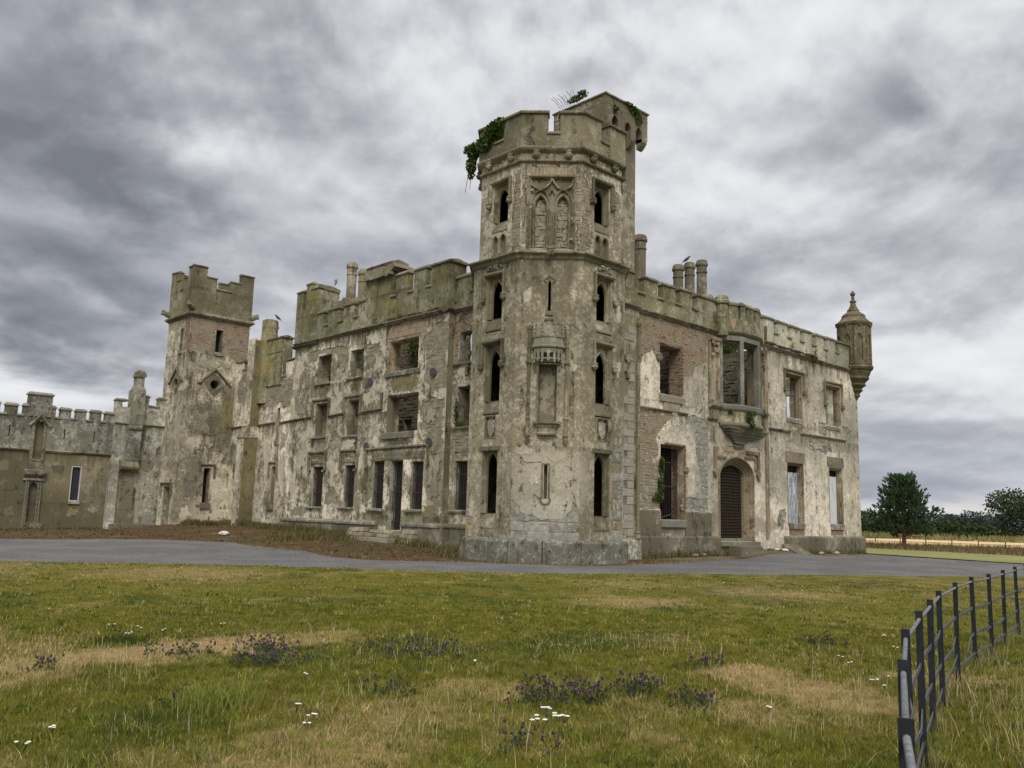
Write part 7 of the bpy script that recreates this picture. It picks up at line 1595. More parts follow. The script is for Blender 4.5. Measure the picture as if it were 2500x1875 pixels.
# loose chippings on the road
p = np.stack([RNG.random(30000) * 55, 5 + RNG.random(30000) * 45], 1); p = p[in_poly(ROAD_POLY, p) & (np.hypot(p[:, 0], p[:, 1]) < 60)][:4500]; k = len(p); z = gh(p[:, 0], p[:, 1]); sz = .010 + .022 * RNG.random(k) ** 3
a = RNG.random(k) * 6.28; V = np.empty((k, 5, 3), np.float32)
for i in range(4): V[:, i] = np.stack([p[:, 0] + np.cos(a + i * 1.57) * sz, p[:, 1] + np.sin(a + i * 1.57) * sz, z], 1)
V[:, 4] = np.stack([p[:, 0], p[:, 1], z + sz * .9], 1)
T = np.array([(0, 1, 4), (1, 2, 4), (2, 3, 4), (3, 0, 4)]); F = (np.arange(k)[:, None, None] * 5 + T[None]).reshape(-1, 3)
me = bpy.data.meshes.new('chippings'); me.from_pydata(V.reshape(-1, 3).tolist(), [], F.tolist()); at = me.attributes.new('tint', 'FLOAT_COLOR', 'POINT')
c = np.ones((k, 5, 4), np.float32); c[:, :, :3] = mixc((0.07, 0.067, 0.062), (0.24, 0.23, 0.21), RNG.random(k) ** 1.5)[:, None, :]; at.data.foreach_set('color', c.ravel()); me.materials.append(MATS['soil_tint'])
o = bpy.data.objects.new('gravel', me); COL.objects.link(o); tag(o, 'loose grey chippings scattered on the road', kind='stuff')
# ------------------------------------------------------------------ leaves, trees, ivy
def leaf_quads(mb, P, N, size, asp=.6, seed=0):
    """one small bent leaf face per point"""
    r = np.random.default_rng(seed); n = len(P)
    ax = r.normal(size=(n, 3)); ax /= np.linalg.norm(ax, axis=1)[:, None]
    b = np.cross(ax, r.normal(size=(n, 3))); b /= np.maximum(1e-6, np.linalg.norm(b, axis=1))[:, None]
    s = size * (.6 + .8 * r.random(n))[:, None]
    base = len(mb.v)
    q = np.stack([P - ax * s * .5, P + b * s * asp * .5, P + ax * s * .5, P - b * s * asp * .5], 1).reshape(-1, 3)
    mb.v += [tuple(v) for v in q.tolist()]; mb.f += [(base + i * 4, base + i * 4 + 1, base + i * 4 + 2, base + i * 4 + 3) for i in range(n)]
    return mb
leaf_mat('pine_needles', (0.030, 0.066, 0.034), (0.080, 0.135, 0.055), (0.11, 0.15, 0.055))
leaf_mat('hedge_leaves', (0.020, 0.036, 0.012), (0.050, 0.076, 0.022), (0.075, 0.09, 0.026))
leaf_mat('oak_leaves', (0.022, 0.038, 0.013), (0.058, 0.084, 0.025), (0.06, 0.075, 0.03))
leaf_mat('far_leaves', (0.024, 0.034, 0.026), (0.044, 0.058, 0.038))
leaf_mat('ivy_leaves', (0.030, 0.058, 0.012), (0.115, 0.165, 0.036), (0.17, 0.19, 0.06))
leaf_mat('dry_leaves', (0.10, 0.065, 0.035), (0.17, 0.115, 0.055), (0.08, 0.07, 0.03))
leaf_mat('thistle_leaves', (0.035, 0.055, 0.022), (0.06, 0.085, 0.03), (0.10, 0.10, 0.05))
plain('pine_bark', (0.16, 0.075, 0.045), .9, 0, .4, 6); plain('bark', (0.07, 0.055, 0.04), .9, 0, .4, 4); plain('twig', (0.09, 0.07, 0.06), .9, 0, .3, 8)
def pine_tree(x, y, H, label):
    t = thing('pine_tree', label, 'tree', (x, y, 0)); r = random.Random(5); nr = np.random.default_rng(5)
    m = MB(); m.tube([(x, y, -.1), (x + .05, y, 1.0), (x + .0, y + .05, 2.6), (x, y, H * .92)], [.17, .14, .10, .02], 9); tr = m.obj('trunk', 'pine_bark', t)
    m = MB(); limbs = MB()
    for i in range(88):
        f = (i + .5) / 88; z = .85 + (H - 1.3) * f ** .95; a = i * 2.399 + r.random() * .5
        L = 2.35 * ((1 - (z - 1.9) / (H - 1.5)) ** .8 if z > 1.9 else 1 - (1.9 - z) * .22)
        L = max(.35, (L.real if isinstance(L, complex) else L)) * (.62 + .5 * r.random())
        d = Vector((math.cos(a), math.sin(a), -.06 + .95 * f)); L *= .72 if i % 7 == 3 else 1.08; d.normalize(); p0 = Vector((x, y, z)); p1 = p0 + d * L * .6 + Vector((0, 0, -.05)); p2 = p0 + d * L + Vector((0, 0, .18 * L))
        limbs.tube([p0, p1, p2], [.035, .022, .008], 5)
        for k in range(int(6 + L * 6)):
            q = .3 + .7 * r.random(); c = p0.lerp(p2, q) + Vector((r.gauss(0, .16), r.gauss(0, .16), r.gauss(0, .10)))
            sh = (Vector((d.x * .6, d.y * .6, .75)) + Vector((r.gauss(0, .35), r.gauss(0, .35), r.gauss(0, .2)))).normalized(); Ls = .26 + .22 * r.random()
            for e in range(15):
                w = e / 15; b = c + sh * Ls * w; nd = (sh * .75 + Vector((r.gauss(0, .6), r.gauss(0, .6), r.gauss(0, .45)))).normalized() * (.20 * (1.15 - w * .4)); s = nd.cross(Vector((r.random(), r.random(), r.random()))).normalized() * .05
                m.add([b - s, b + s, b + nd], [(0, 1, 2)])
    limbs.obj('limbs', 'pine_bark', t); m.obj('crown', 'pine_needles', t)
    return t
pine_tree(67.5, 27.9, 5.35, 'lone bushy pine tree with a bare reddish trunk on the grass beside the wing')
CROWNS = {}
def broad_crown(key, H, R, n, leaf, seed, lift=.12):
    r = np.random.default_rng(seed); pts = []
    k = int(10 + R * 2)
    for i in range(k):
        a = r.random() * 6.283; rr_ = R * (.25 + .6 * r.random()); zc = H * (lift + .16 + (.62 - lift * .5) * r.random()); f = 1 - abs(zc / H - .5) * .75
        c = np.array((math.cos(a) * rr_ * f, math.sin(a) * rr_ * f, zc)); cr = R * (.28 + .22 * r.random())
        q = r.normal(size=(n // k, 3)); q /= np.linalg.norm(q, axis=1)[:, None]; q *= (cr * (.72 + .33 * r.random(n // k)))[:, None]; q[:, 2] *= .8
        pts.append(c + q)
    P = np.concatenate(pts); P = P[P[:, 2] > .02 * H]
    P[:, 2] *= H / P[:, 2].max()
    m = MB(); leaf_quads(m, P, None, leaf, .7, seed); me = m.mesh('crown'); return me
def broad_tree(x, y, H, R, label, mat, n=1500, leaf=.4, seed=1, group='trees and bushes of the far hedgerow', name='tree', cat='tree', trunk=True, lift=.12):
    t = thing(name, label, cat, (x, y, 0), group); r = random.Random(seed)
    if trunk:
        m = MB(); m.tube([(x, y, -.3), (x + .05 * H * .2, y, H * .3), (x, y, H * .75)], [R * .09, R * .07, R * .02], 7)
        for i in range(5):
            a = i * 1.3 + r.random(); m.tube([(x, y, H * (.25 + .07 * i)), (x + math.cos(a) * R * .35, y + math.sin(a) * R * .35, H * (.45 + .07 * i)), (x + math.cos(a) * R * .6, y + math.sin(a) * R * .6, H * (.55 + .08 * i))], [R * .04, R * .025, R * .01], 5)
        m.obj('trunk', 'bark', t)
    me = broad_crown(None, H, R, n, leaf, seed, lift); me.materials.append(MATS[mat])
    o = bpy.data.objects.new('crown', me); COL.objects.link(o); attach(o, t); o.location = (x, y, 0)
    return t
def at(deg, dist): a = math.radians(deg); return math.sin(a) * dist, math.cos(a) * dist
HEDGE = ((64.9, 163, 3.6, 3.2, 'dark bushy tree emerging beside the end of the two-storey wing'), (65.7, 172, 4.3, 3.6, 'slightly taller dark tree just behind the pine crown'), (66.5, 160, 3.7, 3.4, 'dense dark bush hidden mostly behind the pine'), (67.3, 166, 3.3, 3.4, 'dark bush behind the pine trunk'),
         (68.05, 156, 3.0, 3.2, 'rounded dark green bush on the near side of the hedgerow, next to the pine'), (68.85, 162, 3.35, 3.6, 'green bush with an uneven top between the pine and the domed trees'), (69.6, 166, 2.9, 3.4, 'low green bush under the first domed tree'), (70.6, 172, 2.5, 3.6, 'low green bush under the tallest domed tree'),
         (71.5, 160, 2.5, 3.0, 'rounded bush between the two domed trees'), (72.3, 176, 2.5, 3.4, 'dark bush between the last domed tree and the big oak'), (73.1, 172, 2.3, 3.2, 'low bush at the foot of the big oak'))
for i, (a, d, H, R, lb) in enumerate(HEDGE): broad_tree(*at(a, d), H, R, lb, 'hedge_leaves', 1700, .42, 20 + i, trunk=False, name='bush', cat='bush', lift=-.05)
for i, (a, d, H, R, lb) in enumerate(((70.2, 222, 4.75, 3.9, 'small far domed tree on the skyline'), (71.1, 198, 5.1, 4.3, 'tallest far domed tree on the skyline'), (72.25, 232, 5.3, 4.6, 'far domed tree on the skyline next to the blue hill'))):
    broad_tree(*at(a, d), H, R, lb, 'far_leaves', 1900, .42, 50 + i, lift=.1)
broad_tree(*at(74.3, 176), 8.9, 7.6, 'big broad oak cut by the edge of the picture', 'oak_leaves', 6500, .42, 61, group=None, name='oak_tree')
broad_tree(*at(70.95, 146), 1.25, 2.7, 'low clipped green bush standing in the dry margin of the field', 'hedge_leaves', 900, .28, 71, group=None, name='bush', cat='bush', trunk=False, lift=-.1)
broad_tree(*at(72.95, 172), 1.15, 2.1, 'small dark bush on the dry margin below the oak', 'hedge_leaves', 700, .28, 72, group=None, name='bush', cat='bush', trunk=False, lift=-.1)

def ivy(name, label, blobs, size, n, mat='ivy_leaves', cat='ivy', stems=(), seed=3):
    """blobs: (centre, radii, share)"""
    r = np.random.default_rng(seed); P = []
    for c, rad, sh in blobs:
        k = int(n * sh); q = r.normal(size=(k, 3)); q /= np.linalg.norm(q, axis=1)[:, None]; q *= (r.random(k) ** .4)[:, None]; P.append(np.array(c) + q * np.array(rad))
    P = np.concatenate(P); m = MB(); leaf_quads(m, P, None, size, .8, seed)
    t = thing(name, label, cat, tuple(blobs[0][0])); m.obj('leaves', mat, t)
    if stems:
        m = MB()
        for s in stems: m.tube(s, .012, 5)
        m.obj('stem', 'twig', t)
    return t
ivy('ivy', 'green ivy clump filling a gap in the octagonal tower battlement', [((22.5, 25.35, 17.35), (.28, .62, .42), .5), ((22.45, 25.9, 16.95), (.22, .5, .38), .3), ((22.6, 25.1, 17.6), (.3, .42, .25), .3)], .13, 1500)
ivy('ivy', 'dark ivy hanging loose from the outer corner of the octagonal tower parapet', [((22.6, 26.7, 16.9), (.24, .34, .42), .34), ((22.6, 26.85, 16.35), (.2, .27, .45), .24), ((22.65, 26.9, 15.95), (.12, .2, .3), .06), ((22.6, 27.05, 17.1), (.2, .3, .2), .1)], .12, 1300, seed=4,
    stems=[[(22.6, 26.4, 17.2), (22.55, 26.9, 16.6), (22.6, 27.05, 15.9), (22.6, 27.2, 15.2)], [(22.6, 26.5, 17.0), (22.6, 26.8, 16.2), (22.6, 26.9, 15.3)]])
ivy('creeper', 'green creeper hanging over the corbelled head of the square turret', [((30.7, 24.5, 20.85), (.42, .10, .2), .4), ((30.95, 24.5, 20.55), (.25, .10, .3), .3), ((29.25, 24.5, 20.5), (.18, .09, .14), .12), ((30.2, 24.5, 21.05), (.35, .1, .08), .1)], .10, 700, seed=5)
r_ = random.Random(4)
ivy('shrub', 'twiggy half-dead shrub growing on the turret coping', [((28.55, 26.3, 21.35), (.14, .7, .16), .8), ((28.5, 26.0, 21.5), (.12, .3, .12), .3)], .10, 420, seed=6, cat='shrub',
    stems=[[(28.6, 26.4 + i * .13, 21.2), (28.55, 26.5 + i * .16, 21.5 + r_.random() * .2), (28.5, 26.55 + i * .18 + r_.random() * .1, 21.7 + r_.random() * .3)] for i in range(9)])
ivy('ivy', 'ivy climbing the jamb of the tall brick-edged ground-floor window', [((32.28, 24.12, 4.1), (.16, .12, .45), .35), ((32.2, 24.12, 3.3), (.16, .10, .4), .25), ((32.12, 24.12, 2.75), (.28, .10, .3), .25), ((31.85, 24.13, 2.65), (.22, .07, .14), .1), ((32.3, 24.3, 3.4), (.1, .3, .9), .2)], .09, 1200, seed=7)
ivy('creeper', 'creeper trailing from the sill of the oriel window', [((38.55, 23.35, 7.05), (.28, .14, .18), .35), ((38.75, 23.4, 6.72), (.2, .14, .24), .35), ((38.9, 23.35, 6.4), (.12, .12, .22), .2), ((39.05, 23.42, 7.12), (.18, .10, .12), .15)], .08, 700, seed=8)
ivy('creeper', 'small tuft of leaves on the canted side of the oriel', [((37.55, 23.85, 7.12), (.2, .1, .1), 1)], .07, 130, seed=9)
ivy('shrub', 'leafy shrub growing on the inner wall seen through the oriel window', [((47.3, 30.1, 11.9), (1.3, .45, 1.1), .45), ((48.6, 30.2, 11.4), (1.1, .4, 1.0), .3), ((46.4, 30.2, 12.3), (.8, .4, .6), .2), ((47.9, 30.3, 13.0), (.9, .4, .5), .2)], .16, 2600, cat='shrub', seed=10)
ivy('shrub', 'leafy shrub on the inner wall seen through the upper window of the three-storey wing', [((31.0, 41.3, 11.6), (.4, .9, .7), .6), ((30.95, 41.0, 11.1), (.3, .5, .7), .4)], .14, 1300, cat='shrub', seed=11)
ivy('moss', 'rusty dry growth along the cornice above the two-storey wing', [((41.9, 24.0, 11.28), (.7, .14, .08), .2), ((43.2, 24.0, 11.26), (.8, .13, .06), .25), ((44.6, 24.0, 11.26), (.9, .13, .07), .25), ((46.2, 24.0, 11.26), (.9, .13, .08), .3), ((46.75, 24.0, 11.1), (.3, .14, .2), .15)], .07, 1300, 'dry_leaves', 'moss', seed=12)
ivy('moss', 'mossy growth on the cornice of the three-storey wing', [((24.85, 31.8, 11.26), (.1, .9, .05), .3), ((24.85, 33.6, 11.27), (.1, .9, .05), .3), ((24.85, 35.3, 11.28), (.1, .8, .06), .3), ((24.85, 34.6, 11.36), (.1, .2, .09), .1)], .06, 700, 'dry_leaves', 'moss', seed=13)
ivy('ivy', 'ivy on the jamb of the narrow set-back window beside the octagonal tower', [((25.3, 30.5, 6.3), (.12, .12, .7), .6), ((25.35, 30.3, 5.75), (.15, .35, .1), .4)], .07, 420, seed=14)
# bare creeper stems under the parapet beside the tower
m = MB(); r_ = random.Random(3)
t = thing('creeper', 'bare dead creeper stems on the brick strip beside the octagonal tower', 'creeper', (25.3, 30, 9))
for i in range(7):
    y0 = 30.85 - r_.random() * .5; z0 = 10.9 - r_.random() * .6; p = [(25.30, y0, z0)]
    for k in range(6): p.append((25.30 - r_.random() * .04, p[-1][1] - .10 - r_.random() * .2 + (.12 if i % 2 else 0), p[-1][2] + (r_.random() - .55) * .4))
    m.tube(p, .014, 4)
m.obj('stem', 'twig', t)
plain('yellow_petal', (0.62, 0.46, 0.03), .7, 0, .2, 20); plain('white_petal', (0.74, 0.74, 0.68), .7, 0, .1, 20); plain('purple_petal', (0.15, 0.05, 0.15), .7, 0, .35, 9); plain('thistle_bud', (0.045, 0.03, 0.038), .8, 0, .3, 20); plain('dry_umbel', (0.30, 0.24, 0.16), .8, 0, .3, 20)
def ragwort(x, y, z, h, label, seed):
    r = random.Random(seed); t = thing('ragwort', label, 'flower', (x, y, z), 'yellow flowers on the cornice'); st = MB(); fl = MB(); lf = MB()
    for i in range(5):
        a = r.random() * 6.28; tip = (x + math.cos(a) * .12, y - .05 + math.sin(a) * .1, z + h * (.7 + .3 * r.random())); st.tube([(x, y, z), (x + math.cos(a) * .03, y, z + h * .5), tip], .009, 4); fl.ball(tip, (.075, .06, .03), 6, 4, .25)
    leaf_quads(lf, np.array([(x + r.gauss(0, .06), y + r.gauss(0, .05), z + r.random() * h * .6) for _ in range(30)]), None, .09, .4, seed)
    st.obj('stem', 'thistle_leaves', t); fl.obj('flower_head', 'yellow_petal', t); lf.obj('leaves', 'thistle_leaves', t)
ragwort(44.12, 24.0, 11.25, .48, 'yellow ragwort growing on the cornice close to the oriel', 1); ragwort(46.75, 24.0, 11.22, .58, 'yellow ragwort growing on the cornice above the sky-lit window', 2)
def umbel(x, y, z, h, label, seed, grp=None):
    r = random.Random(seed); t = thing('dry_weed', label, 'weed', (x, y, z), grp); st = MB(); hd = MB()
    for i in range(6):
        a = r.random() * 6.28; tip = (x + math.cos(a) * .2 * h, y + math.sin(a) * .25 * h, z + h * (.6 + .4 * r.random())); st.tube([(x, y, z), (x, y, z + h * .3), tip], .009, 4); hd.ball(tip, (.05, .05, .025), 6, 4, .3)
    st.obj('stem', 'twig', t); hd.obj('flower_head', 'dry_umbel', t)
umbel(24.9, 47.2, 11.98, .6, 'dry weed with seed heads on the link wall pier', 3); umbel(25.2, 46.5, 11.6, .4, 'second smaller dry weed sprouting from the side of the link wall pier', 4); umbel(25.9, 42.6, 14.35, .5, 'thin dry weed on the broken corner block of the three-storey wing', 5)

# ------------------------------------------------------------------ flowers in the lawn
def thistle_clump(x, y, R, n, H, label, seed):
    r = random.Random(seed); z = float(gh(np.array([x]), np.array([y]))[0]) + .02
    t = thing('knapweed_clump', label, 'flower clump', (x, y, z), 'purple knapweed clumps in the lawn'); st = MB(); hd = MB(); fl = MB(); lf = []
    for i in range(n):
        a = r.random() * 6.28; q = R * r.random() ** .6; bx, by = x + math.cos(a) * q, y + math.sin(a) * q; h = H * .60 * (.6 + .5 * r.random()); la = r.random() * 6.28
        tip = (bx + math.cos(la) * .08, by + math.sin(la) * .08, z + h); st.tube([(bx, by, z), (bx + math.cos(la) * .02, by + math.sin(la) * .02, z + h * .6), tip], [.004, .003, .003], 3)
        hd.lathe(tip, [(0, -.014), (.012, -.008), (.013, .006), (.008, .014), (0, .016)], 5)
        if r.random() < .22: fl.lathe((tip[0], tip[1], tip[2] + .012), [(0, 0), (.007, .002), (.016, .014), (.012, .02), (0, .016)], 6)
        if r.random() < .8: b2 = (bx + r.gauss(0, .05), by + r.gauss(0, .05), z + h * (.6 + .25 * r.random())); st.tube([(bx, by, z + h * .4), b2], .003, 3); hd.lathe(b2, [(0, -.012), (.011, -.006), (.011, .006), (0, .014)], 5)
        lf += [(bx + r.gauss(0, .04), by + r.gauss(0, .04), z + r.random() * h * .75) for _ in range(8)]
    m = MB(); leaf_quads(m, np.array(lf), None, .06, .25, seed); m.obj('leaves', 'thistle_leaves', t); tag(st.obj('stem', 'thistle_leaves', t), kind='stuff'); tag(hd.obj('bud', 'thistle_bud', t), kind='stuff')
    if fl.f: tag(fl.obj('flower_head', 'purple_petal', t), kind='stuff')
    return t
for i, c in enumerate(((6.35, 5.85, .42, 46, .30, 'largest knapweed clump, thick with purple heads, beside the white yarrow'), (7.0, 5.55, .28, 26, .32, 'knapweed clump with scattered tall heads next to the largest clump'), (7.05, 4.95, .26, 18, .26, 'loose knapweed with mostly dark buds near the fence side of the lawn'),
                       (5.75, 5.85, .22, 9, .28, 'few knapweed stalks just behind the yarrow'), (9.0, 6.1, .22, 14, .26, 'small knapweed tuft standing alone above the dry patch'), (6.75, 8.85, .70, 50, .22, 'wide low knapweed clump in the middle of the lawn'),
                       (5.0, 9.15, .45, 40, .26, 'dark knapweed clump at the end of the straw-coloured strip'), (5.35, 9.9, .5, 30, .24, 'knapweed scattered across the straw-coloured strip'), (4.4, 10.0, .4, 22, .24, 'knapweed stalks in the middle of the straw-coloured strip'),
                       (5.0, 7.0, .32, 12, .22, 'sparse knapweed below the wide clump'), (2.9, 10.0, .18, 10, .24, 'tiny knapweed tuft on the straw-coloured strip'), (12.0, 6.2, .35, 16, .24, 'knapweed with dark buds near the far fence posts'),
                       (3.6, 7.6, .4, 8, .24, 'few purple heads beside the bright green tuft'), (4.85, 4.75, .3, 9, .26, 'sparse purple heads at the bottom edge of the lawn'))):
    thistle_clump(*c, 100 + i)
def yarrow(x, y, k, label, seed, sz=.52, h=.09):
    r = random.Random(seed); z = float(gh(np.array([x]), np.array([y]))[0]) + .02
    t = thing('yarrow', label, 'flower', (x, y, z), 'white yarrow flowers in the lawn'); st = MB(); fl = MB()
    for i in range(k):
        a = r.random() * 6.28; q = .09 * sz * r.random() ** .5 * (k > 1); tip = (x + math.cos(a) * q, y + math.sin(a) * q, z + h * (.85 + .25 * r.random())); st.tube([(x, y, z), tip], .003, 3)
        for e in range(7):
            b = e * .9; fl.lathe((tip[0] + math.cos(b) * .017 * sz, tip[1] + math.sin(b) * .017 * sz, tip[2]), [(0, -.004), (.012 * sz, 0), (.011 * sz, .004), (0, .006)], 5)
    tag(st.obj('stem', 'thistle_leaves', t), kind='stuff'); tag(fl.obj('flower_head', 'white_petal', t), kind='stuff')
YAR = ((5.62, 5.42, 5, 'brightest white yarrow head in front of the largest knapweed clump'), (5.55, 5.18, 5, 'second bright yarrow head touching the brightest one'), (5.32, 5.2, 4, 'smaller yarrow head just below the bright pair'))
for i, (x, y, k, lb) in enumerate(YAR): yarrow(x, y, k, lb, 200 + i, .78)
YAR2 = ((10.8, 5.3, 2, 'pair of tiny yarrow heads left of the far fence posts, upper one'), (10.4, 5.0, 2, 'pair of tiny yarrow heads just below the upper pair by the fence'), (13.4, 5.9, 3, 'yarrow head farthest up the lawn beside the fence'), (9.5, 4.3, 4, 'loose yarrow cluster close to the fence above the pale dry patch edge'), (9.3, 4.1, 2, 'yarrow heads touching the fence below the loose cluster'), (7.3, 4.3, 3, 'faint yarrow alone in the grass below the dry patch by the fence'),
  (4.4, 11.7, 3, 'yarrow right above the dark green leafy tuft'), (4.5, 12.6, 2, 'yarrow higher up the lawn behind the dark green tuft'), (4.7, 12.2, 2, 'yarrow between the dark tuft and the road, middle of three'), (5.8, 12.0, 2, 'lone yarrow in the lawn above the end of the straw-coloured strip'), (4.0, 6.8, 3, 'yarrow in the open grass below the wide knapweed clump'), (3.9, 6.4, 4, 'flat group of four yarrow heads below the lone open-grass yarrow'), (3.75, 6.2, 2, 'two yarrow heads at the lower edge of the flat group'),
  (2.2, 7.2, 3, 'yarrow in the darker grass under the bright green tuft'), (1.9, 6.8, 3, 'yarrow in the bottom corner of the lawn away from the fence'), (4.9, 11.8, 2, 'yarrow beside the dark green leafy tuft on its castle side'), (6.7, 7.6, 2, 'yarrow below the wide low knapweed clump'), (4.8, 8.0, 2, 'yarrow beneath the dark clump at the end of the straw strip'), (8.6, 3.6, 2, 'yarrow outside the fence near its bend'), (7.9, 2.2, 5, 'larger yarrow head inside the fence, in the tall dry grass'), (8.3, 2.3, 4, 'second yarrow head inside the fence, beside the larger one'), (9.9, 4.35, 2, 'single yarrow between two fence posts'), (12.2, 5.2, 2, 'tiny yarrow in front of the far end of the fence'))
for i, (x, y, k, lb) in enumerate(YAR2): yarrow(x, y, k, lb, 220 + i)
tuft = MB(); 
p = np.stack([3.55 + RNG.normal(0, .16, 420), 7.35 + RNG.normal(0, .13, 420)], 1)
o = blades('grass_tuft', p[:, 0], p[:, 1], 0 * p[:, 0] + .02, .14 + .16 * RNG.random(420), .008, np.array((0.21, 0.235, 0.045))[None] * (.7 + .6 * RNG.random(420))[:, None], None, lean=.7, kind='thing'); tag(o, 'bright yellow-green grass tuft in the darker lawn', 'grass tuft')
p = np.stack([4.25 + RNG.normal(0, .16, 500), 11.45 + RNG.normal(0, .2, 500)], 1)
o = blades('grass_tuft', p[:, 0], p[:, 1], 0 * p[:, 0] + .02, .04 + .06 * RNG.random(500), .014, np.array((0.045, 0.072, 0.016))[None] * (.7 + .6 * RNG.random(500))[:, None], None, lean=.5, kind='thing'); tag(o, 'dark green leafy tuft above the straw-coloured strip', 'grass tuft')

# ------------------------------------------------------------------ estate fence
plain('fence_paint', (0.018, 0.020, 0.024), .6, .1, .35, 18, .25); plain('galvanised', (0.15, 0.155, 0.16), .6, .25, .45, 30, .4); plain('rail_paint', (0.10, 0.105, 0.11), .55, .3, .35, 14)
fence = thing('estate_fence', 'curved iron estate fence with dark posts and a pale round top rail', 'fence', (8, 3, 0))
FP = [(.9, .25), (1.85, .72), (2.98, 1.25), (4.2, 1.77), (5.46, 2.26), (6.68, 2.68), (7.82, 3.05), (9.0, 3.41), (10.54, 3.82), (11.97, 4.12), (13.0, 4.26), (14.45, 4.55), (16.0, 4.83), (17.4, 5.1), (18.9, 5.3)]
lean = random.Random(3)
TOPS = []
for i, (x, y) in enumerate(FP):
    a = FP[max(i - 1, 0)]; b = FP[min(i + 1, len(FP) - 1)]; d = Vector((b[0] - a[0], b[1] - a[1])).normalized()
    k = .03 if i > 4 else .012
    lx, ly = lean.gauss(0, .012) , lean.gauss(0, .012)
    fr = lambda s, n, z, x=x, y=y, d=d, lx=lx, ly=ly: (x + d.x * n - d.y * s + lx * z, y + d.y * n + d.x * s + ly * z, z)
    m = MB(); m.box(fr, -.025, .025, -.006, .006, -.1, 1.13); m.obj('post', 'fence_paint', fence)
    TOPS.append((x, y, lx, ly))
_g = np.concatenate([np.array(q) + RNG.normal(0, .09, (70, 2)) for q in FP])
blades('seed_grass', _g[:, 0], _g[:, 1], 0 * _g[:, 0] + .02, .10 + .22 * RNG.random(len(_g)), .006, mixc((0.12, 0.14, 0.03), (0.40, 0.32, 0.16), RNG.random(len(_g))), 'long grass tangled round the feet of the iron fence posts', lean=.4)
def fpt(i, z): x, y, lx, ly = TOPS[i]; return Vector((x + lx * z, y + ly * z, z))
for i in range(len(FP) - 1):
    m = MB(); a, b = fpt(i, 1.07), fpt(i + 1, 1.07); e = (b - a).normalized(); m.tube([a - e * .02, a.lerp(b, .5) + Vector((0, 0, -.004)), b + e * .02], .0135, 8); m.obj('top_rail', 'galvanised', fence, smooth=True)
    for z, k in ((.745, 0), (.43, 1), (.20, 2), (.035, 3)):
        a, b = fpt(i, z), fpt(i + 1, z)
        if i == 8 and k == 1: a = a.lerp(b, .55) + Vector((0, 0, -.16)); mid = a.lerp(b, .45) + Vector((0, 0, .07))
        elif i == 7 and k == 1: b = a.lerp(b, 1.02) + Vector((.03, .02, .12)); mid = a.lerp(b, .75) + Vector((0, 0, -.09))
        elif i == 7 and k == 2: b = a.lerp(b, 1.0) + Vector((0, 0, .13)); mid = a.lerp(b, .7) + Vector((0, 0, -.03))
        elif i == 4 and k == 3: b = a.lerp(b, .9) + Vector((.2, -.35, .0)); mid = a.lerp(b, .5)
        else: mid = a.lerp(b, .5) + Vector((lean.gauss(0, .01), lean.gauss(0, .01), lean.gauss(0, .012)))
        d = (b - a).normalized(); s = Vector((-d.y, d.x, 0)) * .005; u = Vector((0, 0, .016)); m = MB(); vs = []
        for p_ in (a, mid, b): vs += [p_ - s - u, p_ + s - u, p_ + s + u, p_ - s + u]
        m.add(vs, [(q, (q + 1) % 4, 4 + (q + 1) % 4, 4 + q) for q in range(4)] + [(4 + q, 4 + (q + 1) % 4, 8 + (q + 1) % 4, 8 + q) for q in range(4)] + [(0, 1, 2, 3), (8, 9, 10, 11)]); m.obj('rail', 'rail_paint', fence)
ff_ = thing('field_fence', 'thin wire field fence on low posts beside the stubble field', 'fence', (74, 28, 0))
pts = [(69.5, 39 - i * 2.6) if False else (70.2 + i * .72, 37.5 - i * 1.75) for i in range(19)]
for x, y in pts: m = MB(); m.tube([(x, y, -.1), (x, y, .72)], .04, 5); m.obj('post', 'twig', ff_)
m = MB()
for z in (.66, .42): m.tube([(x, y, z) for x, y in pts], .018, 4)
m.obj('rail', 'twig', ff_)

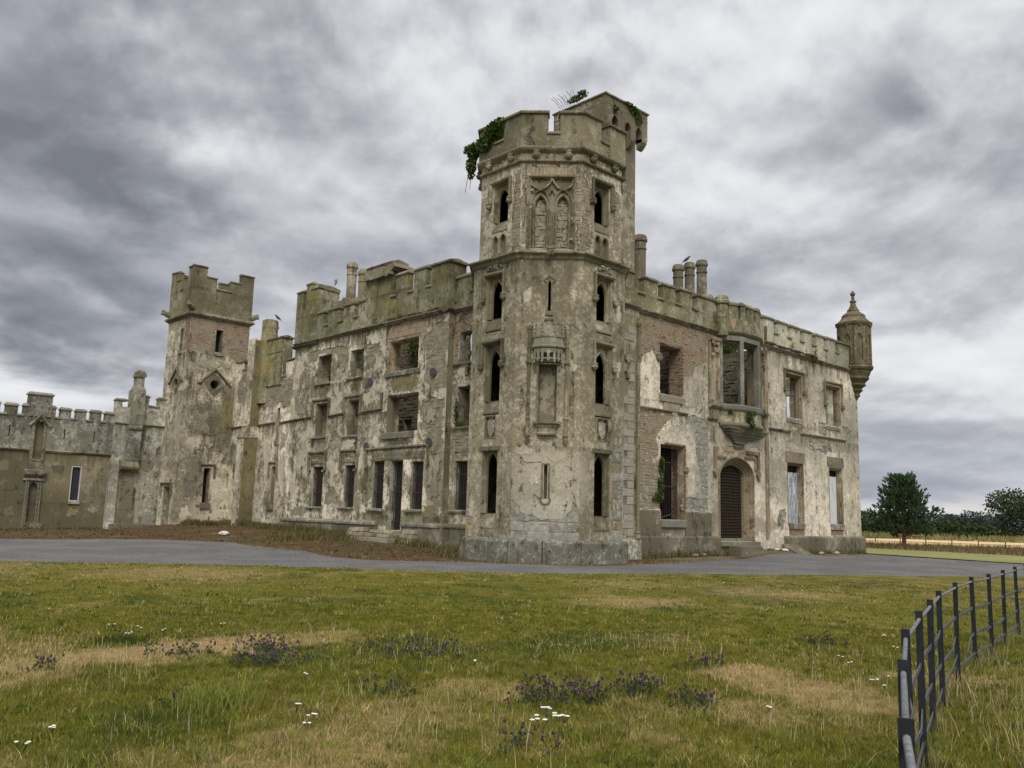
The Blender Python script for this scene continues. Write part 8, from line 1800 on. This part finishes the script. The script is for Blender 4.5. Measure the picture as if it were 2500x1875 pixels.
# ------------------------------------------------------------------ birds, loose stones
plain('feathers', (0.045, 0.045, 0.052), .7, 0, .3, 20)
def bird(x, y, z, ang, label, pitch=.9, sc=1.0):
    t = thing('crow', label, 'bird', (x, y, z)); c, s = math.cos(ang), math.sin(ang)
    P = lambda f, u, w=0: (x + (c * f - s * w) * sc, y + (s * f + c * w) * sc, z + u * sc)
    m = MB(); m.tube([P(-.24, -.06), P(-.16, .02), P(-.06, .10), P(.05, .18), P(.10, .26), P(.15, .29), P(.20, .28), P(.245, .27)], [.012, .045, .075, .075, .05, .042, .02, .004], 8); m.obj('body', 'feathers', t, smooth=True)
    m = MB()
    for w in (-.03, .03): m.tube([P(-.03, .06, w), P(-.01, -.0, w)], .008, 4)
    m.obj('leg', 'feathers', t)
    m = MB(); m.add([P(-.16, .03, -.03), P(-.16, .03, .03), P(-.33, -.12, .035), P(-.33, -.12, -.035), P(-.16, .01, -.03), P(-.16, .01, .03), P(-.33, -.13, .035), P(-.33, -.13, -.035)], [(0, 1, 2, 3), (4, 7, 6, 5), (0, 4, 5, 1), (2, 6, 7, 3), (1, 5, 6, 2), (0, 3, 7, 4)]); m.obj('tail', 'feathers', t)
bird(25.5, 48.36, 13.27, math.radians(125), 'dark bird perched on the broken pier of the link wall', sc=1.0)
bird(38.2, 26.9, 15.62, math.radians(-40), 'dark bird perched on a chimney of the two-storey wing', sc=1.0)
plain('white_stone', (0.6, 0.58, 0.54), .9, 0, .15, 10)
def loose(x, y, r, label, seed, mat='white_stone', grp=None):
    random.seed(seed); m = MB(); z = float(gh(np.array([x]), np.array([y]))[0]); m.ball((x, y, z + r[2] * .6), r, 8, 6, .15); o = m.obj('stone', mat); tag(o, label, 'stone', grp)
loose(20.6, 43.2, (.28, .2, .12), 'white stone lying on the brown verge before the link wall', 1)
for i, (x, y) in enumerate(((40.1, 23.2), (40.5, 23.5), (40.9, 23.0), (41.3, 23.5), (39.7, 23.6), (40.6, 22.7), (41.7, 23.1))): loose(x, y, (.22, .16, .07), ('flat pale stone directly before the portal threshold', 'white rubble stone on the ramp beside the portal', 'greyish rubble stone in front of the ramp, toward the road', 'white rubble stone against the foot of the sloping kerb', 'grey rubble stone by the squared block', 'white rubble stone lying nearest the road before the portal', 'grey rubble stone in front of the sloping kerb')[i], 10 + i, 'white_stone' if i % 2 else 'trim_grey', 'rubble stones at the portal')
for i, (x, y) in enumerate(((46.3, 23.7), (47.9, 23.6), (34.3, 23.75), (35.0, 23.8))): loose(x, y, (.3, .14, .09), ('broken stone at the plinth under the first boarded window', 'broken stone at the plinth between the two boarded windows', 'broken stone at the plinth under the ivy-edged window', 'second broken stone at the plinth, closer to the portal block')[i], 30 + i, 'trim_grey', 'broken stones along the plinth')
